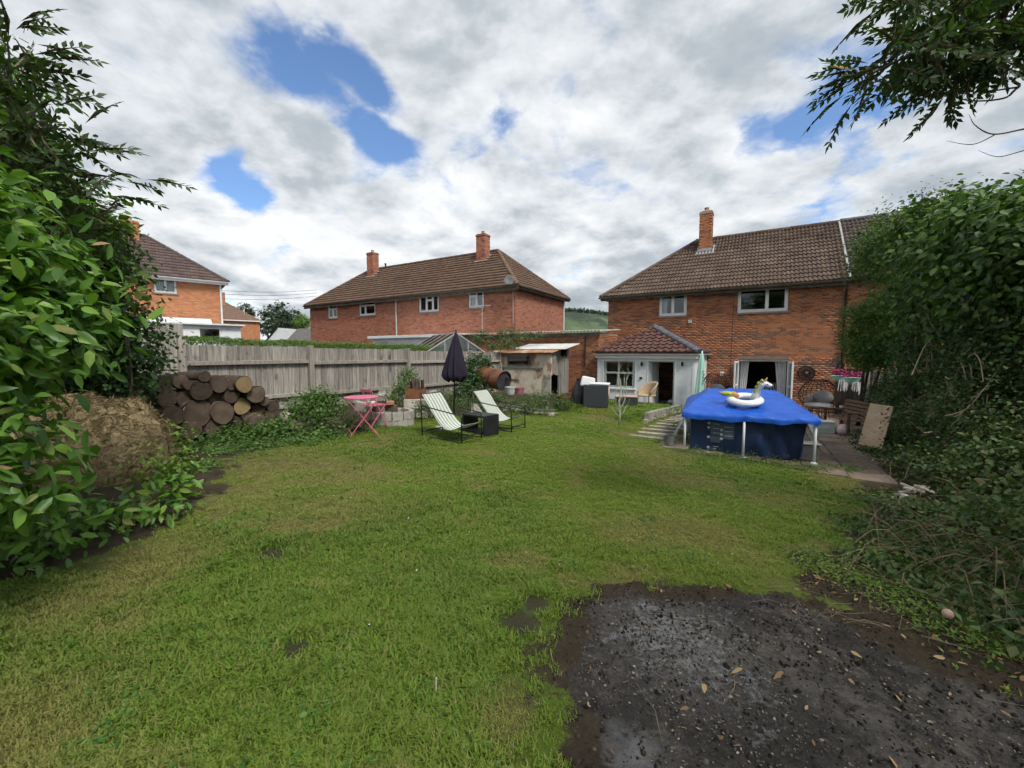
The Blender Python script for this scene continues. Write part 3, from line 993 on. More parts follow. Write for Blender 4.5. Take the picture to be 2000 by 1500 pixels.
def ridge_run(parent, A, B, r, mat, seg=.45, name='ridge_tile'):
    A = Vector(A); B = Vector(B)
    n = max(1, int((B - A).length / seg))
    d = (B - A) / n
    dl = d.length
    pts = 7
    vs = []; fs = []
    for e in (0, 1):
        rr = r * (1.0 if e else 1.06)
        for i in range(pts):
            a = math.pi * (i / (pts - 1)) * 1.1 - .05 * math.pi
            vs.append((rr * math.cos(a), e * dl * 1.03, rr * .8 * math.sin(a)))
    fs = [(i, i + 1, pts + i + 1, pts + i) for i in range(pts - 1)] + [tuple(range(pts))[::-1]]
    me = MB().add(vs, fs).mesh(name, mat)
    ey = d.normalized(); ex = ey.cross(Vector((0, 0, 1))).normalized(); ez = ex.cross(ey)
    for i in range(n):
        inst(name, me, parent, basis(ex, ey, ez, A + d * i))


def window(parent, x0, x1, z0, z1, panes, y=.07, fw=.055, sill=True, glass=None, name='window', fm=None, silm=None, sproj=.05):
    """frame with panes given as fractions (fx0,fx1,fz0,fz1)"""
    fm = fm or M['upvc']
    b = MB()
    w, h = x1 - x0, z1 - z0

    def ring(a0, a1, c0, c1, fw, ya, yb):
        b.box(a0, a0 + fw, ya, yb, c0, c1); b.box(a1 - fw, a1, ya, yb, c0, c1)
        b.box(a0 + fw, a1 - fw, ya, yb, c0, c0 + fw); b.box(a0 + fw, a1 - fw, ya, yb, c1 - fw, c1)
    ring(x0, x1, z0, z1, fw, y, y + .07)
    rects = []
    for f in panes:
        a0, a1 = x0 + fw * .7 + (w - 1.4 * fw) * f[0], x0 + fw * .7 + (w - 1.4 * fw) * f[1]
        c0, c1 = z0 + fw * .7 + (h - 1.4 * fw) * f[2], z0 + fw * .7 + (h - 1.4 * fw) * f[3]
        q = fw * .75
        ring(a0, a1, c0, c1, q, y - .012, y + .058)
        rects.append((a0 + q, a1 - q, c0 + q, c1 - q))
    wo = b.build(name, fm, parent, bevel=.006)
    for a0, a1, c0, c1 in rects:
        MB().box(a0, a1, y + .02, y + .026, c0, c1).build('pane', glass or M['glass'], wo)
    if sill:
        MB().box(x0 - .09, x1 + .09, -sproj, y - .001, z0 - .085, z0 - .002).build('sill', silm or M['sill'], wo, bevel=.008)
    return wo


def curtain(parent, x0, x1, z0, z1, y, folds=5, amp=.025, mat=None, gather=0.0, name='curtain'):
    def f(u, v):
        g_ = 1 - gather * (1 - v) if gather > 0 else 1
        xx = x0 + (x1 - x0) * u * g_ if gather >= 0 else x1 - (x1 - x0) * (1 - u) * (1 + gather * (1 - v))
        return (xx, y + amp * math.sin(u * folds * 2 * math.pi), z0 + (z1 - z0) * v)
    return MB().grid(f, folds * 8, 6).build(name, mat or M['curtain'], parent, smooth=True)


def chimney(parent, x, y, z0, z1, w, d, cap=True, pots=1, mat=None, potm=None, flash=True, mo=None, base_z=None):
    mb = MB().box(x - w / 2, x + w / 2, y - d / 2, y + d / 2, z0, z1 - .16)
    ch = mb.build('chimney', mat, parent)
    MB().box(x - w / 2 - .03, x + w / 2 + .03, y - d / 2 - .03, y + d / 2 + .03, z1 - .16, z1 - .05).build('chimney_course', mat, ch)
    MB().box(x - w / 2 + .03, x + w / 2 - .03, y - d / 2 + .03, y + d / 2 - .03, z1 - .05, z1 + .015).build('flaunching', M['concrete'], ch, bevel=.02)
    for k in range(pots):
        MB().lathe([(.12, 0), (.10, .16), (.115, .17), (.115, .2), (.08, .2), (.08, .1)], 12, (x + (k - (pots - 1) / 2) * .35, y, z1 + .01)).build('chimney_pot', potm or M['terracotta'], ch, smooth=False)
    return ch


def aerial(parent, base, h, rz=0.0, mat=None, n=7):
    b = MB().tube([base, Vector(base) + Vector((0, 0, h))], .016, 5)
    top = Vector(base) + Vector((0, 0, h - .05))
    d = Vector((math.cos(rz), math.sin(rz), 0)); q = Vector((-d.y, d.x, 0))
    b.tube([top - d * .45, top + d * .55], .010, 4)
    for i in range(n):
        c = top + d * (-.4 + i * .15)
        b.tube([c - q * .19, c + q * .19], .006, 4)
    return b.build('aerial', M['greypipe'], parent)


# ------------------------------------------------------------------ main house
HO = Vector((4.948, 21.224, -.75))
house = thing('brick_house', 'red brick semi-detached house with open white patio doors behind the blue pool', 'house', HO, ROT)
HW = Matrix.Translation(HO) @ Matrix.Rotation(ROT, 4, 'Z')
HL, HD, EH, RISE, OH = 9.56, 7.2, 5.3, 3.0, .32
ops = [(2.49, 3.74, 4.12, 5.22), (5.80, 7.66, 4.12, 5.22), (5.90, 7.80, .05, 2.06)]
b = MB()
wall_cells(b, 0, HL, 0, EH, ops, 0, .26)
b.box(0, .26, .26, HD, 0, EH); b.box(HL - .26, HL, .26, HD, 0, EH); b.box(.26, HL - .26, HD - .26, HD, 0, EH)
b.box(.26, HL - .26, .26, HD - .26, -.2, .03); b.box(.26, HL - .26, .26, HD - .26, 2.42, 2.62)
b.box(5.0, 5.1, .26, HD - .26, .03, 2.42); b.box(4.8, 4.9, .26, HD - .26, 2.62, EH)
b.box(.26, HL - .26, .26, HD - .26, EH - .06, EH)
b.build('wall', M['mortar'], house)
brickwork(house, 0, HL, 0, EH - .02, ops, Matrix.Identity(4), lambda x, z: x > 6.5 and z > 2.1 and z < 4.0, 300, HW, M['brick_j'], M['brick_o'])
brickwork(house, 0, HD, 0, EH - .02, [], Matrix.Rotation(-math.pi / 2, 4, 'Z') @ Matrix.Translation((-HD, 0, 0)), lambda x, z: False, 0, HW, M['brick_j'], M['brick_o'])
# roof
roof = MB()
HR = HD / 2
zE = EH + .02
slope = RISE / HR
yo = -OH; zo = zE - OH * slope * .55
RIDGE = zE + RISE
pts = [(-OH, -OH, zo), (HL, -OH, zo), (HL, HR, RIDGE), (HR, HR, RIDGE), (-OH, HD + OH, zo), (HL, HD + OH, zo)]
roof.add(pts, [(0, 1, 2, 3), (4, 0, 3), (5, 4, 3, 2), (0, 4, 5, 1), (1, 5, 2)])
roofo = roof.build('roof', M['tile_j'], house)
es = Vector((0, HR + OH, RIDGE - zo)); S = es.length
hipx = lambda s: (HR + OH) * s / S
tile_slope(roofo, (-OH, -OH, zo + .012), (1, 0, 0), es, HL + OH, S, hipx, lambda s: HL + OH + .02, M['tile_j'], M['tile_o'], 300, HW, 'roll')
es2 = Vector((HR + OH, 0, RIDGE - zo))
S2 = es2.length
tile_slope(roofo, (-OH, HD + OH, zo + .012), (0, -1, 0), es2, HD + 2 * OH, S2, lambda s: (HR + OH) * s / S2, lambda s: HD + 2 * OH - (HR + OH) * s / S2, M['tile_j'], M['tile_o'], 0, HW, 'roll')
ridge_run(roofo, (HR - .05, HR, RIDGE + .02), (HL, HR, RIDGE + .02), .13, M['tile_o'])
ridge_run(roofo, (-OH, -OH, zo + .03), (HR, HR, RIDGE + .02), .12, M['tile_o'], name='hip_tile')
# eaves
MB().box(-OH + .02, HL, -OH + .02, .0, zo - .10, zo - .085).build('soffit', M['gutter'], house)
MB().box(-OH + .01, HL, -OH - .0, -OH + .02, zo - .19, zo + .0).build('fascia', M['gutter'], house)


def gutter(parent, A, B, r=.06, mat=None, out=(0, -1, 0), name='gutter'):
    A = Vector(A); B = Vector(B); o_ = Vector(out)
    b = MB(); vs = []; fs = []
    k = 7
    for P in (A, B):
        for i in range(k):
            a = math.pi * i / (k - 1)
            vs.append(P + o_ * (r * math.cos(a)) - Vector((0, 0, r * math.sin(a))))
        for i in range(k):
            a = math.pi * (k - 1 - i) / (k - 1)
            vs.append(P + o_ * (r * .85 * math.cos(a)) - Vector((0, 0, r * .85 * math.sin(a))))
    kk = 2 * k
    fs = [(i, (i + 1) % kk, kk + (i + 1) % kk, kk + i) for i in range(kk)] + [tuple(range(kk)), tuple(range(2 * kk - 1, kk - 1, -1))]
    return b.add(vs, fs).build(name, mat or M['gutter'], parent)


gutter(house, (-OH - .02, -OH - .085, zo + .0), (HL, -OH - .085, zo + .0), .09)
gutter(house, (-OH - .065, -OH, zo), (-OH - .065, HD + OH, zo), .068, out=(-1, 0, 0))
dp = MB().tube([(HL - .05, -OH - .05, zo - .05), (HL - .05, -.22, zo - .32), (HL - .05, -.07, zo - .45), (HL - .05, -.07, .05)], .04, 8).build('downpipe', M['blackpipe'], house, smooth=True)
MB().tube([(5.62, -.018, .3), (5.64, -.018, 2.5), (5.66, -.018, EH - .1)], .008, 5).build('cable', M['blackpipe'], house)
MB().box(5.95, 7.75, -.016, -.004, 2.10, 2.22).build('lintel', M['sill'], house)
MB().box(7.95, 9.32, -.018, -.004, 1.90, 1.97).build('lintel', M['gutter'], house)
MB().box(2.40, 3.83, -.015, -.004, EH - .085, EH - .03).build('lintel', M['gutter'], house)
# chimney on the front slope
chm = chimney(roofo, 4.12, 2.75, RIDGE - 1.4, RIDGE + 1.18, .56, .56, mat=M['mortar'], mo=None)
chW = HW
tx, ty, cw = 4.12 - .28, 2.75 - .28, .56
for Mt, nn_ in ((Matrix.Translation((tx, ty, 0)), 66), (Matrix.Translation((tx, ty + cw, 0)) @ Matrix.Rotation(-math.pi / 2, 4, 'Z'), 0), (Matrix.Translation((tx + cw, ty, 0)) @ Matrix.Rotation(math.pi / 2, 4, 'Z'), 0)):
    brickwork(chm, 0, cw, RIDGE - 1.2, RIDGE + 1.02, [], Mt, lambda x, z: True, nn_, HW, M['brick_j'], M['brick_o'])
fl = MB()
ys_ = 2.75 - .28
zs_ = zo + (RIDGE - zo) * (ys_ - .22 + OH) / (HR + OH)
sl_ = (RIDGE - zo) / (HR + OH)
fl.add([(4.12 - .40, ys_ - .20, zs_ + .10), (4.12 + .50, ys_ - .20, zs_ + .10), (4.12 + .50, ys_ + .50, zs_ + .10 + .70 * sl_), (4.12 - .40, ys_ + .50, zs_ + .10 + .70 * sl_)], [(0, 1, 2, 3)])
fl.box(4.12 - .31, 4.12 + .31, ys_ - .03, ys_ - .018, zs_ + .08, zs_ + .40)
fl.build('flashing', M['lead'], chm)
# windows
w1 = window(house, 2.50, 3.73, 4.12, 5.21, [(0, .5, 0, 1), (.5, 1, 0, 1)], fw=.085, y=.03)
curtain(w1, 2.56, 2.82, 4.18, 5.15, .24, 3, .02)
w2 = window(house, 5.81, 7.65, 4.12, 5.21, [(0, .60, 0, 1), (.60, 1, 0, 1)], fw=.085, y=.03)
# patio doors
fd = MB()
fd.box(5.90, 5.96, .06, .15, .05, 2.06); fd.box(7.74, 7.80, .06, .15, .05, 2.06); fd.box(5.96, 7.74, .06, .15, 2.0, 2.06)
fdo = fd.build('patio_door_frame', M['upvc'], house, bevel=.006)
for hx, sg, ang in ((5.93, 1, math.radians(-96)), (7.77, -1, math.radians(98))):
    d_ = MB()
    W_, Hd = .86, 1.94
    q0, q1 = (0, W_) if sg > 0 else (-W_, 0)
    d_.box(q0, q0 + .09, -.03, .03, 0, Hd); d_.box(q1 - .09, q1, -.03, .03, 0, Hd)
    d_.box(q0 + .09, q1 - .09, -.03, .03, 0, .16); d_.box(q0 + .09, q1 - .09, -.03, .03, Hd - .09, Hd); d_.box(q0 + .09, q1 - .09, -.028, .028, .86, .94)
    do_ = d_.build('door', M['upvc'], house, bevel=.006)
    do_.location = (hx, .05, .07); do_.rotation_euler = (0, 0, ang)
    MB().box(q0 + .09, q1 - .09, -.006, .006, .16, .86).build('pane', M['glass'], do_)
    MB().box(q0 + .09, q1 - .09, -.006, .006, .94, Hd - .09).build('pane', M['glass'], do_)
    xx = q1 - .045 if sg > 0 else q0 + .045
    MB().box(xx - .012, xx + .012, -.05, .05, .88, 1.0).build('handle', M['greypipe'], do_)
curtain(house, 5.98, 6.34, .1, 2.0, .32, 4, .03, gather=.35)
curtain(house, 7.30, 7.72, .1, 2.0, .32, 5, .03, gather=-.45)
MB().box(3.82, 3.98, -.10, -.012, 3.74, 3.90).build('flood_light', M['lampgl'], house, bevel=.015)
# room fabric seen through the door
sofa_in = thing('zebra_sofa', 'black and white patterned sofa inside the open patio doors', 'sofa', HW @ Vector((7.25, .95, .03)), ROT)
m_, t_, o_ = newmat('zebra_fabric')
wv_ = nd(t_, 'ShaderNodeTexWave', {'Vector': nd(t_, 'ShaderNodeTexCoord').outputs['Object'], 'Scale': 3.2, 'Distortion': 6.0, 'Detail': 2.0, 'Detail Scale': 1.2}).outputs['Fac']
p_ = nd(t_, 'ShaderNodeBsdfPrincipled', {'Base Color': ramp(t_, wv_, [(.45, (.05, .05, .06)), (.55, (.6, .6, .6))]), 'Roughness': .9})
t_.links.new(p_.outputs[0], o_.inputs[0])
MB().box(-.62, .32, -.2, .5, .0, .42).build('seat', m_, sofa_in, bevel=.05, seg=2)
MB().box(-.62, .32, .28, .5, .425, .98).build('backrest', m_, sofa_in, bevel=.06, seg=2)

# neighbouring half of the pair
NB = thing('adjoining_house', 'adjoining brick house half hidden by the tall shrubs', 'house', HW @ Vector((HL + .01, 0, 0)), ROT)
NW = HW @ Matrix.Translation((HL + .01, 0, 0))
nops = [(1.6, 2.9, 4.12, 5.22)]
b = MB()
wall_cells(b, 0, 9.0, 0, EH, nops, 0, .26)
b.box(8.74, 9.0, .26, HD, 0, EH); b.box(0, 8.74, HD - .26, HD, 0, EH); b.box(0, 8.74, .26, HD - .26, EH - .06, EH)
b.build('wall', M['mortar'], NB)
brickwork(NB, 0, 9.0, 0, EH - .02, nops, Matrix.Identity(4), lambda x, z: x < 1.5 and z > 3.2, 60, NW, M['brick_j'], M['brick_o'])
nr_ = MB().add([(0.03, -OH, zo + .03), (9.3, -OH, zo + .03), (9.3, HR, RIDGE + .03), (.03, HR, RIDGE + .03), (.03, HD + OH, zo), (9.3, HD + OH, zo)], [(0, 1, 2, 3), (3, 2, 5, 4), (0, 3, 4), (1, 5, 2), (0, 4, 5, 1)]).build('roof', M['tile_j'], NB)
TN = [(0, (.10, .075, .066)), (.5, (.135, .10, .088)), (1, (.085, .064, .06))]
M['tile_n'] = tile_mat('roof_tile_next_door', True, TN, lk=.2)
tile_slope(nr_, (.04, -OH, zo + .05), (1, 0, 0), es, 9.2, S, lambda s: 0, lambda s: 99, M['tile_n'], M['tile_o'], 0, NW, 'roll')
ridge_run(nr_, (.04, HR, RIDGE + .06), (9.2, HR, RIDGE + .06), .13, M['slate'])
MB().bar((.0, -OH - .03, zo + .075), (.0, HR, RIDGE + .10), .07, .05).build('verge_strip', M['lead'], nr_)
gutter(NB, (.02, -OH - .065, zo + .01), (9.3, -OH - .065, zo + .01), .065, M['blackpipe'])
window(NB, 1.61, 2.89, 4.12, 5.21, [(0, .5, 0, 1), (.5, 1, 0, 1)])

# ------------------------------------------------------------------ kitchen extension
EO = un(-6.12, 17.0, -.72)
ext = thing('kitchen_extension', 'white single storey extension with red tiled hip roof and open doorway', 'extension', EO, ROT)
EW = Matrix.Translation(EO) @ Matrix.Rotation(ROT, 4, 'Z')
EL, ED, EE = 3.88, 3.62, 2.30


def eloc(px, py, y=0.0):
    p = on_n(px, py, 17.0 + y)
    q = EW.inverted() @ p
    return q


wx0, wx1 = eloc(1180, 705).x, eloc(1240, 705).x
wz0, wz1 = eloc(1210, 757).z, eloc(1210, 704).z
dx0, dx1 = eloc(1267, 706).x, eloc(1318, 706).x
dz1 = eloc(1290, 705).z
eops = [(wx0, wx1, wz0, wz1), (dx0, dx1, .06, dz1)]
b = MB()
wall_cells(b, 0, EL, 0, EE, eops, 0, .16)
b.box(0, .16, .16, ED, 0, EE); b.box(EL - .16, EL, .16, ED, 0, EE)
b.box(.16, EL - .16, .16, ED, -.15, .05); b.box(.16, EL - .16, .16, ED, EE - .05, EE)
b.build('wall', M['white'], ext)
MB().box(-.10, EL + .10, -.12, -.002, EE - .19, EE - .02).build('fascia', M['upvc'], ext, bevel=.006)
MB().box(.0, EL, -.02, -.001, EE - .30, EE - .195).build('trim', M['upvc'], ext)
for xa in (.0, wx0 - .05, wx1 + .01, dx0 - .05, dx1 + .01, EL - .09):
    MB().box(xa, xa + (.09 if xa in (.0, EL - .09) else .04), -.018, -.001, .05, EE - .31).build('corner_trim', M['upvc'], ext)
gutter(ext, (-.12, -.18, EE), (EL + .14, -.18, EE), .055, M['wgutter'])
gutter(ext, (EL + .17, -.1, EE), (EL + .17, ED, EE), .055, M['wgutter'], out=(1, 0, 0))
M['sage'] = pm('grey_green_frame', (.40, .44, .40), (.48, .52, .47), 4, .5, .05)
window(ext, wx0 + .02, wx1 - .02, wz0, wz1, [(0, .48, .55, 1), (.48, 1, .55, 1), (0, .48, 0, .55), (.48, 1, 0, .55)], y=.03, fm=M['sage'], silm=M['upvc'], fw=.05)
df = MB()
df.box(dx0, dx0 + .05, .02, .12, .06, dz1); df.box(dx1 - .05, dx1, .02, .12, .06, dz1); df.box(dx0 + .05, dx1 - .05, .02, .12, dz1 - .05, dz1)
df.build('door_frame', M['sage'], ext)
dd = MB().box(0, .80, -.022, .022, 0, dz1 - .12).build('door', M['upvc'], ext, bevel=.005)
dd.location = (dx0 + .06, .12, .065); dd.rotation_euler = (0, 0, math.radians(80))
MB().box(.70, .73, -.06, .06, .95, 1.05).build('handle', M['greypipe'], dd)
for lx, ly in ((1254, 711), (1333, 711)):
    q = eloc(lx, ly)
    wl = MB().lathe([(.035, -.08), (.045, -.05), (.045, .06), (.02, .09)], 8, (q.x, -.07, q.z)).build('wall_lamp', M['black'], ext)
    MB().box(q.x - .02, q.x + .02, -.03, -.002, q.z - .02, q.z + .05).build('bracket', M['black'], wl)
q = eloc(1252, 738)
MB().box(q.x - .05, q.x + .05, -.05, -.002, q.z - .035, q.z + .035).build('tap_box', M['black'], ext)
q = eloc(1331, 729)
MB().box(q.x - .05, q.x + .05, -.012, -.002, q.z - .012, q.z + .012).build('door_number_plate', M['whitecloth'], ext)
# roof
zo2 = EE + .04; o2 = .16
rx0, rx1 = -o2, EL + o2
mx_ = (rx0 + rx1) / 2; RH = 1.10
ry = mx_ - rx0 - .35
rp = [(rx0, -o2, zo2), (rx1, -o2, zo2), (mx_, ry, zo2 + RH), (mx_, ED, zo2 + RH), (rx0, ED, zo2), (rx1, ED, zo2)]
er = MB().add(rp, [(0, 1, 2), (1, 5, 3, 2), (4, 0, 2, 3), (0, 4, 5, 1)]).build('roof', M['tile_porch'], ext)
e_s = Vector((0, ry + o2, RH)); eS = e_s.length
tile_slope(er, (rx0, -o2, zo2 + .012), (1, 0, 0), e_s, rx1 - rx0, eS, lambda s: (mx_ - rx0) * s / eS, lambda s: (rx1 - rx0) - (rx1 - mx_) * s / eS, M['tile_porch_j'], M['tile_porch'], 120, EW, 'roman', g=.28, tw=.27)
e_s2 = Vector((-(rx1 - mx_), 0, RH)); eS2 = e_s2.length
tile_slope(er, (rx1, -o2, zo2 + .012), (0, 1, 0), e_s2, ED + o2, eS2, lambda s: (ry + o2) * s / eS2, lambda s: 99, M['tile_porch_j'], M['tile_porch'], 0, EW, 'roman', g=.28, tw=.27)
ridge_run(er, (rx0, -o2, zo2 + .03), (mx_, ry, zo2 + RH + .03), .075, M['tile_porch'], name='hip_tile', seg=.3)
ridge_run(er, (rx1, -o2, zo2 + .03), (mx_, ry, zo2 + RH + .03), .15, M['slate'], name='hip_tile', seg=.3)
ridge_run(er, (mx_, ry - .1, zo2 + RH + .04), (mx_, ED, zo2 + RH + .04), .11, M['slate'], seg=.35)
#@@SECTION3
# ------------------------------------------------------------------ hipped house beyond the fence (a semi-detached pair)
MO = Vector((.21, 24.14, .30))
B2 = Vector((.857, -.515, 0)).normalized()
R2 = math.atan2(B2.y, B2.x)
mid = thing('brick_house', 'long brick house with two chimneys beyond the grey fence', 'house', MO, R2)
MW = Matrix.Translation(MO) @ Matrix.Rotation(R2, 4, 'Z')
MWi = MW.inverted()


def mloc(px, py, y=0.0):
    r = ray(px, py)
    nn = MW.to_3x3() @ Vector((0, 1, 0))
    P = MW @ Vector((0, y, 0))
    return MWi @ (EYE + r * ((P - EYE).dot(nn) / r.dot(nn)))


ML, MD = 19.8, 6.9
def mwin(a, b_, c, d):
    p, q = mloc(a, b_), mloc(c, d)
    return (p.x, q.x, q.z, p.z)


mw = [mwin(639, 592, 659, 621), mwin(700, 585, 733, 615), mwin(817, 575, 857, 608), mwin(914, 564, 945, 600)]
mops = [tuple(w) for w in mw]
b = MB()
wall_cells(b, -ML, 0, 0, EH, mops, 0, .26)
b.box(-.26, 0, .26, MD, 0, EH); b.box(-ML, -ML + .26, .26, MD, 0, EH); b.box(-ML + .26, -.26, MD - .26, MD, 0, EH)
b.box(-ML + .26, -.26, .26, MD - .26, EH - .06, EH); b.box(-ML + .26, -.26, .26, MD - .26, 2.4, 2.6)
b.build('wall', M['brick_mid'], mid)
h2 = MD / 2; rise2 = 3.05; zr = EH + .02; zo3 = zr - OH * .45; rdg = zr + rise2
pts = [(-ML - OH, -OH, zo3), (OH, -OH, zo3), (-h2, h2, rdg), (-ML + h2, h2, rdg), (-ML - OH, MD + OH, zo3), (OH, MD + OH, zo3)]
mr = MB().add(pts, [(0, 1, 2, 3), (4, 0, 3), (5, 4, 3, 2), (1, 5, 2), (0, 4, 5, 1)]).build('roof', M['tile_mid'], mid)
e3 = Vector((0, h2 + OH, rdg - zo3)); S3 = e3.length; k3 = (h2 + OH) / S3
tile_slope(mr, (-ML - OH, -OH, zo3 + .012), (1, 0, 0), e3, ML + 2 * OH, S3, lambda s: k3 * s, lambda s: ML + 2 * OH - k3 * s, M['tile_mid'], M['tile_mid'], 0, MW, 'flat', g=.34, up=.075)
e4 = Vector((-(h2 + OH), 0, rdg - zo3))
tile_slope(mr, (OH, -OH, zo3 + .012), (0, 1, 0), e4, MD + 2 * OH, S3, lambda s: k3 * s, lambda s: MD + 2 * OH - k3 * s, M['tile_mid'], M['tile_mid'], 0, MW, 'flat', g=.34, up=.075)
M['ridge_mid'] = pm('ridge_clay', (.11, .07, .05), (.18, .12, .085), 5, .9, .3, rnd=.15)
ridge_run(mr, (-ML + h2, h2, rdg + .02), (-h2, h2, rdg + .02), .12, M['ridge_mid'])
ridge_run(mr, (OH, -OH, zo3 + .04), (-h2, h2, rdg + .02), .12, M['ridge_mid'], name='hip_tile')
ridge_run(mr, (-ML - OH, -OH, zo3 + .04), (-ML + h2, h2, rdg + .02), .12, M['ridge_mid'], name='hip_tile')
ridge_run(mr, (OH, MD + OH, zo3 + .04), (-h2, h2, rdg + .02), .12, M['ridge_mid'], name='hip_tile')
MB().box(-ML - OH, OH, -OH - .0, -OH + .02, zo3 - .24, zo3 - .005).build('fascia', M['gutter'], mid)
MB().box(-ML - OH, OH, -OH + .02, 0, zo3 - .12, zo3 - .105).build('soffit', M['gutter'], mid)
MB().box(OH - .02, OH, -OH + .021, MD + OH, zo3 - .17, zo3 - .005).build('fascia', M['gutter'], mid)
MB().box(0, OH - .021, -OH + .021, MD + OH, zo3 - .12, zo3 - .105).build('soffit', M['gutter'], mid)
gutter(mid, (-ML - OH, -OH - .065, zo3), (OH + .06, -OH - .065, zo3), .065)
gutter(mid, (OH + .065, -OH, zo3), (OH + .065, MD + OH, zo3), .065, out=(1, 0, 0))
lay = [[(0, .5, 0, .62), (.5, 1, 0, .62), (0, 1, .62, 1)], [(0, .36, 0, .62), (.36, 1, 0, .62), (0, 1, .62, 1)], [(0, .36, 0, 1), (.36, .7, 0, .66), (.36, .7, .66, 1), (.7, 1, 0, 1)],
       [(0, .5, 0, .62), (0, .5, .62, 1), (.5, 1, 0, 1)]]
for k, w in enumerate(mw):
    wo = window(mid, w[0] + .004, w[1] - .004, w[2] + .004, w[3] - .004, lay[k], fw=.095)
    curtain(wo, w[0] + .05, w[0] + .3, w[2] + .06, w[3] - .06, .30, 3, .02)
    curtain(wo, w[1] - .28, w[1] - .05, w[2] + .06, w[3] - .06, .30, 3, .02)
for px_, ytop in ((722, 495), (938, 459)):
    q = mloc(px_, 540, 2.4)
    top = mloc(px_, ytop, 2.75).z
    ch = chimney(mr, q.x, 2.75, rdg - 1.3, top, .72, .62, mat=M['brick_mid'])
    zz_ = zo3 + (rdg - zo3) * (2.75 - .31 - .2 + OH) / (h2 + OH)
    sl2 = (rdg - zo3) / (h2 + OH)
    MB().add([(q.x - .5, 2.24, zz_ + .075), (q.x + .55, 2.24, zz_ + .075), (q.x + .55, 3.0, zz_ + .075 + .76 * sl2), (q.x - .5, 3.0, zz_ + .075 + .76 * sl2)], [(0, 1, 2, 3)]).build('flashing', M['lead'], ch)
for px_ in (753, 955):
    q = mloc(px_, 520, h2 - .2)
    MB().lathe([(.06, -.4), (.06, .25), (.09, .26), (.09, .34)], 8, (q.x, h2 - .2, rdg - .05)).build('vent_pipe', M['blackpipe'], mr)
for px_ in (775,):
    q = mloc(px_, 620)
    MB().tube([(q.x, -.06, zo3 - .1), (q.x, -.06, .1)], .05, 8).build('downpipe', M['greypipe'], mid)
MB().tube([(.05, MD - .1, zo3 - .1), (.05, MD - .1, .1)], .05, 8).build('downpipe', M['wgutter'], mid)
q = mloc(999, 535, -.3)
ds = MB().lathe([(.02, 0), (.2, .03), (.30, .09), (.295, .095), (.19, .045), (.02, .02)], 16).build('satellite_dish', M['greybox'], mid, smooth=True)
ds.location = (q.x, -.55, zo3 + .25); ds.rotation_euler = (math.radians(70), 0, math.radians(20))
MB().bar((q.x, -.5, zo3 + .2), (q.x + .05, -.05, zo3 - .15), .04).build('dish_bracket', M['greypipe'], ds).parent = mid
aq = mloc(938, 640, -1.2)
aerial(mid, (aq.x, -1.0, 2.2), mloc(938, 596, -1.0).z - 2.2, .2)
MB().tube([(mloc(1003, 600).x, -.05, 3.0), (mloc(1003, 600).x, -.05, EH - .3)], .018, 5).build('aerial_mast', M['greypipe'], mid)

# white flat-roofed annexe of that house
p0, p1 = mloc(728, 668, -3.0), mloc(905, 668, -3.0)
an = thing('white_annexe', 'white flat roofed annexe with small windows behind the greenhouse', 'annexe', MW @ Vector((p0.x, -3.0, 0)), R2)
AL = p1.x - p0.x
zt = mloc(728, 662, -3.0).z
w_ = MB()
aop = [(1.6, 2.5, zt - .95, zt - .32), (2.9, 3.6, zt - .95, zt - .32)]
wall_cells(w_, 0, AL, 0, zt, aop, 0, .15)
w_.box(0, .15, .15, 2.9, 0, zt); w_.box(AL - .15, AL, .15, 2.9, 0, zt)
w_.build('wall', M['white'], an)
MB().box(-.2, AL + .2, -.25, 2.98, zt, zt + .16).build('roof', M['white'], an, bevel=.01)
for a in aop:
    window(an, a[0], a[1], a[2], a[3], [(0, 1, 0, 1)], y=.03, sill=False)
fq = MB().box(0.5, 1.4, -.02, -.001, zt - 1.1, zt - .2).build('panel', M['greypipe'], an)

# ------------------------------------------------------------------ brick outbuilding with corrugated roof
OB = un(-6.15, 17.25, -.55)
ob = thing('brick_outbuilding', 'low brick outbuilding with grey corrugated roof next to the white extension', 'outbuilding', un(-6.15, 17.25, -.55), ROT)
OW = Matrix.Translation(OB) @ Matrix.Rotation(ROT, 4, 'Z')
OLn, ODp = 8.6, 2.6
oh_r, oh_l = 3.10, 2.95
b = MB().box(-OLn, 0, 0, ODp, 0, 3.06)
b.build('wall', M['mortar'], ob)
brickwork(ob, -OLn, 0, 0, 3.0, [], Matrix.Identity(4), lambda x, z: x > -1.6, 260, OW, M['brick_j'], M['brick_o'])
brickwork(ob, 0, ODp, 0, 3.0, [], Matrix.Rotation(math.pi / 2, 4, 'Z'), lambda x, z: False, 0, OW, M['brick_j'], M['brick_o'])


def corrugated(name, parent, x0, x1, y0, y1, z0, z1, mat, amp=.022, wl=.15, along='y', step=None, th=.006):
    nu = int((x1 - x0) / wl * 8)
    b = MB()
    def f(dz):
        return lambda u, v: (x0 + (x1 - x0) * u, y0 + (y1 - y0) * v, z0 + (z1 - z0) * v + amp * math.sin(2 * math.pi * (x1 - x0) * u / wl) + dz)
    b.grid(f(0), nu, 3)
    return b.build(name, mat, parent, smooth=True)


corrugated('roof', ob, -OLn - .2, .12, -.22, ODp + .1, 3.12, 3.32, M['asbestos'], .03, .16)
MB().box(-OLn - .1, .03, -.06, -.016, 2.90, 3.06).build('fascia', M['gutter'], ob)
MB().tube([(-.62, -.06, 2.9), (-.62, -.06, 1.6)], .03, 6).build('downpipe', M['blackpipe'], ob)

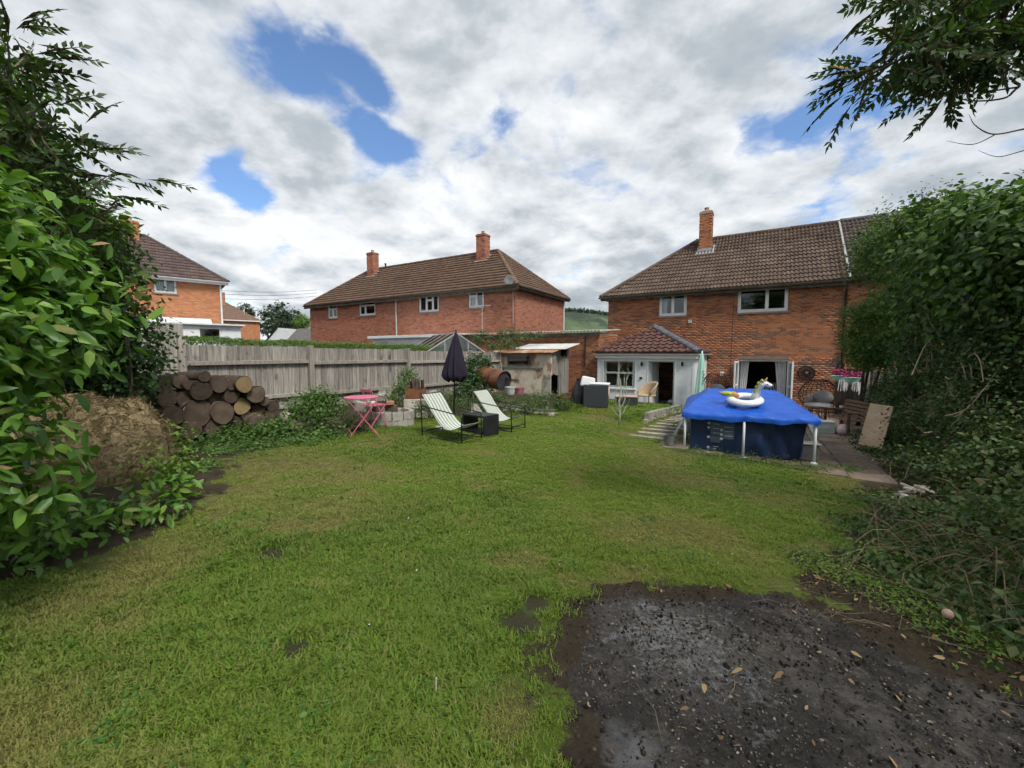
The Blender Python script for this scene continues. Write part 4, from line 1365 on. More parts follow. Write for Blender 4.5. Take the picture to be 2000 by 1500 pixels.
# ------------------------------------------------------------------ old shed
SO = un(-9.85, 14.75, -.12)
sh = thing('old_shed', 'old patched shed with rusty corrugated roof and a broken door', 'shed', SO, ROT)
SL, SD = 2.62, 1.75
fh = 1.72
b = MB()
wall_cells(b, 0, SL - .36, 0, fh, [(.58, 1.72, 1.22, 1.62)], 0, .06)
b.build('wall', M['shedwall'], sh, jit=.004)
for xx in (SL - .35,):
    MB().box(xx, SL - .0, -.02, .05, .84, fh + .02).build('panel', M['shedwall'], sh)
    MB().box(xx + .01, SL - .02, -.035, .045, .0, .83).build('panel', M['concrete'], sh)
MB().box(.02, SL - .38, -.03, -.002, 1.06, 1.13).build('ledge', M['shedwood'], sh)
MB().box(.05, 1.1, -.028, -.002, .58, .64).build('ledge', M['shedwood'], sh)
wf = MB(); wf.box(.56, 1.74, -.03, .03, 1.62, 1.67); wf.box(.56, 1.74, -.03, .03, 1.17, 1.22); wf.box(.56, .60, -.03, .03, 1.22, 1.62); wf.box(1.70, 1.74, -.03, .03, 1.22, 1.62)
wfo = wf.build('window_frame', M['shedwood'], sh)
MB().box(.60, 1.70, .0, .006, 1.22, 1.62).build('pane', M['glass'], wfo)
# right flank: boards over a gap and a leaning door
MB().box(0, .05, .06, SD, 0, fh + .1).build('side_wall', M['shedwall'], sh)
MB().box(.05, SL - .05, SD - .05, SD, 0, fh + .2).build('back_wall', M['gatewood'], sh)  # dark wood here puts the dimness of the interior into the colour
MB().box(.06, SL - .4, .5, .53, .0, fh - .02).build('shade_board', M['gatewood'], sh)  # added dark board behind the window, stands in for the shade inside
MB().box(.05, SL - .05, .06, SD - .05, -.02, .02).build('floor', M['joint'], sh)
for k in range(5):
    y0 = .02 + k * .135
    MB().box(SL - .03, SL - .005, y0, y0 + .128, .86 + random.uniform(-.05, .05), fh + .08 + .03 * k).build('board', M['shedwood'], sh)
MB().box(SL - .06, SL + .02, .72, .82, 0, fh + .2).build('post', M['shedwood'], sh)
sdoor = thing('shed_door_tmp', None, None)
bpy.data.objects.remove(sdoor)
for k in range(5):
    MB().box(SL + .0 + .0, SL + .03, .84 + k * .15, .84 + k * .15 + .142, .02, fh - .12 - .06 * (k % 2)).build('door_board', M['shedwood'], sh)
MB().box(SL - .05, SL - .02, 1.6, SD, 0, fh + .3).build('post', M['shedwood'], sh)
corrugated('roof', sh, -.28, SL + .14, -.26, .42, fh + .03, fh + .14, M['rustroof'], .018, .11)
M['tinroof'] = pm('pale_tin_roof', (.44, .44, .42), (.62, .62, .60), 4, .6, .2, c3=(.34, .20, .11), s3=2.5, t3=.62)
corrugated('roof_sheet', sh, .55, SL + .42, .34, SD + .15, fh + .17, fh + .42, M['tinroof'], .018, .11)
MB().box(-.2, SL + .1, -.05, -.01, fh - .03, fh + .01).build('wall_plate', M['shedwood'], sh)

# ------------------------------------------------------------------ greenhouse beyond the fence
gq = un(-10.6, 14.3, .1)
gh = thing('greenhouse', 'aluminium greenhouse with clear pitched glass roof behind the fence', 'greenhouse', at(868, 690, 17.6) * 1.0, ROT)
gh.location.z = .15
ge, gr, gw, gl = 1.50, 2.26, 1.25, 2.7
fr = MB()
r_ = .018
for s in (-1, 1):
    fr.bar((s * gw, -gl / 2, ge), (s * gw, gl / 2, ge), .04); fr.bar((s * gw, -gl / 2, .03), (s * gw, gl / 2, .03), .04)
    for k in range(5):
        y = -gl / 2 + gl * k / 4
        fr.bar((s * gw, y, 0), (s * gw, y, ge), .03); fr.bar((s * gw, y, ge), (0, y, gr), .03)
fr.bar((0, -gl / 2, gr), (0, gl / 2, gr), .05)
for y in (-gl / 2, gl / 2):
    fr.bar((-gw, y, ge), (gw, y, ge), .03); fr.bar((-gw, y, 0.02), (gw, y, 0.02), .03)
    for xx in (-.5, .5):
        fr.bar((xx, y, 0), (xx, y, gr - (gr - ge) * abs(xx) / gw), .025)
fr.build('frame', M['greypipe'], gh)
pn = MB()
for s in (-1, 1):
    for k in range(4):
        y0 = -gl / 2 + gl * k / 4 + .02; y1 = y0 + gl / 4 - .04
        MB().add([(s * gw, y0, ge + .012), (s * gw, y1, ge + .012), (0.02 * s, y1, gr), (.02 * s, y0, gr)], [(0, 1, 2, 3)]).build('pane', M['ghglass'], gh)
        MB().add([(s * gw, y0, .05), (s * gw, y1, .05), (s * gw, y1, ge - .03), (s * gw, y0, ge - .03)], [(0, 1, 2, 3)]).build('pane', M['ghglass'], gh)
for y in (-gl / 2, gl / 2):
    MB().add([(-gw, y, .05), (gw, y, .05), (gw, y, ge), (0, y, gr), (-gw, y, ge)], [(0, 1, 2, 3, 4)]).build('pane', M['ghglass'], gh)
gh.rotation_euler.z = ROT + math.radians(62)

# ------------------------------------------------------------------ orange brick house on the left
B3 = Vector((.76, .65, 0)).normalized()
R3 = math.atan2(B3.y, B3.x)
LO = Vector((-17.65, 25.26, .70))
lh = thing('brick_house', 'orange brick house with white gutters above the fence, partly behind the ivy', 'house', LO, R3)
LW = Matrix.Translation(LO) @ Matrix.Rotation(R3, 4, 'Z')


def lloc(px, py, y=0.0):
    r = ray(px, py)
    nn = LW.to_3x3() @ Vector((0, 1, 0))
    P = LW @ Vector((0, y, 0))
    return LW.inverted() @ (EYE + r * ((P - EYE).dot(nn) / r.dot(nn)))


LLn, LD = 9.5, 6.8
p, q = lloc(299, 540), lloc(346, 574)
lops = [(p.x, q.x, q.z, p.z)]
b = MB()
wall_cells(b, -LLn, 0, 0, EH, lops, 0, .26)
b.box(-.26, 0, .26, LD, 0, EH); b.box(-LLn, -LLn + .26, .26, LD, 0, EH); b.box(-LLn + .26, -.26, LD - .26, LD, 0, EH); b.box(-LLn + .26, -.26, .26, LD - .26, EH - .06, EH)
b.build('wall', M['brick_left'], lh)
wo = window(lh, p.x + .004, q.x - .004, q.z + .004, p.z - .004, [(0, .5, 0, 1), (.5, 1, 0, 1)], fw=.07)
curtain(wo, p.x + .06, q.x - .06, q.z + .06, p.z - .06, .28, 9, .02)
h3 = LD / 2; zo4 = EH - .12; rd4 = EH + 2.75
pts = [(-LLn - OH, -OH, zo4), (OH, -OH, zo4), (-h3, h3, rd4), (-LLn, h3, rd4), (-LLn - OH, LD + OH, zo4), (OH, LD + OH, zo4)]
lr = MB().add(pts, [(0, 1, 2, 3), (5, 4, 3, 2), (1, 5, 2), (0, 3, 4), (0, 4, 5, 1)]).build('roof', M['tile_left'], lh)
e5 = Vector((0, h3 + OH, rd4 - zo4)); S5 = e5.length; k5 = (h3 + OH) / S5
tile_slope(lr, (-LLn - OH, -OH, zo4 + .012), (1, 0, 0), e5, LLn + 2 * OH, S5, lambda s: 0, lambda s: LLn + 2 * OH - k5 * s, M['tile_left'], M['tile_left'], 0, LW, 'flat', g=.34, up=.075)
M['ridge_left'] = pm('ridge_dark', (.075, .055, .055), (.12, .09, .085), 5, .9, .3)
ridge_run(lr, (OH, -OH, zo4 + .04), (-h3, h3, rd4 + .02), .12, M['ridge_left'], name='hip_tile')
ridge_run(lr, (-LLn, h3, rd4 + .02), (-h3, h3, rd4 + .02), .12, M['ridge_left'])
MB().box(-LLn - OH, OH, -OH - .0, -OH + .02, zo4 - .18, zo4 - .01).build('fascia', M['upvc'], lh)
MB().box(-LLn - OH, OH, -OH + .02, 0, zo4 - .15, zo4 - .135).build('soffit', M['upvc'], lh)
gutter(lh, (-LLn - OH, -OH - .07, zo4), (OH, -OH - .07, zo4), .075, M['wgutter'])
MB().tube([(-.06, -.07, zo4 - .1), (-.06, -.07, .1)], .05, 8).build('downpipe', M['wgutter'], lh)
q = lloc(255, 470, 2.6)
chl = chimney(lr, q.x, 3.0, rd4 - 1.2, lloc(255, 432, 3.0).z, .80, .62, mat=M['brick_left'])
# its white lean-to
lx0, lx1 = lloc(290, 640, -2.4).x, lloc(470, 640, -2.4).x
lt = thing('white_lean_to', 'white lean-to with a small window below the orange brick house', 'lean-to', LW @ Vector((lx0, -2.4, 0)), R3)
tz = lloc(380, 634, -2.4).z
LLt = lx1 - lx0
wx = lloc(386, 640, -2.4).x - lx0
b = MB(); wall_cells(b, 0, LLt, 0, tz, [(wx, wx + 1.05, tz - .95, tz - .12)], 0, .12)
b.box(0, .12, .12, 2.38, 0, tz); b.box(LLt - .12, LLt, .12, 2.38, 0, tz)
b.build('wall', M['white'], lt)
window(lt, wx + .003, wx + 1.047, tz - .947, tz - .123, [(0, 1, 0, 1)], y=.03, sill=False)
MB().prism([(-.2, tz), (LLt + .2, tz), (LLt + .2, tz + .08), (-.2, tz + .08)], -.25, 2.36).build('roof', M['white'], lt)
MB().add([(-.2, 1.2, tz + .085), (LLt - 1.2, 1.2, tz + .085), (LLt - 1.2, 2.36, tz + .5), (-.2, 2.36, tz + .5), (LLt - 1.2, 2.36, tz + .085), (-.2, 2.36, tz + .085)], [(0, 1, 2, 3), (1, 4, 2), (0, 3, 5)]).build('upper_roof', M['white'], lt)
wx2 = lloc(358, 640, -2.4).x - lx0
MB().box(wx2 - .35, wx2 - .12, -.02, -.001, tz - 1.0, tz - .1).build('red_panel', M['redpaint'], lt)
MB().box(wx2, wx2 + .7, -.022, -.001, tz - 1.3, tz - .06).build('door', M['upvc'], lt)

# ------------------------------------------------------------------ far background
fo = at(468, 690, 62)
fh_ = thing('distant_brick_house', 'small distant brick house with brown hip roof and chimney', 'house', Vector((fo.x, fo.y, -1.0)), R3)
zf = 1.6 + (690 - 626) / 800 * 62 + 1.0
b = MB().box(-5.6, 2.8, 0, 7, 0, zf).build('wall', M['brick_left'], fh_)
ra = MB().add([(-5.9, -.3, zf), (3.1, -.3, zf), (-1.0, 3.5, zf + 2.9), (-3.2, 3.5, zf + 2.9), (-5.9, 7.3, zf), (3.1, 7.3, zf)], [(0, 1, 2, 3), (1, 5, 2), (5, 4, 3, 2), (4, 0, 3), (0, 4, 5, 1)]).build('roof', M['tile_mid_flat'] if 'tile_mid_flat' in M else M['ridge_mid'], fh_)
chimney(ra, -1.6, 3.2, zf + 1.9, zf + 4.3, .9, .7, mat=M['brick_left'])
MB().tube([(1.0, 1.0, zf + .4), (1.0, 1.0, zf + 2.3)], .04, 5).build('flue', M['greypipe'], ra)
MB().box(-5.7, 2.9, -.35, -.3, zf - .15, zf).build('fascia', M['upvc'], fh_)

bo = at(575, 690, 48)
bg = thing('grey_roof_bungalow', 'low bungalow with dark grey roof and a white gable end', 'bungalow', Vector((bo.x, bo.y, 0)), math.radians(-8))
ztop = 1.6 + (690 - 639) / 800 * 48
M['greyroof'] = pm('dark_grey_roof', (.10, .095, .09), (.145, .135, .125), 3, .9, .3)
MB().box(-2.4, 6.0, 0, 5, 0, 2.2).build('wall', M['white'], bg)
MB().add([(-1.6, -.3, 2.3), (6.3, -.3, 2.3), (6.3, 3.0, ztop), (-1.6, 3.0, ztop), (-1.6, 5.4, 2.3), (6.3, 5.4, 2.3)], [(0, 1, 2, 3), (3, 2, 5, 4), (0, 3, 4), (1, 5, 2), (0, 4, 5, 1)]).build('roof', M['greyroof'], bg)
MB().prism([(-4.1, 2.0), (-1.62, 2.0), (-1.62, ztop - .1)], -.4, 3.0).build('gable', M['white'], bg)
MB().add([(-4.3, -.6, 2.0), (-4.3, 3.2, 2.0), (-1.6, 3.2, ztop + .02), (-1.6, -.6, ztop + .02)], [(0, 1, 2, 3)]).build('gable_roof', M['greyroof'], bg)
# pale picket row in front of it
for k in range(11):
    pk = tag(MB().prism([(-.22, 0), (.22, 0), (.22, 1.5), (.1, 1.75), (-.1, 1.75), (-.22, 1.5)], 0, .06).build('white_stone', M['whitecloth'], None), 'one of the pale rounded fence panels in front of the grey bungalow', 'fence panel', 'pale fence panels before the bungalow')
    qq = at(541 + k * 5.6, 690, 46)
    pk.location = (qq.x, qq.y, .55)

# wires across the sky
for k, (ya, yb) in enumerate(((567, 566), (574, 572), (583, 578))):
    a, c = at(425, ya, 46), at(620, yb, 52)
    pts = [a.lerp(c, i / 8) - Vector((0, 0, .25 * math.sin(math.pi * i / 8))) for i in range(9)]
    lab = ['topmost', 'middle', 'lowest'][k]
    tag(MB().tube(pts, .018, 4).build('overhead_wire', M['blackpipe'], None), lab + ' of three thin wires crossing the sky between the brick houses', 'wire', 'overhead wires')

# ------------------------------------------------------------------ fence along the left side
FU = -9.6
fence = thing('board_fence', 'weathered grey close-boarded fence along the log pile', 'fence', un(FU, 0, 0), math.atan2(NX.y, NX.x))
posts = [3.40, 6.03, 9.28, 12.53, 14.6]
tops = [1.76, 1.72, 1.675, 1.64]
def fgz(n):
    p = un(FU, n)
    return gz(p.x, p.y)


bme = {}
for k in range(4):
    n0, n1 = posts[k] + .05, posts[k + 1] - .05
    x = n0
    while x < n1 - .02:
        w = min(random.choice([.10, .115, .125, .14]), n1 - x)
        zb = fgz(x) + .02
        tp = tops[k] + random.uniform(-.012, .010)
        bd = MB()
        bd.add([(x, -.0, zb), (x + w + .008, .012, zb), (x + w + .008, .024, zb), (x, .020, zb), (x, 0.0, tp), (x + w + .008, .012, tp), (x + w + .008, .024, tp), (x, .020, tp)],
               [(0, 3, 2, 1), (4, 5, 6, 7), (0, 1, 5, 4), (1, 2, 6, 5), (2, 3, 7, 6), (3, 0, 4, 7)])
        bo_ = bd.build('board', M['fence'], fence)
        bo_.location.y = random.uniform(-.004, .004)
        x += w
    for dz in (.36, 1.15):
        MB().box(n0, n1, -.075, -.003, tops[k] - dz - .045, tops[k] - dz + .045).build('rail', M['fencepost'], fence, bevel=.008)
for n in posts:
    MB().box(n - .06, n + .06, -.11, .03, fgz(n) - .1, (1.82 if n > 3.5 else 1.9) - (n - 3.4) * .012).build('post', M['fencepost'], fence, bevel=.01)
x = -2.0
while x < 3.30:
    w = random.choice([.13, .15, .16])
    MB().box(x, x + w - .004, -.01, .02, fgz(x), 2.16 + random.uniform(-.02, .02)).build('tall_board', M['fence'], fence)
    x += w
#@@SECTION4
# ------------------------------------------------------------------ patio and path
patio = bpy.data.objects.new('patio', None)
COL.objects.link(patio)
tag(patio, 'brown paving slabs between the pool and the house', 'patio', kind='structure')
sm = MB().box(0, .562, 0, .562, -.05, 0).mesh('paving_slab', M['slab'])
sb = None
for i in range(8):
    for j in range(20):
        u0 = -1.75 + i * .60; n0 = 8.25 + j * .60
        if u0 < -1.2 and j > 2: continue
        if u0 > 1.2 + .12 * j * .5 + .5: continue
        p = un(u0, n0)
        c = un(u0 + .3, n0 + .3)
        if n0 > 20.0: continue
        o_ = inst('paving_slab', sm, patio, Matrix.Translation((p.x, p.y, gz(c.x, c.y) + .022 + random.uniform(-.006, .006))) @ Euler((random.uniform(-.012, .012), random.uniform(-.012, .012) - .05 * 0, ROT)).to_matrix().to_4x4())
path = bpy.data.objects.new('garden_path', None)
COL.objects.link(path)
tag(path, 'row of narrow stone steps leading to the extension door', 'path', kind='structure')
st = MB().box(-.42, .42, -.09, .09, -.06, .02).mesh('step_stone', M['plank'])
for k in range(11):
    n0 = 9.0 + k * .62
    p = un(-2.05 + .03 * math.sin(k * 2.1), n0)
    o_ = inst('step_stone', st, path, Matrix.Translation((p.x, p.y, gz(p.x, p.y) + .02)) @ Euler((0, 0, ROT + random.uniform(-.08, .08))).to_matrix().to_4x4())
# edging wall of the raised terrace
ew = thing('terrace_edging', 'low old block wall edging the grassy terrace beside the path', 'wall', un(-2.72, 11.3, 0), math.atan2(NX.y, NX.x))
bm_ = MB().box(0, .40, -.06, .06, 0, .155).mesh('block', M['concrete'])
for k in range(14):
    for r in range(2):
        x = k * .42 + (.2 if r else 0)
        p = un(-2.72, 11.3 + x + .2)
        inst('block', bm_, ew, Matrix.Translation((x, random.uniform(-.01, .01), gz(p.x + BX.x * .12, p.y + BX.y * .12) - .06 + r * .165 + (0 if x < 3 else -.0))) @ Euler((0, 0, random.uniform(-.02, .02))).to_matrix().to_4x4())

# ------------------------------------------------------------------ pool
PA = math.radians(-25)
PO = Vector((3.33, 7.80, 0))
PO.z = gz(4.4, 8.4) + .03
PWd, PDp, PH = 2.06, 2.75, .74
pool = thing('frame_pool', 'navy frame pool with white legs on the patio', 'pool', PO, PA)
PW = Matrix.Translation(PO) @ Matrix.Rotation(PA, 4, 'Z')
ins = .10


def wallpt(s, v):
    """liner outline parameter s around the pool, v height"""
    per = [(ins, ins), (PWd - ins, ins), (PWd - ins, PDp - ins), (ins, PDp - ins)]
    k = int(s * 4) % 4; f = s * 4 - int(s * 4)
    a, c = Vector(per[k]), Vector(per[(k + 1) % 4])
    p = a.lerp(c, f)
    nrm = Vector(((c - a).y, -(c - a).x)).normalized()
    bul = math.sin(math.pi * f) * math.sin(math.pi * v) * .05 + .012 * math.sin(f * 21 + 3 * v) * (1 - v * .5) * math.sin(math.pi * f)
    # slack corner at the near right
    if k == 0 and f > .62:
        bul -= .16 * ((f - .62) / .38) ** 1.2 * (1 - v) * 0.7 - .035 * math.sin((f - .62) * 40 + v * 4)
    if k == 1 and f < .12:
        bul -= .10 * (1 - f / .12) * (1 - v)
    q = p + nrm * bul
    return (q.x, q.y, .01 + (PH - .05) * v)


liner = MB().grid(lambda u, v: wallpt(min(u, .99999), v), 96, 10).build('liner', M['poolliner'], pool, smooth=True)
leg_spots = [(0, 0), (PWd * .48, -.03), (PWd, 0), (PWd, PDp / 3), (PWd, PDp * 2 / 3), (PWd, PDp), (0, PDp / 3), (0, PDp * 2 / 3), (0, PDp), (PWd * .5, PDp)]
for lx, ly in leg_spots:
    lg = MB().tube([(lx, ly, 0), (lx, ly, PH - .04)], .021, 10).build('leg', M['legwhite'], pool, smooth=True)
    MB().lathe([(.055, 0), (.055, .015), (.03, .03)], 10, (lx, ly, 0)).build('foot', M['legwhite'], lg)
for (a, c) in (((0, .55, PH - .1), (-.30, .62, .01)), ((0, 1.4, PH - .1), (-.30, 1.45, .01)), ((PWd, .75, PH - .1), (PWd + .30, .80, .01)), ((PWd, 1.6, PH - .1), (PWd + .3, 1.62, .01)),
               ((0, .3, PH - .1), (-.02, .95, .01))):
    MB().tube([a, c], .015, 8).build('brace', M['legwhite'], pool, smooth=True)
fr = MB()
for a, c in (((0, 0, PH), (PWd, 0, PH)), ((PWd, 0, PH), (PWd, PDp, PH)), ((PWd, PDp, PH), (0, PDp, PH)), ((0, PDp, PH), (0, 0, PH))):
    fr.tube([a, c], .025, 8)
fr.build('rim', M['legwhite'], pool, smooth=True)
# print on the front of the liner
pr = MB()


def lp(fx, fz, d=.006):
    q = wallpt(fx * .25, fz)
    return (q[0], q[1] - d, q[2])


def lquad(b, f0, f1, z0, z1, d=.006, n=6):
    b.grid(lambda u, v: lp(f0 + (f1 - f0) * u, z0 + (z1 - z0) * v, d), n, 2)


pr_o = MB()
lquad(pr_o, .185, .40, .50, .86); lquad(pr_o, .185, .275, .30, .48); lquad(pr_o, .285, .40, .42, .49)
panel = pr_o.build('print_panel', M['poolprint'], pool)
for fx, fz in ((.168, .82), (.168, .70), (.168, .44), (.285, .66), (.285, .54), (.285, .42), (.17, .15)):
    c = Vector(lp(fx, fz, .010))
    MB().add([c + Vector((.026 * math.cos(a * math.pi / 6), 0, .026 * math.sin(a * math.pi / 6))) for a in range(12)], [tuple(range(12))]).build('print_icon', M['poolicon'], pool)
for k in range(6):
    b = MB(); lquad(b, .21 + .1 * (k % 2), .265 + .12 * (k % 2), .80 - .06 * k, .815 - .06 * k, .010)
    b.build('print_line', M['poolicon'], pool)
b = MB(); lquad(b, .215, .245, .10, .13, .01); b.build('print_line', M['poolicon'], pool)
b = MB(); lquad(b, .215, .255, .17, .19, .01); b.build('print_line', M['poolicon'], pool)

# blue cover
def cov(u, v):
    # u across, v depth; outside 0..1 hangs over the rim
    m = .055
    x = -m + (PWd + 2 * m) * u; y = -m + (PDp + 2 * m) * v
    hx = min(u, 1 - u); hy = min(v, 1 - v)
    tent = min(1, hx / .20, hy / .42)
    z = PH + .05 + .33 * tent - .05 * (1 - tent) * math.sin(math.pi * min(1, hx / .5)) * .5
    a_ = math.atan2(v - .45, u - .5)
    z += .016 * math.sin(9 * u + 5 * v) * tent + .014 * abs(math.sin(7 * a_ + 2.2 * math.sin(5 * u))) * min(1, tent * 1.6)
    z += .007 * math.sin(31 * u + 17 * v + 3 * math.sin(9 * v)) + .006 * math.sin(53 * u - 23 * v)
    z -= .012 * math.exp(-((u - .5) / .16) ** 2) * math.exp(-(v / .12) ** 2)
    return (x, y, z)


NU, NV = 64, 60
tb = MB().grid(cov, NU, NV)
# skirt
top = tb.v[:]
ring = [i for i in range(NU + 1)] + [(j * (NU + 1) + NU) for j in range(1, NV + 1)] + [NV * (NU + 1) + i for i in range(NU - 1, -1, -1)] + [j * (NU + 1) for j in range(NV - 1, 0, -1)]
prev = ring
for lev, (dz, ou) in enumerate(((.05, .012), (.105, .006))):
    cur = []
    for k, i in enumerate(ring):
        x, y, z = top[i]
        cx, cy = x - PWd / 2, y - PDp / 2
        wob = .006 * math.sin(k * .55) + .005 * math.sin(k * 1.37 + lev)
        s_ = 1 + ou / 1.2 + wob * (.5 + .5 * lev) / 1.3
        drop = dz * (1 + .12 * math.sin(k * .31) * lev + .10 * math.sin(k * .83)) + (.012 * math.sin(k * .07) if lev else 0)
        cur.append(len(tb.v)); tb.v.append((PWd / 2 + cx * s_, PDp / 2 + cy * s_, z - drop))
    for k in range(len(ring)):
        k2 = (k + 1) % len(ring)
        tb.f.append((prev[k], cur[k], cur[k2], prev[k2]))
    prev = cur
cover = tag(tb.build('pool_cover', M['pooltarp'], None, smooth=True), 'bright blue tarpaulin cover stretched over the frame pool', 'pool cover')
cover.matrix_world = PW
sd_ = cover.modifiers.new('sub', 'SUBSURF'); sd_.levels = 1; sd_.render_levels = 1

# ------------------------------------------------------------------ unicorn float
uo = PW @ Vector((1.02, .42, PH + .275))
flo = thing('inflatable_ring', 'white inflatable swim ring with horse head and rainbow tail on the blue cover', 'pool float', uo, PA)
flo.rotation_euler = (math.radians(15), 0, PA)
flo.scale = (.88, .88, .76)


def torus(b, R, r, sx=1.0, sy=1.0, nu=40, nv=14, wr=.0):
    b.grid(lambda u, v: (sx * (R + r * math.cos(2 * math.pi * v)) * math.cos(2 * math.pi * u), sy * (R + r * math.cos(2 * math.pi * v)) * math.sin(2 * math.pi * u),
                         r * (1 + wr * math.sin(60 * u)) * math.sin(2 * math.pi * v)), nu, nv)
    return b


torus(MB(), .235, .085, 1.12, 1.0).build('ring', M['vinyl'], flo, smooth=True)
nk = MB().tube([(.17, .02, .02), (.20, .03, .14), (.235, .03, .26), (.275, .02, .36), (.30, .01, .42), (.33, .0, .45)], [.085, .075, .065, .065, .07, .06], 14)
nk.sphere((.345, 0, .435), (.085, .062, .065), 14, 8)
nk.sphere((.425, -.01, .405), (.06, .045, .045), 12, 8)
nko = nk.build('neck', M['vinyl'], flo, smooth=True)
hn = MB().lathe([(.024, 0), (.018, .05), (.004, .12)], 10, (0, 0, 0)).build('horn', M['gold'], flo, smooth=True)
hn.location = (.335, 0, .49); hn.rotation_euler = (0, math.radians(22), 0)
for s in (-1, 1):
    MB().lathe([(.02, 0), (.024, .025), (.004, .06)], 8, (.30, .035 * s, .485)).build('ear', M['purple'], flo, smooth=True)
    MB().sphere((.385, .055 * s - .003, .445), .012, 8, 6).build('eye', M['black'], flo, smooth=True)
mn = MB()
mp_ = [(.275, .0, .50), (.22, .0, .44), (.185, .0, .34), (.155, 0, .24)]
for k in range(4):
    mn.sphere((mp_[k][0] + .01, mp_[k][1] + .0, mp_[k][2]), (.030, .032, .055), 10, 7)
mn.build('mane', M['ygreen'], flo, smooth=True)
tl = MB().tube([(-.20, .03, .05), (-.27, .02, .13), (-.34, .0, .155), (-.42, -.01, .15), (-.48, -.02, .17)], [.05, .06, .062, .055, .02], 12)
tl.build('tail', M['ygreen'], flo, smooth=True)
MB().tube([(-.14, .04, .06), (-.20, .035, .115), (-.26, .02, .155)], [.055, .064, .064], 12).build('tail_root', M['orange'], flo, smooth=True)
MB().tube([(-.49, -.02, .165), (-.50, -.02, .185), (-.505, -.03, .20)], [.03, .025, .01], 8).build('tail_tip', M['purple'], flo, smooth=True)

# filter pump and step beside the pool
fp = PW @ Vector((PWd + .02, .62, 0))
pump = thing('filter_pump', 'grey plastic filter pump standing by the near pool leg', 'pump', (fp.x, fp.y, gz(fp.x, fp.y) + .02), PA)
MB().box(-.16, .16, -.13, .13, 0, .30).build('body', M['greybox'], pump, bevel=.03, seg=2)
MB().box(-.18, .18, -.15, .15, .302, .33).build('lid', M['greypipe'], pump, bevel=.015)
MB().tube([(-.1, .1, .25), (-.2, .2, .3), (-.3, .3, .35)], .02, 8).build('hose', M['greybox'], pump, smooth=True)
fp = PW @ Vector((-.28, .12, 0))
p2 = thing('grey_tub', 'small grey tub behind the left pool leg', 'tub', (fp.x, fp.y, gz(fp.x, fp.y) + .02), PA)
MB().lathe([(.08, 0), (.10, .20), (.108, .20), (.09, .0)], 14).build('body', M['greybox'], p2, smooth=False)
MB().tube([(.10, 0, .17), (.14, 0, .11), (.09, 0, .05)], .010, 6).build('handle', M['greybox'], p2)

# ------------------------------------------------------------------ sling deck chairs
def stripe_mat():
    m, t, o = newmat('green_striped_canvas')
    co = nd(t, 'ShaderNodeTexCoord').outputs['Object']
    s = nd(t, 'ShaderNodeSeparateXYZ', {0: co}).outputs[1]
    f = math_(t, 'FRACT', math_(t, 'MULTIPLY', s, 13.0))
    a = math_(t, 'LESS_THAN', f, .42)
    b_ = math_(t, 'MULTIPLY', math_(t, 'GREATER_THAN', f, .18), math_(t, 'LESS_THAN', f, .24))
    col = mixc(t, a, (.70, .72, .66), (.26, .33, .25))
    col = mixc(t, b_, col, (.62, .65, .58))
    p = nd(t, 'ShaderNodeBsdfPrincipled', {'Base Color': col, 'Roughness': .9, 'Specular IOR Level': .2})
    nb = nd(t, 'ShaderNodeTexNoise', {'Vector': co, 'Scale': 9.0}).outputs['Fac']
    t.links.new(nd(t, 'ShaderNodeBump', {'Height': nb, 'Strength': .3, 'Distance': .01}).outputs[0], p.inputs['Normal'])
    tr = nd(t, 'ShaderNodeBsdfTranslucent', {'Color': col})
    t.links.new(nd(t, 'ShaderNodeMixShader', {0: .25, 1: p.outputs[0], 2: tr.outputs[0]}).outputs[0], o.inputs[0])
    return m


M['stripe'] = stripe_mat()


def deck_chair(label, loc, rz):
    """local x: from the head end to the foot end, y across"""
    c = thing('deck_chair', label, 'deck chair', loc, rz, 'striped deck chairs on the lawn')
    L_, Wc = .98, .54
    r = .011
    for s in (-1, 1):
        y = s * Wc / 2
        MB().tube([(0, y, .0), (-.015, y, .40), (-.03, y, .80)], r, 6).build('rear_post', M['black'], c, smooth=True)
        MB().tube([(L_, y, .0), (L_ - .01, y, .45), (L_ - .05, y, .475)], r, 6).build('front_post', M['black'], c, smooth=True)
        MB().tube([(-.02, y, .585), (.45, y, .53), (L_ - .05, y, .475)], r, 6).build('armrest', M['black'], c, smooth=True)
        MB().tube([(0, y, .015), (L_, y, .015)], r * .9, 6).build('ground_rail', M['black'], c, smooth=True)
    for x, z in ((-.03, .795), (L_ - .01, .30), (L_, .10), (0, .10)):
        MB().tube([(x, -Wc / 2, z), (x, Wc / 2, z)], r, 6).build('cross_bar', M['black'], c, smooth=True)

    P = [(-.045, .80), (-.02, .79), (.10, .66), (.25, .46), (.40, .30), (.54, .215), (.66, .195), (.80, .225), (.95, .29), (.985, .305)]

    def sl(u, v):
        t_ = u * (len(P) - 1)
        i = min(int(t_), len(P) - 2); f = t_ - i
        q = [P[max(i - 1, 0)], P[i], P[i + 1], P[min(i + 2, len(P) - 1)]]
        cr = lambda k: .5 * ((2 * q[1][k]) + (-q[0][k] + q[2][k]) * f + (2 * q[0][k] - 5 * q[1][k] + 4 * q[2][k] - q[3][k]) * f * f + (-q[0][k] + 3 * q[1][k] - 3 * q[2][k] + q[3][k]) * f ** 3)
        y = (v - .5) * (Wc - .05)
        sag = -.02 * (1 - (2 * v - 1) ** 2) * math.sin(math.pi * min(1, max(0, u)))
        return (cr(0), y, cr(1) + sag)
    so_ = MB().grid(sl, 40, 10).build('sling', M['stripe'], c, smooth=True)
    sf = so_.modifiers.new('thick', 'SOLIDIFY'); sf.thickness = .004
    return c


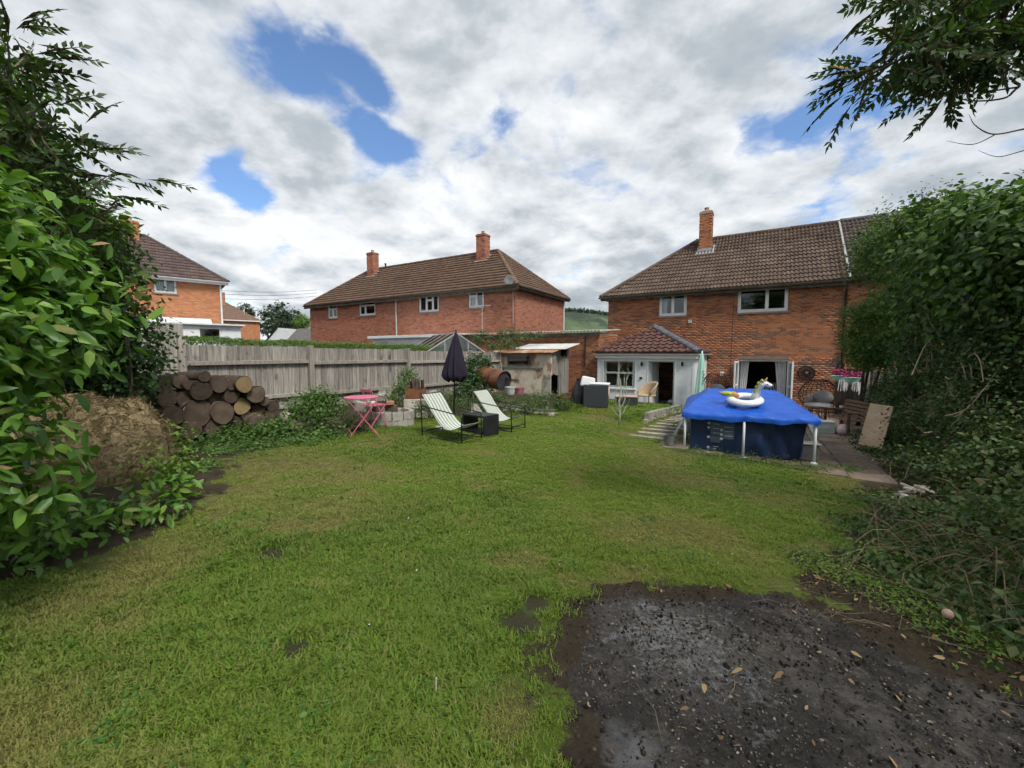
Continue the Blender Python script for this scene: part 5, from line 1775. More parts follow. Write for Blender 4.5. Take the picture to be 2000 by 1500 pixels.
ca = G(826, 852)
cb = G(864, 845)
ctr = (ca + cb) / 2
RC = ROT + math.radians(-3)
deck_chair('striped sling deck chair nearer the camera, left of the black side table', (ctr.x, ctr.y, gz(ctr.x, ctr.y) + .0), RC)
d3 = G(1011, 845)
cB = d3 - Vector((math.cos(RC), math.sin(RC), 0)) * .98
deck_chair('striped sling deck chair farther back, right of the closed parasol', (cB.x, cB.y, gz(cB.x, cB.y)), RC + math.radians(2))

# low black table between them
tp_ = G(935, 851)
tb_ = thing('side_table', 'low black cube side table between the deck chairs', 'table', (tp_.x + .02, tp_.y + .22, gz(tp_.x, tp_.y + .2)), ROT + math.radians(-6))
MB().box(-.30, .30, -.22, .22, .36, .40).build('table_top', M['black'], tb_, bevel=.006)
MB().box(.262, .30, -.22, .22, 0, .358).build('side_panel', M['black'], tb_, bevel=.004)
MB().box(-.30, -.262, -.22, .22, 0, .358).build('side_panel', M['black'], tb_, bevel=.004)
MB().box(-.26, .26, -.2, .2, .05, .08).build('shelf', M['black'], tb_)
# paving piece under it
sl0 = G(875, 838)
tag(MB().box(-.22, .22, -.2, .2, -.01, .05).build('grey_slab', M['concrete'], None, bevel=.01), 'grey slab lying in the grass behind the nearer deck chair', 'slab')
bpy.context.view_layer.objects.active = None
so2 = COL.objects['grey_slab']; so2.location = (sl0.x, sl0.y, gz(sl0.x, sl0.y)); so2.rotation_euler = (0, 0, .5)

# ------------------------------------------------------------------ closed parasol
pp = G(886, 824)
par = thing('closed_parasol', 'closed dark purple parasol standing between the deck chairs', 'parasol', (pp.x, pp.y, gz(pp.x, pp.y)), .3)
htop = (at(893, 645, pp.y).z - par.location.z)
MB().tube([(0, 0, 0), (0.04, 0, htop * .5), (.075, 0, htop - .03)], .018, 8).build('pole', M['black'], par, smooth=True)


def can(u, v):
    # v 0 bottom..1 top
    a = 2 * math.pi * u
    prof = [(.0, .17), (.06, .255), (.16, .245), (.35, .205), (.6, .145), (.82, .08), (1.0, .016)]
    for i in range(len(prof) - 1):
        if prof[i][0] <= v <= prof[i + 1][0]:
            f = (v - prof[i][0]) / (prof[i + 1][0] - prof[i][0]); r0 = prof[i][1] + (prof[i + 1][1] - prof[i][1]) * f
    fold = 1 + .20 * (1 - v) ** .6 * math.cos(8 * a + 1.2 * math.sin(3 * a) + 2 * v) - .03 * math.cos(3 * a)
    z0, z1 = htop * .455, htop - .03
    zb = .035 * math.cos(8 * a) * (1 - v) ** 3
    return (.038 + (.037) * v + r0 * fold * math.cos(a), r0 * fold * math.sin(a), z0 + (z1 - z0) * v + zb)


MB().grid(can, 96, 24).build('canopy', M['umbrella'], par, smooth=True)
MB().lathe([(.018, 0), (.016, .05), (.006, .07)], 8, (.075, 0, htop - .05)).build('finial', M['black'], par)

# ------------------------------------------------------------------ pink folding table
tt = G(708, 853)
tz_ = gz(tt.x, tt.y)
ptab = thing('pink_folding_table', 'pink round folding metal table near the fence', 'table', (tt.x, tt.y, tz_), .5)
HT = .70
MB().lathe([(.285, HT - .005), (.29, HT + .0), (.29, HT + .012), (.275, HT + .018)], 36).build('table_top', M['pink'], ptab)
for s in (-1, 1):
    y = .2 * s
    MB().bar((-.27, y, 0), (.25, y * .95, HT - .01), .018, .012).build('leg', M['pink'], ptab)
    MB().bar((.27, y * .9, 0), (-.25, y * .85, HT - .01), .018, .012).build('leg', M['pink'], ptab)
for x, y0 in ((-.20, .2), (.20, .185)):
    MB().bar((x, -y0, .10), (x, y0, .10), .014).build('stretcher', M['pink'], ptab)
MB().bar((0, -.19, HT * .5), (0, .19, HT * .5), .012).build('pivot_rod', M['pink'], ptab)
tc = G(716, 836)
fch = thing('pink_folding_chair', 'dark pink folding chair tucked behind the pink table', 'chair', (tc.x + .1, tc.y + .1, gz(tc.x, tc.y)), .9)
for s in (-1, 1):
    MB().bar((-.2, .18 * s, 0), (.17, .18 * s, .46), .016).build('leg', M['pink'], fch)
    MB().bar((.2, .17 * s, 0), (-.16, .17 * s, .80), .016).build('leg', M['pink'], fch)
for k in range(5):
    MB().box(-.17 + k * .075, -.115 + k * .075, -.19, .19, .445, .458).build('seat_slat', M['pink'], fch)
for z in (.62, .74):
    MB().bar((-.115 - (z - .62) * .3, -.17, z), (-.115 - (z - .62) * .3, .17, z), .012, .055).build('back_slat', M['pink'], fch)

# ------------------------------------------------------------------ ring planter, bricks, brazier, slabs
ro = G(757, 832)
rg = thing('stone_ring_planter', 'low curved concrete ring wall behind the pink table', 'planter', (ro.x, ro.y + .35, gz(ro.x, ro.y + .3)), 0)
for lev in range(2):
    for k in range(12):
        a0 = 2 * math.pi * (k + .5 * lev) / 12 + .02; a1 = a0 + 2 * math.pi / 12 - .03
        b = MB()
        z0, z1 = lev * .165 - .05, lev * .165 + .108
        vs = []
        for a in (a0, (a0 + a1) / 2, a1):
            for r in (.36, .45):
                for z in (z0, z1):
                    vs.append((r * math.cos(a), r * math.sin(a), z))
        fs = []
        for i in (0, 4):
            fs += [(i, i + 4, i + 5, i + 1), (i + 2, i + 3, i + 7, i + 6), (i + 1, i + 5, i + 7, i + 3), (i, i + 2, i + 6, i + 4)]
        fs += [(0, 1, 3, 2), (8, 10, 11, 9)]
        b.add(vs, fs).build('ring_block', M['concrete'], rg, jit=.006)
MB().lathe([(.36, -.02), (.01, .13)], 16, (0, 0, 0.1)).build('soil', M['joint'], rg)
M['oldbrick'] = pm('dark_old_brick', (.085, .062, .05), (.16, .115, .085), 6, .9, .4, rnd=.3)
for k, (px_, py_, dz, rz, sx, lab, mt) in enumerate([
        (738, 797, 0, .2, (.22, .11, .15), 'dark old block on the ring wall under the pink table edge', 'oldbrick'),
        (764, 797, 0, -.15, (.24, .12, .14), 'dark block on the front rim of the concrete ring', 'oldbrick'),
        (762, 787, 0, .35, (.16, .11, .08), 'orange brick lying on top of the dark block', 'terracotta'),
        (705, 794, 0, .5, (.24, .16, .20), 'pale tilted concrete block behind the pink table legs', 'concrete'),
        (727, 790, 0, 1.0, (.16, .13, .13), 'small pale stone beside the tilted block', 'rubble')]):
    p = at(px_, py_, ro.y + .12 + .06 * (k % 2))
    o_ = tag(MB().obox((0, 0, 0), sx).build('loose_block', M[mt], None, bevel=.012, jit=.006), lab, 'block')
    o_.location = p
    o_.rotation_euler = (.15 * (k - 2) if k == 3 else .03, .2 if k == 3 else .02, rz)
ls = at(753, 766, 9.6)
o_ = tag(MB().obox((0, 0, 0), (.30, .06, .24)).build('leaning_slab', M['concrete'], None, bevel=.008), 'pale square slab leaning among leaves behind the pink table', 'slab')
o_.location = ls; o_.rotation_euler = (-.3, .25, .2)
# wood blocks supporting the loose pieces (raised bed of soil)
br = at(812, 782, 9.7)
bz = gz(br.x, br.y)
stn = thing('stone_plinth', 'rough pale stone plinth under the rusty brazier', 'plinth', (br.x, br.y, bz - .02), .1)
hp = at(812, 776, 9.7).z - bz
for k, (x, y, w, d, h0, h1) in enumerate(((-.14, 0, .26, .36, 0, .5), (.14, .02, .27, .34, 0, .46), (0, 0, .5, .38, .5, 1.0))):
    MB().box(x - w / 2, x + w / 2, y - d / 2, y + d / 2, hp * h0 + .003, hp * h1 - .003).build('stone', M['rubble'], stn, bevel=.02, jit=.012)
bz2 = bz - .02 + hp
brz = thing('rusty_brazier', 'rusty steel fire box filled with upright firewood', 'brazier', (br.x, br.y, bz2), .12)
b = MB(); w, d, h = .44, .34, .24
b.box(-w / 2, w / 2, -d / 2, -d / 2 + .012, .02, h); b.box(-w / 2, w / 2, d / 2 - .012, d / 2, .02, h); b.box(-w / 2, -w / 2 + .012, -d / 2 + .012, d / 2 - .012, .02, h); b.box(w / 2 - .012, w / 2, -d / 2 + .012, d / 2 - .012, .02, h)
b.box(-w / 2, w / 2, -d / 2, d / 2, 0, .018)
b.build('box', M['rust'], brz)
for k in range(9):
    x, y = random.uniform(-.17, .17), random.uniform(-.11, .11)
    hh = random.uniform(.36, .48)
    o_ = tag(MB().prism([(-.035, 0), (.035, 0), (.03, hh), (-.02, hh)], -.03, .03).build('firewood_piece', M['cut'] if k % 2 else M['bark'], None, jit=.008),
             'split stick of firewood standing in the rusty fire box', 'firewood', 'firewood in the brazier')
    o_.location = (br.x + x, br.y + y, bz2 + .02); o_.rotation_euler = (random.uniform(-.12, .12), random.uniform(-.15, .15), random.uniform(0, 3))
wl = at(842, 770, 9.9)
dw = thing('driftwood_lump', 'pale gnarled lump of wood next to the rusty brazier', 'driftwood', wl, 0)
MB().tube([(-.12, 0, -.2), (-.05, .02, -.08), (.0, 0, .02), (.10, .03, .06), (.2, .0, .0)], [.07, .06, .07, .05, .02], 8).build('wood', M['rubble'], dw, smooth=True)
MB().tube([(0, 0, -.25), (0, 0, -.9)], .05, 7).build('stump', M['rubble'], dw)
# stone leaning slab (pale triangle) behind the chairs
q = G(928, 820)
o_ = tag(MB().prism([(-.16, 0), (.22, 0), (.02, .34), (-.12, .36)], -.03, .03).build('pale_stone', M['concrete'], None, bevel=.008), 'pale triangular stone leaning behind the deck chairs', 'stone')
o_.location = (q.x, q.y + .5, gz(q.x, q.y + .5) - .02); o_.rotation_euler = (-.25, 0, .2)

# ------------------------------------------------------------------ rusty tank on the mound
td = 13.0
tcn = at(962, 738, td)
axd = (at(987, 742, td - .25) - at(936, 727, td + .55)).normalized()
tank = thing('rusty_tank', 'rusty cylindrical steel tank lying on the mound before the shed', 'tank', tcn)
tank.rotation_mode = 'QUATERNION'
tank.rotation_quaternion = axd.to_track_quat('Z', 'Y')
tl_ = .52
MB().lathe([(.30, -tl_), (.318, -tl_ + .02), (.312, -.18), (.325, -.165), (.312, -.15), (.312, .15), (.325, .165), (.312, .18), (.312, tl_ - .02), (.325, tl_)], 32, cap=False).build('shell', M['rust'], tank, smooth=True)
MB().lathe([(.001, tl_ - .05), (.30, tl_ - .05), (.31, tl_ - .045), (.318, tl_ + .001)], 32, cap=False).build('end_cap', M['darkmetal'], tank)
MB().lathe([(.001, -tl_ + .04), (.31, -tl_ + .03)], 32, cap=False).build('end_cap', M['rust'], tank)
MB().lathe([(.04, tl_ - .05), (.04, tl_ + .0), (.001, tl_ + .005)], 12, (.12, .12, 0), cap=False).build('bung', M['darkmetal'], tank)
# pots
for k, (px_, py_, r, h, mt, lab) in enumerate(((997, 764, .16, .20, 'greypipe', 'grey plant pot on the rubble below the rusty tank'), (1015, 764, .15, .18, 'pinkpot', 'faded pink plant pot to the right of the grey pot'))):
    p = at(px_, py_, 12.4)
    t_ = thing('plant_pot', lab, 'pot', (p.x, p.y, p.z - h / 2), 0, 'plant pots by the tank')
    MB().lathe([(r * .72, 0), (r, h), (r * 1.08, h), (r * 1.08, h + .03), (r * .95, h + .03), (r * .9, h - .02)], 18, cap=False).build('pot', M[mt], t_)
    MB().lathe([(r * .9, h - .03), (.001, h - .025)], 18, cap=False).build('soil', M['joint'], t_)
rp_ = [(1000, 775, 12.3, .7), (1035, 778, 12.0, .9), (1060, 785, 11.8, .8), (1020, 790, 11.6, .6), (975, 772, 12.2, .6), (1045, 770, 12.6, .9), (1070, 795, 11.4, .5)]
for k, (px_, py_, d_, L_) in enumerate(rp_):
    p = at(px_, py_, d_)
    o_ = tag(MB().obox((0, 0, 0), (L_, .14, .03)).build('loose_plank', M['plank'], None, bevel=.004),
             ['short grey plank', 'long grey plank', 'broad grey plank', 'small grey plank', 'grey plank end', 'upper grey plank', 'lowest grey plank'][k] + [' below the pots', ' right of the pink pot', ' on the rubble before the shed corner', ' in the weeds below the rubble', ' under the rusty tank', ' against the shed wall', ' in the grass before the shed corner'][k], 'plank', 'loose planks on the mound')
    g_ = gz(p.x, p.y)
    o_.location = (p.x, p.y, g_ + .06 + .02 * (k % 3)); o_.rotation_euler = (random.uniform(-.1, .1), random.uniform(-.12, .12), random.uniform(-.6, .4))
for k in range(14):
    p = at(random.uniform(960, 1075), random.uniform(768, 796), random.uniform(11.3, 12.8))
    s_ = random.uniform(.06, .14)
    o_ = tag(MB().sphere((0, 0, 0), (s_, s_ * .7, s_ * .5), 7, 5).build('rubble_stone', M['rubble'], None, jit=.012), 'pale lump of rubble on the mound before the shed', 'stone', 'rubble on the mound')
    o_.location = gp(p.x, p.y, .03); o_.rotation_euler = (0, 0, random.uniform(0, 3))

# ------------------------------------------------------------------ log pile
LU = -7.35
logs = [(365, 525, 60), (568, 615, 84), (735, 550, 78), (985, 555, 74), (720, 690, 70), (865, 660, 70), (1105, 655, 78), (965, 765, 76), (1125, 785, 64), (1265, 768, 56), (425, 690, 74), (290, 860, 84),
        (535, 835, 118), (775, 835, 98), (1110, 910, 76), (880, 945, 72), (690, 985, 74), (470, 1000, 80), (1235, 880, 54), (320, 1010, 76), (240, 690, 74), (200, 560, 66), (640, 770, 42), (1010, 860, 46), (860, 560, 44), (450, 560, 46), (1180, 720, 44), (600, 480, 48)]
labs = ['at the top left end half under ivy', 'with a grey weathered face, second row from the top', 'with a dark hollow-looking face on the top row', 'with a pale tan face, highest on the right', 'small and round in the middle of the pile',
        'with a grey ringed face in the middle of the pile', 'with a dark face at the right shoulder of the pile', 'with a pale yellow split face', 'with bright bark rim near the right end', 'with a black end at the far right',
        'brown, beneath the ivy at the left', 'dark, at the left foot of the pile', 'largest, with a broad brown face low in the pile', 'large, beside the broadest log', 'reddish, low at the right front', 'dark, in the bottom row behind weeds',
        'in the bottom row below the large logs', 'bottom row at the left, behind leaves', 'short, near the right foot of the pile', 'lowest at the left, behind tall weeds', 'hidden by ivy at the left end', 'topmost at the far left under ivy', 'thin, wedged left of the small round log', 'thin, under the split pale log', 'thin, between the dark and the tan top logs', 'thin, between the two left top logs', 'thin, at the right shoulder under the dark log', 'thin, lying highest behind the grey face']
for k, (cx, cy, rz) in enumerate(logs):
    px_, py_ = 280 + cx / 5, 640 + cy / 5
    u0 = LU + random.uniform(-.10, .12)
    p = on_u(px_, py_, u0)
    r = rz / 5 / FPX * (p - EYE).length * .93
    lg = thing('log', 'sawn log ' + labs[k], 'log', p, 0, 'logs stacked against the fence')
    ax = (-BX + NX * random.uniform(-.12, .12) + Vector((0, 0, random.uniform(-.04, .02)))).normalized()
    lg.rotation_mode = 'QUATERNION'; lg.rotation_quaternion = ax.to_track_quat('Z', 'Y')
    Ln = random.uniform(.7, 1.0)
    ns = 18
    ph = [random.uniform(0, 6.3) for _ in range(4)]
    rad = lambda a: r * (1 + .05 * math.sin(2 * a + ph[0]) + .035 * math.sin(3 * a + ph[1]) + .02 * math.sin(7 * a + ph[2]))
    b = MB(); vs = []; fs = []
    for i, z in enumerate((0, .01, Ln * .5, Ln)):
        for j in range(ns):
            a = 2 * math.pi * j / ns
            q = rad(a) * (1 if i else .97)
            vs.append((q * math.cos(a), q * math.sin(a), z))
    for i in range(3):
        for j in range(ns):
            j2 = (j + 1) % ns
            fs.append((i * ns + j, i * ns + j2, (i + 1) * ns + j2, (i + 1) * ns + j))
    b.add(vs, fs).build('bark', M['bark'], lg, smooth=True)
    c = MB(); vs = [(0, 0, -.006)] + [(rad(2 * math.pi * j / ns) * .93 * math.cos(2 * math.pi * j / ns), rad(2 * math.pi * j / ns) * .93 * math.sin(2 * math.pi * j / ns), -.003) for j in range(ns)]
    c.add(vs, [(0, 1 + (j + 1) % ns, 1 + j) for j in range(ns)]).build('cut_end', M['cutpale'] if k in (3, 7) else M['cut'], lg)
for k, (px_, py_, r, lab) in enumerate(((566, 826, .11, 'short log with pale bark lying apart at the right of the pile'), (580, 845, .10, 'stubby brown log in the weeds beside the lawn'))):
    p = G(px_, py_ + 8)
    lg = thing('log', lab, 'log', (p.x, p.y + .1, gz(p.x, p.y) + r), 0, 'logs stacked against the fence')
    ax = Vector((-.75, .6, .1 + .1 * k)).normalized()
    lg.rotation_mode = 'QUATERNION'; lg.rotation_quaternion = ax.to_track_quat('Z', 'Y')
    MB().lathe([(r * .95, 0), (r, .01), (r * 1.02, .2), (r, .36)], 16).build('bark', M['rubble'] if k == 0 else M['bark'], lg, smooth=True)
    MB().lathe([(r * .92, -.004), (.001, -.006)], 16, cap=False).build('cut_end', M['cut'], lg)

# ------------------------------------------------------------------ compost heap
hc = G(205, 935)
hc = Vector((hc.x - .28, hc.y + .20, 0)); hc.z = gz(hc.x, hc.y)
heap = thing('compost_heap', 'brown heap of dried grass cuttings between the laurel and the logs', 'compost heap', hc, 0)


def hf(u, v):
    a = 2 * math.pi * u
    r = .66 * (1 - v ** 2.2 * .98) if v < 1 else 0.0
    r *= 1 + .10 * math.sin(3 * a + 1) + .06 * math.sin(7 * a + 5 * v)
    z = -.05 + .88 * (1 - (1 - v) ** 2.0)
    nn = float(fbm(np.array(math.cos(a) * 3 + v * 6), np.array(math.sin(a) * 3 + 4), 51)) - .5
    return (r * math.cos(a) * (1 + .3 * nn), r * math.sin(a) * (1 + .3 * nn), z + .26 * nn * (1 if v > .02 else 0))


MB().grid(hf, 64, 30).build('heap', M['heap'], heap, smooth=True)
#@@SECTION5
# ------------------------------------------------------------------ things on the terrace by the extension
sp = un(-4.55, 13.1); 
so_ = thing('rattan_sofa', 'charcoal rattan garden sofa end on the terrace, back panel towards the lawn', 'sofa', gp(sp.x, sp.y), ROT)
p0 = G(1143, 798); p1 = G(1183, 798)
cx = (p0 + p1) / 2
so_.location = (cx.x, cx.y, gz(cx.x, cx.y) + .01)
so_.rotation_euler.z = math.radians(-14)
MB().box(-.37, .37, 0, .10, .02, .70).build('back_panel', M['rattan'], so_, bevel=.02)
MB().box(-.37, .37, .10, 1.9, .02, .33).build('base', M['rattan'], so_, bevel=.02)
MB().box(-.37, -.26, .101, 1.9, .332, .70).build('arm', M['rattan'], so_, bevel=.02)
MB().box(-.25, .40, .12, 1.0, .335, .44).build('seat_cushion', M['pinkcush'], so_, bevel=.03, seg=2)
MB().box(-.25, .40, 1.02, 1.88, .335, .44).build('seat_cushion', M['pinkcush'], so_, bevel=.03, seg=2)
o_ = tag(MB().obox((0, 0, 0), (.42, .16, .34)).build('white_pillow', M['whitecloth'], None, bevel=.06, seg=3), 'white pillow slumped on the back of the rattan sofa', 'pillow')
o_.location = so_.location + Vector((-.18, .35, .76)); o_.rotation_euler = (-.3, .2, -.2)
o_ = tag(MB().obox((0, 0, 0), (.62, .34, .05)).build('folded_towel', M['whitecloth'], None, bevel=.02, seg=2), 'pale folded towel over the top of the rattan sofa', 'towel')
o_.location = so_.location + Vector((.18, .30, .72)); o_.rotation_euler = (.05, .02, -.3)
bs = at(1136, 765, cx.y + .6)
bsz = gz(bs.x, bs.y)


def bagf(u, v):
    a = 2 * math.pi * u
    r = .30 * (1 - .55 * v ** 2) * (1 + .10 * math.sin(5 * a + 3 * v) + .06 * math.sin(9 * a))
    return (r * math.cos(a) * 1.1, r * math.sin(a), .80 * v + .05 * math.sin(3 * a) * v)


o_ = tag(MB().grid(bagf, 40, 12).build('black_cover', M['soilbag'], None, smooth=True), 'crumpled black sheet over something left of the rattan sofa', 'cover')
o_.location = (bs.x, bs.y, bsz)
# second seat of the set and its low table
t0 = at(1222, 790, cx.y + 1.3)
rt = thing('rattan_table', 'low charcoal rattan table with pale top beside the sofa', 'table', gp(t0.x, t0.y, .01), math.radians(-14))
MB().box(-.36, .36, -.3, .3, .0, .32).build('base', M['rattan'], rt, bevel=.02)
MB().box(-.37, .37, -.31, .31, .323, .35).build('table_top', M['pinkcush'], rt, bevel=.006)
# wicker tub chair
t0 = G(1262, 800)
t0 = un(-3.75, 15.2)
t0 = at(1262, 770, t0.y)
wc = thing('wicker_tub_chair', 'natural wicker tub chair before the extension doorway', 'chair', gp(t0.x, t0.y, .01), ROT - math.radians(40))


def tubf(u, v):
    a = math.pi * (.02 + .96 * u) * 1.25 - .4
    zt = .42 + .42 * math.sin(math.pi * u) ** .7
    r = .33 + .05 * v
    return (r * math.cos(a), r * math.sin(a), .36 + (zt - .36) * v)


sh_ = MB().grid(tubf, 26, 6).build('back', M['wicker'], wc, smooth=True)
sf = sh_.modifiers.new('t', 'SOLIDIFY'); sf.thickness = .03
MB().lathe([(.34, .33), (.35, .36), (.33, .39), (.01, .39)], 20).build('seat', M['wicker'], wc)
MB().tube([tubf(i / 20, 1) for i in range(21)], .024, 8).build('rim', M['wicker'], wc, smooth=True)
for a in (.6, 2.2, 3.8, 5.4):
    MB().tube([(.27 * math.cos(a), .27 * math.sin(a), .34), (.32 * math.cos(a), .32 * math.sin(a), 0)], .016, 6).build('leg', M['wicker'], wc)
# bits inside the doorway
t0 = EW @ Vector((dx0 + .75, .9, .06))
bx_ = thing('washing_basket', 'small pile of white laundry inside the extension doorway', 'basket', t0, .2)
MB().lathe([(.16, 0), (.22, .22), (.23, .23), (.2, .2), (.15, .02)], 16).build('basket', M['greybox'], bx_)
MB().sphere((0, 0, .22), (.17, .17, .12), 12, 8).build('laundry', M['whitecloth'], bx_, smooth=True)
MB().bar((.3, .3, 0), (.35, .5, 1.3), .03).build('broom_handle', M['wicker'], None)
bh = COL.objects['broom_handle']; bh.location = t0; tag(bh, 'wooden broom handle leaning inside the extension doorway', 'broom')

# pale sapling with a stake
t0 = G(1209, 832)
sap = thing('pale_sapling', 'spindly lichen-pale sapling on the lawn before the terrace', 'sapling', gp(t0.x, t0.y), 0)
M['lichen'] = pm('lichen_bark', (.28, .31, .24), (.44, .47, .38), 8, .95, .4)
b = MB()
b.tube([(0, 0, -.02), (.02, 0, .3), (.0, .02, .6), (.03, .0, .95), (.02, .02, 1.2)], [.026, .022, .020, .014, .006], 7)
b.build('trunk', M['lichen'], sap, smooth=True)
for k, pts in enumerate(([(.01, 0, .42), (.10, .02, .55), (.16, .0, .8), (.17, .02, 1.12), (.18, 0, 1.3)], [(.01, 0, .35), (-.08, .03, .5), (-.10, .0, .85), (-.05, .02, 1.25), (-.04, 0, 1.38)],
                         [(.01, .0, .6), (.07, -.04, .75), (.10, -.03, 1.0), (.10, -.03, 1.25)], [(0, 0, .28), (.12, 0, .36), (.17, .02, .5)], [(0, 0, .25), (-.10, .03, .32), (-.15, .03, .42)])):
    MB().tube(pts, [.013 - .002 * i for i in range(len(pts))], 6).build('branch', M['lichen'], sap, smooth=True)
    for i in range(1, len(pts)):
        q = Vector(pts[i])
        MB().tube([q, q + Vector((random.uniform(-.08, .08), random.uniform(-.08, .08), .07)), q + Vector((random.uniform(-.12, .12), random.uniform(-.1, .1), .18))], [.006, .004, .002], 5).build('branch', M['lichen'], sap, smooth=True)

# ------------------------------------------------------------------ things along the house wall
# mint parasol, closed, leaning on the extension corner
t0 = un(-2.0, 16.6)
mpz = gz(t0.x, t0.y)
t0 = at(1362, 800, t0.y)
mp = thing('mint_parasol', 'closed mint green parasol with printed edge beside the extension', 'parasol', (t0.x, t0.y, mpz), .2)
mp.rotation_euler = (0, math.radians(3), .2)
MB().tube([(0, 0, 0), (0, 0, 2.35)], .02, 8).build('pole', M['upvc'], mp, smooth=True)


def mcan(u, v):
    a = 2 * math.pi * u
    r = (.09 + .05 * (1 - v) - .05 * max(0, v - .85) / .15) * (1 + .18 * math.cos(6 * a) * (1 - .6 * v))
    return (r * math.cos(a), r * math.sin(a), .62 + 1.65 * v)


mcn = MB().grid(mcan, 60, 10).build('canopy', M['mint'], mp, smooth=True)
for k in range(5):
    q = MB().box(-.02, .02, -.006, .006, -.03, .03).build('print_mark', M['slate'], mp)
    q.location = (.02 + .03 * (k % 2), -.155 + .006 * k, 1.15 + .11 * k)

# hanging egg chair left of the doors
def egg(name, label, loc, rz, R, H, mat, cush):
    e = thing(name, label, 'egg chair', loc, rz)
    b = MB()
    # shell of woven ribs: open to -y
    for i in range(13):
        a = math.pi * (i / 12)
        pts = []
        for j in range(13):
            t = j / 12
            z = .38 + (H - .38) * t
            w = R * math.sin(math.pi * (.18 + .62 * t)) ** .8 * (1 - .30 * t ** 3)
            pts.append((w * math.cos(a), w * math.sin(a) * .8, z))
        b.tube(pts, .011, 5)
    for j in range(1, 13):
        t = j / 12
        z = .38 + (H - .38) * t
        w = R * math.sin(math.pi * (.18 + .62 * t)) ** .8 * (1 - .30 * t ** 3)
        b.tube([(w * math.cos(math.pi * i / 16), w * math.sin(math.pi * i / 16) * .8, z) for i in range(17)], .007, 5)
    b.build('shell', mat, e)
    rim = []
    for j in range(13):
        t = j / 12; w = R * math.sin(math.pi * (.18 + .62 * t)) ** .8 * (1 - .30 * t ** 3)
        rim.append((w, 0, .38 + (H - .38) * t))
    rim += [(-x, y, z) for x, y, z in rim[::-1]]
    MB().tube(rim, .022, 7).build('rim', mat, e, smooth=True)
    MB().sphere((0, .12, .42), (R * .78, R * .55, .13), 18, 8).build('seat_cushion', cush, e, smooth=True)
    MB().sphere((.14 * R, R * .42, .72), (R * .52, .12, .26), 14, 8).build('back_cushion', cush, e, smooth=True)
    MB().sphere((-.45 * R, R * .25, .62), (R * .22, .10, .20), 12, 8).build('pillow', cush, e, smooth=True)
    for a in (.5, 1.57, 2.6, 4.2, 5.2):
        MB().tube([(R * .5 * math.cos(a), R * .4 * math.sin(a), .38), (R * .62 * math.cos(a), R * .5 * math.sin(a), 0)], .016, 6).build('leg', mat, e)
    return e


t0 = at(1597, 800, 14.6)
egg('egg_chair', 'dark wicker egg chair with grey cushions right of the patio doors', gp(t0.x, t0.y, .03), ROT + math.radians(-14), .62, 1.34, M['wickerdark'], M['cushion'])
t0 = HW @ Vector((5.15, -.95, 0))
t0 = at(1397, 780, t0.y)
egg('egg_chair', 'brown wicker egg chair between the extension and the patio doors', gp(t0.x, t0.y, .03), ROT + math.radians(10), .60, 1.42, M['wickerdark'], M['slate'])
# lantern on the wall
q = HW.inverted() @ on_n(1410, 730, NX.dot(HO))
wlp = thing('wall_lantern', 'small white lantern on the brick wall left of the doors', 'lantern', HW @ Vector((q.x, 0, q.z)), ROT)
MB().box(-.07, .07, -.14, -.014, -.10, .09).build('body', M['whitecloth'], wlp, bevel=.015)
MB().tube([(-.06, -.07, .09), (0, -.07, .16), (.06, -.07, .09)], .008, 5).build('handle', M['black'], wlp)
# sun ornament
q = HW.inverted() @ on_n(1575, 728, NX.dot(HO))
orn = thing('metal_wall_clock', 'round black metal sunburst ornament on the brick wall', 'wall ornament', HW @ Vector((q.x, -.03, q.z)), ROT)
orn.rotation_euler = (math.radians(90), 0, ROT)
torus(MB(), .27, .02, nu=36, nv=6).build('ring', M['black'], orn, smooth=True)
torus(MB(), .15, .012, nu=30, nv=6).build('inner_ring', M['black'], orn, smooth=True)
MB().lathe([(.001, -.01), (.06, -.01), (.06, .02), (.001, .03)], 18, cap=False).build('boss', M['greybox'], orn)
for k in range(16):
    a = 2 * math.pi * k / 16
    MB().bar((.06 * math.cos(a), .06 * math.sin(a), 0), (.32 * math.cos(a), .32 * math.sin(a), 0), .016).build('ray', M['black'], orn)

# dark gate between the house and the right-hand fence
gq = HW @ Vector((HL - .15, -.9, 0))
gt = thing('side_gate', 'dark stained boarded gate below the hanging baskets', 'gate', gp(gq.x, gq.y, .0), ROT)
for k in range(9):
    MB().box(k * .15, k * .15 + .143, 0, .025, .05, 1.75).build('board', M['gatewood'], gt)
for z in (.35, 1.45):
    MB().box(0, 1.35, .026, .07, z, z + .09).build('rail', M['gatewood'], gt)
MB().box(1.36, 1.48, -.02, .10, 0, 2.0).build('post', M['gatewood'], gt)
MB().box(-.14, -.02, -.02, .10, 0, 2.0).build('post', M['gatewood'], gt)

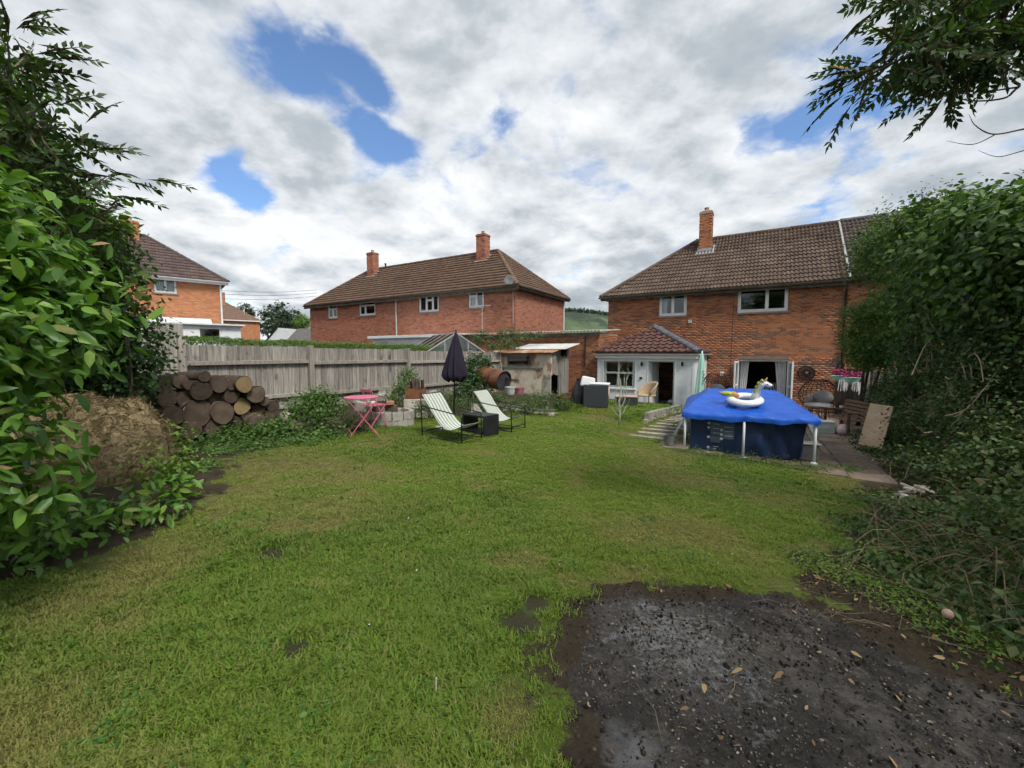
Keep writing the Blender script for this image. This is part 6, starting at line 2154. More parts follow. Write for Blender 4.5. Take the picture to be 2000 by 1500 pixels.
# hanging baskets
for k, (px_, py_, lab) in enumerate(((1638, 734, 'mint hanging basket with magenta flowers nearest the house wall'), (1664, 738, 'mint hanging basket with dark red flowers nearer the shrubs'))):
    p = at(px_, py_, 14.2 - .8 * k)
    hb2 = thing('hanging_basket', lab, 'hanging basket', p, 0, 'hanging baskets at the gate')
    MB().lathe([(.03, -.22), (.16, -.14), (.23, 0), (.245, .01), (.22, 0)], 16).build('bowl', M['mint'], hb2, smooth=False)
    for a in (0, 2.1, 4.2):
        MB().tube([(.23 * math.cos(a), .23 * math.sin(a), 0), (0, 0, .5)], .006, 4).build('chain', M['black'], hb2)
    MB().tube([(0, 0, .5), (0, .25, .55), (0, .45, .3)], .012, 5).build('bracket', M['black'], hb2)
    b = MB()
    for i in range(46):
        a = random.uniform(0, 6.28); r = random.uniform(0, .26)
        b.sphere((r * math.cos(a), r * math.sin(a), .08 + random.uniform(0, .14) - r * .2), random.uniform(.02, .04), 6, 4)
    b.build('flowers', M['petal'], hb2)['kind'] = 'stuff'
    b = MB()
    for i in range(16):
        x = random.uniform(-.14, .14)
        b.bar((x, -.2, -.12), (x * 1.1 + random.uniform(-.03, .03), -.21, -.34 - random.uniform(0, .2)), .010, .008)
    b.build('fringe', M['whitecloth'], hb2)['kind'] = 'stuff'

# wooden bench facing the garden
t0 = G(1650, 842)
t0 = at(1648, 840, 11.6)
bn = thing('wooden_bench', 'weathered brown wooden garden bench by the right boundary', 'bench', gp(t0.x, t0.y, .02), ROT - math.radians(68))
BLn = 1.15
for x in (-BLn / 2, BLn / 2 - .06):
    for y in (-.24, .20):
        MB().box(x, x + .06, y, y + .06, 0, .62 if y < 0 else .42).build('leg', M['benchwood'], bn)
    MB().box(x - .005, x + .065, -.27, .27, .62, .66).build('armrest', M['benchwood'], bn)
    MB().bar((x + .03, .24, .42), (x + .03, .36, .92), .05).build('back_post', M['benchwood'], bn)
for k in range(4):
    MB().box(-BLn / 2 + .01, BLn / 2 - .01, -.25 + k * .125, -.25 + k * .125 + .10, .42, .445).build('seat_slat', M['benchwood'], bn)
for k in range(5):
    z = .50 + k * .10
    y = .255 + (z - .42) * .24
    MB().obox((0, y - .03, z), (BLn - .02, .02, .075), Euler((-.23, 0, 0)).to_matrix()).build('back_slat', M['benchwood'], bn)
t0 = at(1645, 851, 11.3)
bl = thing('pink_white_ball', 'pale pink and white ball on the patio below the bench', 'ball', gp(t0.x, t0.y, .16), 0)
M['ballm'] = pm('pink_white_vinyl', (.62, .36, .40), (.72, .68, .68), 9, .5, .05)
MB().sphere((0, 0, 0), .16, 20, 14).build('ball_skin', M['ballm'], bl, smooth=True)
MB().lathe([(.012, .16), (.012, .168), (.001, .17)], 8).build('valve', M['whitecloth'], bl)
t0 = at(1606, 822, 11.6)
mc = thing('mint_crate', 'pale mint storage crate behind the pool corner', 'crate', gp(t0.x, t0.y, .02), ROT + .2)
M['mintpale'] = pm('pale_mint_plastic', (.50, .64, .58), (.60, .72, .66), 5, .5, .05)
MB().box(-.26, .26, -.18, .18, 0, .30).build('tub', M['mintpale'], mc, bevel=.015)
MB().box(-.28, .28, -.20, .20, .303, .34).build('lid', M['whitecloth'], mc, bevel=.012)
MB().box(-.10, .10, -.195, -.181, .12, .18).build('label', M['whitecloth'], mc)
# small table behind the pool corner
t0 = at(1618, 800, 12.6)
ct = thing('patio_table', 'small dark metal table with white pots beside the egg chair', 'table', gp(t0.x, t0.y, .03), ROT)
MB().box(-.45, .45, -.25, .25, .58, .60).build('table_top', M['darkmetal'], ct)
for x in (-.42, .42):
    for y in (-.22, .22):
        MB().tube([(x, y, 0), (x, y, .579)], .012, 6).build('leg', M['darkmetal'], ct)
for k, (x, y, r, lab) in enumerate(((.3, -.05, .05, 'small white pot on the right end of the metal table'), (.05, .08, .045, 'small white cup near the middle of the metal table'))):
    o_ = tag(MB().lathe([(r * .8, 0), (r, .10), (r * .9, .10), (r * .7, .02)], 12).build('white_pot', M['whitecloth'], None), lab, 'pot')
    o_.location = ct.matrix_basis @ Vector((x, y, .60)) if False else (ct.location + Matrix.Rotation(ROT, 3, 'Z') @ Vector((x, y, .601)))

# board leaning on the hedge
bp = at(1694, 879, 9.2)
lb = thing('leaning_board', 'bare chipboard panel leaning against the overgrown fence', 'board', (bp.x + .12, bp.y + .08, gz(bp.x, bp.y) + .01), 0)
top = at(1722, 792, 9.75)
up_ = (top - (Vector(lb.location))).normalized()
side = Vector((.80, -.60, .10))
side = (side - up_ * side.dot(up_)).normalized()
nrm_ = side.cross(up_)
Lb = (top - Vector(lb.location)).length
lb.matrix_basis = basis(side, nrm_ * -1, up_, lb.location)
MB().box(-.21, .21, -.035, .035, 0, Lb).build('panel', M['board'], lb, bevel=.006)
MB().box(-.21, .21, .036, .06, Lb * .45, Lb * .55).build('batten', M['plank'], lb)

# right-hand fence under the ivy
RU = 3.45
rf = thing('overgrown_fence', 'dark wooden fence overgrown with ivy along the right boundary', 'fence', un(RU, 0, 0), math.atan2(NX.y, NX.x))
x = 3.0
while x < 19.4:
    p = un(RU, x)
    MB().box(x, x + .142, -.012, .012, gz(p.x, p.y), gz(p.x, p.y) + 1.75 + random.uniform(-.02, .02)).build('board', M['fence'], rf)
    x += .147
for k in range(7):
    xx = 3.0 + k * 2.7
    p = un(RU, xx)
    MB().box(xx - .06, xx + .06, .013, .12, gz(p.x, p.y), gz(p.x, p.y) + 1.95).build('post', M['fencepost'], rf)
# lone post seen beside the bench
t0 = un(2.75, 15.6)
t0 = at(1690, 790, 14.0)
o_ = thing('fence_post', 'grey square post beside the bench under the clipped bush', 'post', gp(t0.x, t0.y), ROT)
MB().box(-.07, .07, -.07, .07, 0, 1.95).build('shaft', M['fencepost'], o_, bevel=.01)
MB().box(-.09, .09, -.09, .09, 1.952, 1.99).build('cap', M['fencepost'], o_, bevel=.01)
# rubble sticks at the hedge foot
for k in range(9):
    p = at(random.uniform(1738, 1815), random.uniform(945, 978), random.uniform(5.2, 5.7))
    g_ = gz(p.x, p.y)
    o_ = tag(MB().obox((0, 0, 0), (random.uniform(.16, .30), .05, .035)).build('wood_offcut', M['rubble'], None, bevel=.006, jit=.006), 'pale offcut of wood in the small heap at the hedge foot', 'offcut', 'wood offcuts by the hedge')
    o_.location = (p.x, p.y, g_ + .06 + .03 * (k % 3)); o_.rotation_euler = (random.uniform(-.2, .2), random.uniform(-.3, .3), random.uniform(0, 3.1))
t0 = at(1843, 1297, 2.55)
o_ = tag(MB().sphere((0, 0, 0), .030, 14, 10).build('pink_ball', M['pinkcush'], None, smooth=True), 'small faded pink ball lying in the undergrowth', 'ball')
o_.location = gp(t0.x, t0.y, .10)
o_ = tag(MB().bar((0, 0, -.05), (.004, 0, .06), .006).build('metal_peg', M['greypipe'], None), 'small pale peg sticking out of the lawn', 'peg')
o_.location = gp(*G(851, 1350).xy, 0)
#@@SECTION6
# ------------------------------------------------------------------ foliage tools
def nrmz(a):
    return a / np.maximum(np.linalg.norm(a, axis=1, keepdims=True), 1e-9)


def leaf_geo(P, D, N, L, Wd, fold=.18, kind='rhomb', curl=.0):
    D = nrmz(D)
    Sd = nrmz(np.cross(D, N)); N = np.cross(Sd, D)
    L = np.asarray(L)[:, None]; Wd = np.asarray(Wd)[:, None] * .5
    n = len(P)
    if kind == 'rhomb':
        V = np.stack([P, P + D * L * .45 + Sd * Wd + N * Wd * fold, P + D * L - N * L * curl, P + D * L * .45 - Sd * Wd + N * Wd * fold], 1).reshape(-1, 3)
        i = np.arange(n)[:, None] * 4
        F_ = np.concatenate([i + np.array([[0, 1, 2]]), i + np.array([[0, 2, 3]])], 1).reshape(-1, 3)
    else:
        V = np.stack([P, P + D * L * .28 + Sd * Wd * .86 + N * Wd * fold, P + D * L * .66 + Sd * Wd * .80 + N * (Wd * fold - L * curl * .4), P + D * L - N * L * curl,
                      P + D * L * .66 - Sd * Wd * .80 + N * (Wd * fold - L * curl * .4), P + D * L * .28 - Sd * Wd * .86 + N * Wd * fold], 1).reshape(-1, 3)
        i = np.arange(n)[:, None] * 6
        F_ = np.concatenate([i + np.array([[0, 1, 2, 3]]), i + np.array([[0, 3, 4, 5]])], 1).reshape(-1, 4)
    return V, F_


def blob_leaves(blobs, n, clump=.16, per=26, shell=.72, seed=1, flat=.0, up=.5):
    r = np.random.default_rng(seed)
    wts = np.array([(b[3] * b[4] * b[5]) ** .667 for b in blobs]); wts /= wts.sum()
    Ps, Os = [], []
    for b, w in zip(blobs, wts):
        nb = int(n * w)
        nc = max(3, nb // per)
        d = nrmz(r.normal(size=(nc, 3)) + np.array([0, 0, .25]))
        f = shell + (1.06 - shell) * r.random(nc) ** .6
        f *= 1 + .13 * np.sin(5 * d[:, 0] + 4 * d[:, 2] + seed) + .10 * np.sin(9 * d[:, 1] + 7 * d[:, 2])
        c = np.array(b[:3]) + d * np.array(b[3:6]) * f[:, None]
        k = r.integers(0, nc, nb)
        cs = clump * (.6 + .8 * r.random(nc))
        P = c[k] + r.normal(size=(nb, 3)) * cs[k][:, None] * np.array([1, 1, .8])
        Ps.append(P); Os.append(d[k])
    P = np.concatenate(Ps); O = np.concatenate(Os)
    m = len(P)
    N = nrmz(O * .55 + np.array([0, 0, up]) + r.normal(size=(m, 3)) * .45)
    D = nrmz(np.cross(N, r.normal(size=(m, 3))) + O * .35 - np.array([0, 0, .35]))
    return P, D, N, r


def bush(name, label, cat, base, blobs, n, size, mat, wl=.6, clump=.16, per=26, shell=.7, seed=1, kind='rhomb', stems=True, group=None, sr=.03, up=.5, ground=True, part='crown', curl=.05):
    o = thing(name, label, cat, base, 0, group)
    P, D, N, r = blob_leaves(blobs, n, clump, per, shell, seed, up=up)
    if ground:
        g = gza(P[:, 0], P[:, 1]) + .01
        P[:, 2] = np.where(P[:, 2] < g, g + r.random(len(P)) * .06, P[:, 2])
    L = size * (.65 + .6 * r.random(len(P)))
    V, F_ = leaf_geo(P - np.array(base), D, N, L, L * wl, kind=kind, curl=curl)
    fast_mesh(part, V, F_, mat, o)['kind'] = 'stuff'
    if stems:
        rr = random.Random(seed)
        b0 = Vector(base)
        for b in blobs:
            c = Vector(b[:3]) - b0
            mid_ = c * .5 + Vector((rr.uniform(-.15, .15), rr.uniform(-.15, .15), rr.uniform(-.1, .1)))
            st_ = Vector((rr.uniform(-.1, .1), rr.uniform(-.1, .1), -.05))
            MB().tube([st_, mid_, c, c + Vector((0, 0, b[5] * .5))], [sr, sr * .75, sr * .5, sr * .2], 6).build('trunk' if b is blobs[0] else 'stem', M['trunk'], o, smooth=True)
    return o


def B(px, py, d, rx, ry=None, rz=None):
    p = at(px, py, d)
    return (p.x, p.y, p.z, rx, ry or rx, rz or rx)


# ------------------------------------------------------------------ left side: laurel in front
lb_ = [B(-30, 520, 2.5, .42, .4, .42), B(25, 640, 2.45, .34, .4, .36), B(-95, 800, 2.3, .34, .4, .36), B(-90, 620, 2.2, .5, .5, .6), B(-60, 930, 2.1, .40, .4, .35), B(-150, 450, 2.4, .55, .5, .6)]
lbase = gp(-3.3, 2.3)
laurel = bush('cherry_laurel', 'glossy green laurel with large leaves at the left edge', 'shrub', lbase, lb_, 5200, .115, LM['laurel'], wl=.40, clump=.10, per=12, shell=.55, seed=5, kind='oval', sr=.028, curl=.12)
# its largest leaves one by one
me_l = []
for v in range(4):
    r0 = random.Random(v)
    nv = 7
    vs = []; fs = []
    for i in range(nv):
        t = i / (nv - 1)
        w = .5 * (math.sin(math.pi * min(1, t * 1.02) ** .85) ** .8) * .40 if 0 < i < nv - 1 else .012
        z = -.20 * t * t * (1 + .3 * v) + .03 * math.sin(6 * t + v)
        vs += [(-w, t, z + .25 * w), (0, t, z), (w, t, z + .25 * w)]
    for i in range(nv - 1):
        a = 3 * i
        fs += [(a, a + 1, a + 4, a + 3), (a + 1, a + 2, a + 5, a + 4)]
    me_l.append(MB().add(vs, fs).mesh('leaf', LM['laurel_o'], smooth=True))
me_d = me_l[1].copy(); me_d.materials.clear(); me_d.materials.append(LM['dead_o'])
rg_ = np.random.default_rng(3)
front = [B(150, 470, 2.35, .12), B(40, 560, 2.05, .32, .12, .28), B(50, 690, 2.05, .26, .12, .22), B(-30, 830, 2.1, .20, .12, .2), B(-60, 960, 1.95, .24, .12, .2), B(-20, 700, 1.9, .3, .12, .4), B(20, 420, 2.2, .3, .12, .15)]
for k in range(150):
    b = front[rg_.integers(1, len(front))]
    p = np.array(b[:3]) + rg_.normal(size=3) * np.array(b[3:]) * .62
    out = Vector((.45, -.55, .25)) + Vector(rg_.normal(size=3)) * .55
    d = (Vector((.7, -.15, .12)) + Vector(rg_.normal(size=3)) * .45).normalized()
    n = (out + Vector((0, 0, .7))).normalized()
    x = d.cross(n).normalized(); n = x.cross(d)
    s = rg_.uniform(.07, .118)
    inst('leaf', me_d if k % 37 == 0 else me_l[k % 4], laurel, Matrix.Translation(Vector(p) - Vector(lbase)) @ basis(x * s, d * s, n * s, (0, 0, 0)))
# suckers along the lawn edge
for nm, lab, bl, n, nl in (('laurel_sucker', 'low laurel shoots sprawling over the lawn edge below the compost heap', [B(130, 1005, 3.1, .36, .2, .10), B(270, 995, 3.35, .24, .2, .10), B(80, 1060, 2.75, .28, .2, .08), B(340, 945, 3.8, .13, .12, .12), B(0, 1020, 2.6, .25, .2, .14)], 700, 150),):
    bs_ = gp(bl[0][0], bl[0][1])
    su = bush(nm, lab, 'shrub', bs_, bl, n, .095, LM['laurel'], wl=.42, clump=.10, per=9, shell=.3, seed=8, kind='oval', sr=.012, curl=.1)
    for k in range(nl):
        b = bl[rg_.integers(0, len(bl))]
        p = np.array(b[:3]) + rg_.normal(size=3) * np.array(b[3:]) * .55
        p[2] = max(p[2], gz(p[0], p[1]) + .03)
        d = (Vector((.55, -.35, .10)) + Vector(rg_.normal(size=3)) * .55).normalized()
        n_ = (Vector((0, -.35, .9)) + Vector(rg_.normal(size=3)) * .35).normalized()
        x = d.cross(n_).normalized(); n_ = x.cross(d)
        s = rg_.uniform(.09, .135)
        inst('leaf', me_d if k % 19 == 0 else me_l[k % 4], su, Matrix.Translation(Vector(p) - Vector(bs_)) @ basis(x * s, d * s, n_ * s, (0, 0, 0)))

# ivy-covered bush behind it
ivb = [B(165, 560, 5.5, .52, .6, .85), B(205, 670, 5.3, .50, .5, .50), B(110, 470, 5.3, .52, .6, .65), B(262, 720, 5.2, .28, .3, .30), B(60, 500, 5.0, .7, .6, .8), B(110, 690, 5.1, .62, .5, .50), B(-60, 520, 4.8, .9, .7, 1.0), B(170, 760, 5.25, .55, .3, .22)]
bush('ivy_bush', 'tall bush draped in dark ivy behind the compost heap', 'shrub', gp(-4.9, 5.3), ivb, 34000, .062, LM['ivy'], wl=.85, clump=.13, per=40, shell=.68, seed=12, sr=.05)
bush('hazel_bush', 'full green bush filling the upper left edge under the ash sapling', 'shrub', gp(-5.0, 4.4), [B(-20, 330, 4.5, .55, .5, .75), B(60, 400, 4.6, .42, .4, .5), B(120, 470, 4.7, .34, .3, .4), B(-60, 180, 4.4, .5, .5, .6)], 9000, .085, LM['priv'], wl=.6, clump=.14, per=22, shell=.6, seed=19, sr=.035, kind='oval', curl=.1)
bush('lilac_bush', 'bush with brown seed heads rising above the ivy on the left', 'shrub', gp(-5.2, 5.7), [B(150, 470, 5.6, .36, .4, .45), B(175, 560, 5.4, .28, .3, .35)], 2000, .05, LM['seed'], wl=.6, clump=.09, per=22, shell=.75, seed=15, sr=.03)
bush('fig_shoot', 'lime green leafy shoot sticking out beside the left chimney', 'shrub', gp(-4.6, 5.0), [B(232, 450, 5.0, .12, .1, .20), B(240, 560, 5.0, .16, .15, .13)], 150, .12, LM['lime'], wl=.7, clump=.10, per=12, shell=.3, seed=18, sr=.015)


# ------------------------------------------------------------------ ash trees with compound leaves
def compound(P, D, N, L, rng, pairs=5, ll=.068):
    """leaflets of pinnate leaves: P base, D direction, N normal, L length"""
    n = len(P)
    Sd = nrmz(np.cross(D, N))
    Pl, Dl, Nl, Ll = [], [], [], []
    for k in range(pairs):
        t = .25 + .65 * k / (pairs - 1)
        c = P + D * (L * t)[:, None] - N * (L * t * t * .22)[:, None]
        for s in (-1, 1):
            Pl.append(c); Dl.append(nrmz(D * .62 + Sd * s * .8 - N * .25 + rng.normal(size=(n, 3)) * .12)); Nl.append(nrmz(N + rng.normal(size=(n, 3)) * .3)); Ll.append(L * 0 + ll * (.85 + .3 * rng.random(n)) * (1 - .15 * abs(t - .5)))
    c = P + D * (L * .93)[:, None] - N * (L * .2)[:, None]
    Pl.append(c); Dl.append(nrmz(D - N * .3)); Nl.append(N); Ll.append(np.full(n, ll * 1.1))
    return np.concatenate(Pl), np.concatenate(Dl), np.concatenate(Nl), np.concatenate(Ll)


def ash(name, label, base, trunk, branches, nper, seed, extra=None, lsize=.065, spread=.2, ll0=.20):
    o = thing(name, label, 'tree', base, 0)
    rng = np.random.default_rng(seed)
    b0 = Vector(base)
    MB().tube([Vector(p) - b0 for p in trunk[0]], trunk[1], 10).build('trunk', M['trunk'], o, smooth=True)
    Ps, Ds, Ns = [], [], []
    for pts, r0, leafy in branches:
        pts = [Vector(p) for p in pts]
        m = len(pts)
        # smooth the polyline
        fine_ = []
        for i in range(m - 1):
            p0, p1, p2, p3 = pts[max(i - 1, 0)], pts[i], pts[i + 1], pts[min(i + 2, m - 1)]
            for j in range(6):
                t = j / 6
                fine_.append(.5 * (2 * p1 + (p2 - p0) * t + (2 * p0 - 5 * p1 + 4 * p2 - p3) * t * t + (3 * p1 - p0 - 3 * p2 + p3) * t ** 3))
        fine_.append(pts[-1])
        q = len(fine_)
        MB().tube([p - b0 for p in fine_], [r0 * (1 - .85 * i / (q - 1)) for i in range(q)], 6).build('branch', M['trunk'], o, smooth=True)
        if not leafy: continue
        for k in range(int(nper * leafy)):
            i = rng.integers(int(q * .25), q)
            p = np.array(fine_[i])
            tg = np.array((fine_[min(i + 1, q - 1)] - fine_[max(i - 1, 0)]).normalized())
            tw = rng.normal(size=3) * np.array([1, 1, .6]); tw /= np.linalg.norm(tw)
            off = rng.random() * spread
            Ps.append(p + tw * off * .8); Ds.append(tg * .35 + tw * 1.0 + np.array([0, 0, -.05])); Ns.append(np.array([0, -.3, .8]) + rng.normal(size=3) * .75)
    if extra is not None:
        P, D, N, r = blob_leaves(*extra)
        Ps += list(P); Ds += list(D); Ns += list(N)
    P = np.array(Ps); D = nrmz(np.array(Ds)); N = np.array(Ns)
    N = nrmz(N - D * np.sum(N * D, 1, keepdims=True))
    L = ll0 + .10 * rng.random(len(P))
    a, c, e, f = compound(P, D, N, L, rng, 5, lsize)
    V, F_ = leaf_geo(a - np.array(base), c, e, f, f * .42, fold=.1, curl=.08)
    fast_mesh('crown', V, F_, LM['ash'], o)['kind'] = 'stuff'
    V, F_ = leaf_geo(P - np.array(base), D, N, L, np.full(len(P), .006), fold=0, curl=.2)
    fast_mesh('leaf_stalks', V, F_, M['twig'], o)['kind'] = 'stuff'
    return o


AL_ = [([at(-40, 700, 3.9), at(10, 520, 3.9), at(20, 330, 3.8), at(20, 150, 3.7), at(10, 40, 3.6)], .022, .9),
       ([at(10, 520, 3.9), at(60, 440, 3.9), at(110, 340, 3.9), at(130, 270, 3.9)], .012, .7),
       ([at(30, 560, 3.9), at(110, 470, 3.9), at(170, 380, 3.9), at(215, 340, 3.9)], .012, .45),
       ([at(-20, 420, 3.7), at(30, 300, 3.7), at(70, 220, 3.7)], .012, .9),
       ([at(-60, 400, 3.6), at(-30, 220, 3.6), at(20, 110, 3.6)], .014, .9),
       ([at(120, 480, 4.2), at(180, 430, 4.2), at(225, 410, 4.2)], .010, .25)]
ash('ash_sapling', 'ash sapling with feathery leaves rising at the top left', gp(-4.3, 3.6), ([gp(-4.3, 3.6), at(-60, 800, 3.9), at(-40, 700, 3.9)], [.05, .04, .028]), AL_, 58, 21, lsize=.088, spread=.34, ll0=.26)

tb0 = gp(6.3, 2.6)
AR_ = [([Vector((6.3, 2.6, 4.3)), at(2050, 60, 3.3), at(1930, 70, 3.1), at(1840, 70, 3.0), at(1770, 110, 2.9), at(1700, 145, 2.9)], .030, 2.6),
       ([Vector((6.3, 2.6, 4.8)), at(2060, -60, 3.4), at(1900, -30, 3.2), at(1800, -20, 3.1), at(1730, -5, 3.0)], .030, 2.4),
       ([at(2050, 30, 3.3), at(1980, 60, 3.2), at(1900, 120, 3.1), at(1850, 150, 3.1)], .016, 1.6),
       ([at(2050, -20, 3.3), at(1960, 10, 3.2), at(1870, 40, 3.1), at(1790, 70, 3.1)], .016, 1.7),
       ([at(2080, 20, 3.4), at(2000, 90, 3.3), at(1940, 100, 3.2)], .014, 1.5),
       ([Vector((6.3, 2.6, 3.9)), at(2060, 130, 3.3), at(1990, 170, 3.2), at(1960, 192, 3.2), at(1890, 196, 3.2), at(1830, 175, 3.2)], .013, 0),
       ([at(1990, 170, 3.2), at(1930, 180, 3.2), at(1900, 195, 3.2)], .007, 0), ([at(2000, 145, 3.2), at(1960, 132, 3.2), at(1945, 130, 3.2)], .008, 0), ([at(1860, 190, 3.2), at(1840, 188, 3.2), at(1805, 191, 3.2)], .004, 0),
       ([at(2060, 240, 3.3), at(2000, 252, 3.2), at(1940, 262, 3.2), at(1905, 245, 3.2), at(1893, 224, 3.2)], .008, 0), ([at(1945, 262, 3.2), at(1900, 282, 3.2), at(1848, 275, 3.2)], .005, 0),
       ([at(2060, 280, 3.3), at(2000, 294, 3.2), at(1950, 306, 3.2), at(1911, 294, 3.2)], .006, 0),
       ([Vector((6.3, 2.6, 4.5)), Vector((5.2, .8, 5.2)), Vector((3.8, -.8, 5.4)), Vector((2.5, -1.8, 5.3))], .05, .3)]
ash('ash_tree', 'ash tree overhanging the top right corner with bare lower twigs', tb0, ([tb0, Vector((6.35, 2.6, 2.0)), Vector((6.3, 2.6, 4.6)), Vector((6.4, 2.4, 7.0))], [.24, .20, .15, .07]), AR_, 44, 33, lsize=.068, spread=.28, 
    extra=([(4.6, -1.2, 6.3, 2.0, 2.0, 1.0), (6.6, .0, 7.2, 1.8, 1.8, 1.2), (3.6, -2.6, 6.4, 1.8, 1.6, .9), (1.2, -3.2, 6.3, 1.9, 1.6, .8), (-.8, -3.0, 6.6, 1.6, 1.4, .7)], 1500, .25, 10, .4, 35))  # extra crown out of view, added to shade the near ground

# sycamore behind the viewer: it shades the near lawn and shows in the upstairs panes
bush('sycamore_tree', 'large sycamore behind the viewer, mirrored in the upstairs windows', 'tree', gp(-3.0, -8.5), [(-3.0, -8.5, 6.4, 2.6, 2.2, 2.2), (-.4, -8.6, 6.6, 2.4, 2.0, 2.0), (-5.4, -8.0, 6.0, 2.2, 2.0, 1.9), (-2.0, -8.6, 8.2, 2.4, 2.0, 1.4)], 10000, .24, LM['hawthorn'], wl=.85, clump=.35, per=26, shell=.55, seed=38, sr=.16)
# ------------------------------------------------------------------ right side
bush('clipped_bush', 'rounded light green bush overhanging the gate post by the house', 'shrub', gp(11.2, 13.2), [B(1708, 652, 11.6, .68, .7, .95), B(1750, 640, 11.0, .7, .7, .85), B(1690, 690, 11.7, .42, .4, .42)], 27000, .062, LM['priv'], wl=.65, clump=.12, per=40, shell=.82, seed=41, sr=.05)
hb1 = [B(1738, 505, 12.6, .75, .9, .65), B(1775, 475, 11.0, .95, 1.0, .80), B(1835, 570, 9.6, .80, .8, .8)]
bush('hawthorn', 'tall dark hawthorn spreading in front of the adjoining roof', 'tree', gp(10.9, 11.6), hb1, 24000, .075, LM['hawthorn'], wl=.62, clump=.16, per=36, shell=.66, seed=43, sr=.07, part='crown')
bush('elder_sprigs', 'thin upright sprigs with seed heads on top of the right hedge', 'shrub', gp(9.6, 9.8), [B(1835, 400, 9.0, .35, .3, .36), B(1800, 440, 9.2, .4, .3, .25), B(1770, 430, 10.0, .4, .3, .2)], 1500, .06, LM['seed'], wl=.5, clump=.11, per=20, shell=.6, seed=44, sr=.02)
hb2_ = [B(1850, 470, 8.4, .85, .8, .8), B(1920, 465, 7.0, .78, .8, .60), B(1990, 455, 6.2, .75, .8, .55), B(1880, 590, 8.0, .85, .8, .75), B(1960, 560, 6.6, .75, .7, .8), B(2060, 540, 5.8, .9, .8, .9)]
bush('sycamore_hedge', 'tall broad-leaved hedge with large dark leaves along the right', 'tree', gp(8.6, 7.6), hb2_, 17000, .115, LM['hawthorn'], wl=.72, clump=.17, per=26, shell=.66, seed=47, sr=.07, kind='oval', curl=.12)
bush('tangled_hedge', 'dark twiggy middle of the right hedge above the ivy', 'shrub', gp(8.7, 7.9), [B(1850, 690, 8.6, .8, .6, .6), B(1930, 700, 7.2, .75, .6, .7), B(2010, 690, 6.2, .8, .6, .8), B(1810, 720, 9.6, .5, .5, .5)], 12000, .075, LM['ivy'], wl=.7, clump=.17, per=30, shell=.6, seed=49, sr=.05)
bush('ivy_on_fence', 'curtain of ivy hanging over the right fence behind the leaning board', 'ivy', gp(9.8, 10.6), [B(1745, 775, 11.2, .5, .5, .6), B(1790, 800, 10.0, .55, .5, .75), B(1735, 830, 10.8, .35, .4, .4), B(1770, 850, 9.4, .45, .4, .4)], 12000, .055, LM['ivy'], wl=.8, clump=.12, per=34, shell=.7, seed=51, stems=True, sr=.02)
bush('bramble_bank', 'bank of dark brambles below the right hedge', 'bramble', gp(7.0, 6.6), [B(1840, 830, 8.0, .7, .6, .6), B(1910, 820, 6.8, .7, .6, .7), B(1990, 820, 5.9, .7, .6, .8), B(1800, 910, 7.2, .55, .5, .30), B(1870, 930, 6.0, .65, .5, .42), B(1960, 930, 5.2, .6, .5, .55), B(2040, 950, 4.8, .6, .5, .6)], 17000, .062, LM['bramble'], wl=.72, clump=.14, per=26, shell=.6, seed=53, sr=.02)
bush('bramble_undergrowth', 'low brambles and weeds spreading beside the burnt patch', 'bramble', gp(4.2, 4.0), [B(1765, 1015, 5.2, .45, .4, .16), B(1850, 1045, 4.5, .5, .45, .26), B(1950, 1040, 4.2, .5, .45, .36), B(1740, 1110, 4.1, .42, .35, .10), B(1830, 1130, 3.8, .45, .35, .20), B(1930, 1150, 3.5, .45, .35, .28),
                                                                                       B(2010, 1180, 3.2, .4, .3, .3), B(1770, 1195, 3.3, .35, .28, .09), B(1870, 1235, 3.0, .38, .28, .14), B(1960, 1290, 2.8, .34, .25, .16), B(2040, 1330, 2.6, .3, .25, .2)], 13500, .052, LM['bramble'], wl=.68, clump=.12, per=16, shell=.3, seed=57, sr=.010)
def BU(u, n, h, rx, ry, rz):
    p = un(u, n)
    return (p.x, p.y, gz(p.x, p.y) + h, rx, ry, rz)


bush('hedge_end', 'near end of the dark hedge running past the right edge', 'shrub', gp(*un(2.9, 4.0).xy), [BU(2.8, 5.2, 1.5, .7, .7, 1.3), BU(2.8, 4.2, 1.4, .7, .7, 1.2), BU(2.8, 3.2, 1.3, .6, .7, 1.1), BU(2.2, 4.0, .35, .6, .6, .35), BU(2.0, 2.8, .25, .6, .6, .25), BU(2.2, 5.0, .4, .6, .6, .4), BU(1.7, 3.6, .15, .5, .5, .15)], 11000, .065, LM['bramble'], wl=.7, clump=.16, per=26, shell=.55, seed=59, sr=.03)
# dry arching stems
dst = thing('dry_bramble_stems', 'dry straw-coloured stems arching over the undergrowth on the right', 'stems', gp(4.4, 4.2), 0)
rr = random.Random(5)
b = MB()
for k in range(150):
    px_ = rr.uniform(1700, 2040); py_ = 950 + (px_ - 1700) * .35 + rr.uniform(-60, 210)
    p = G(min(px_, 1995), min(py_, 1400)); p = Vector((p.x + rr.uniform(0, .4), p.y, 0)); p.z = gz(p.x, p.y)
    a = rr.uniform(0, 6.28); L_ = rr.uniform(.25, 1.1); h = rr.uniform(.08, .45)
    d = Vector((math.cos(a), math.sin(a), 0))
    q = [p + d * (L_ * t) + Vector((0, 0, h * math.sin(math.pi * (.1 + .85 * t)))) - Vector(dst.location) for t in (0, .2, .4, .6, .8, 1)]
    b.tube(q, [rr.uniform(.0015, .004)] * 5 + [.001], 4, cap=False)
b.build('stems', M['straw2'], dst)['kind'] = 'stuff'
dh = thing('hedge_twigs', 'bare brown twigs showing in the middle of the right hedge', 'twigs', gp(8.2, 7.2), 0)
b = MB()
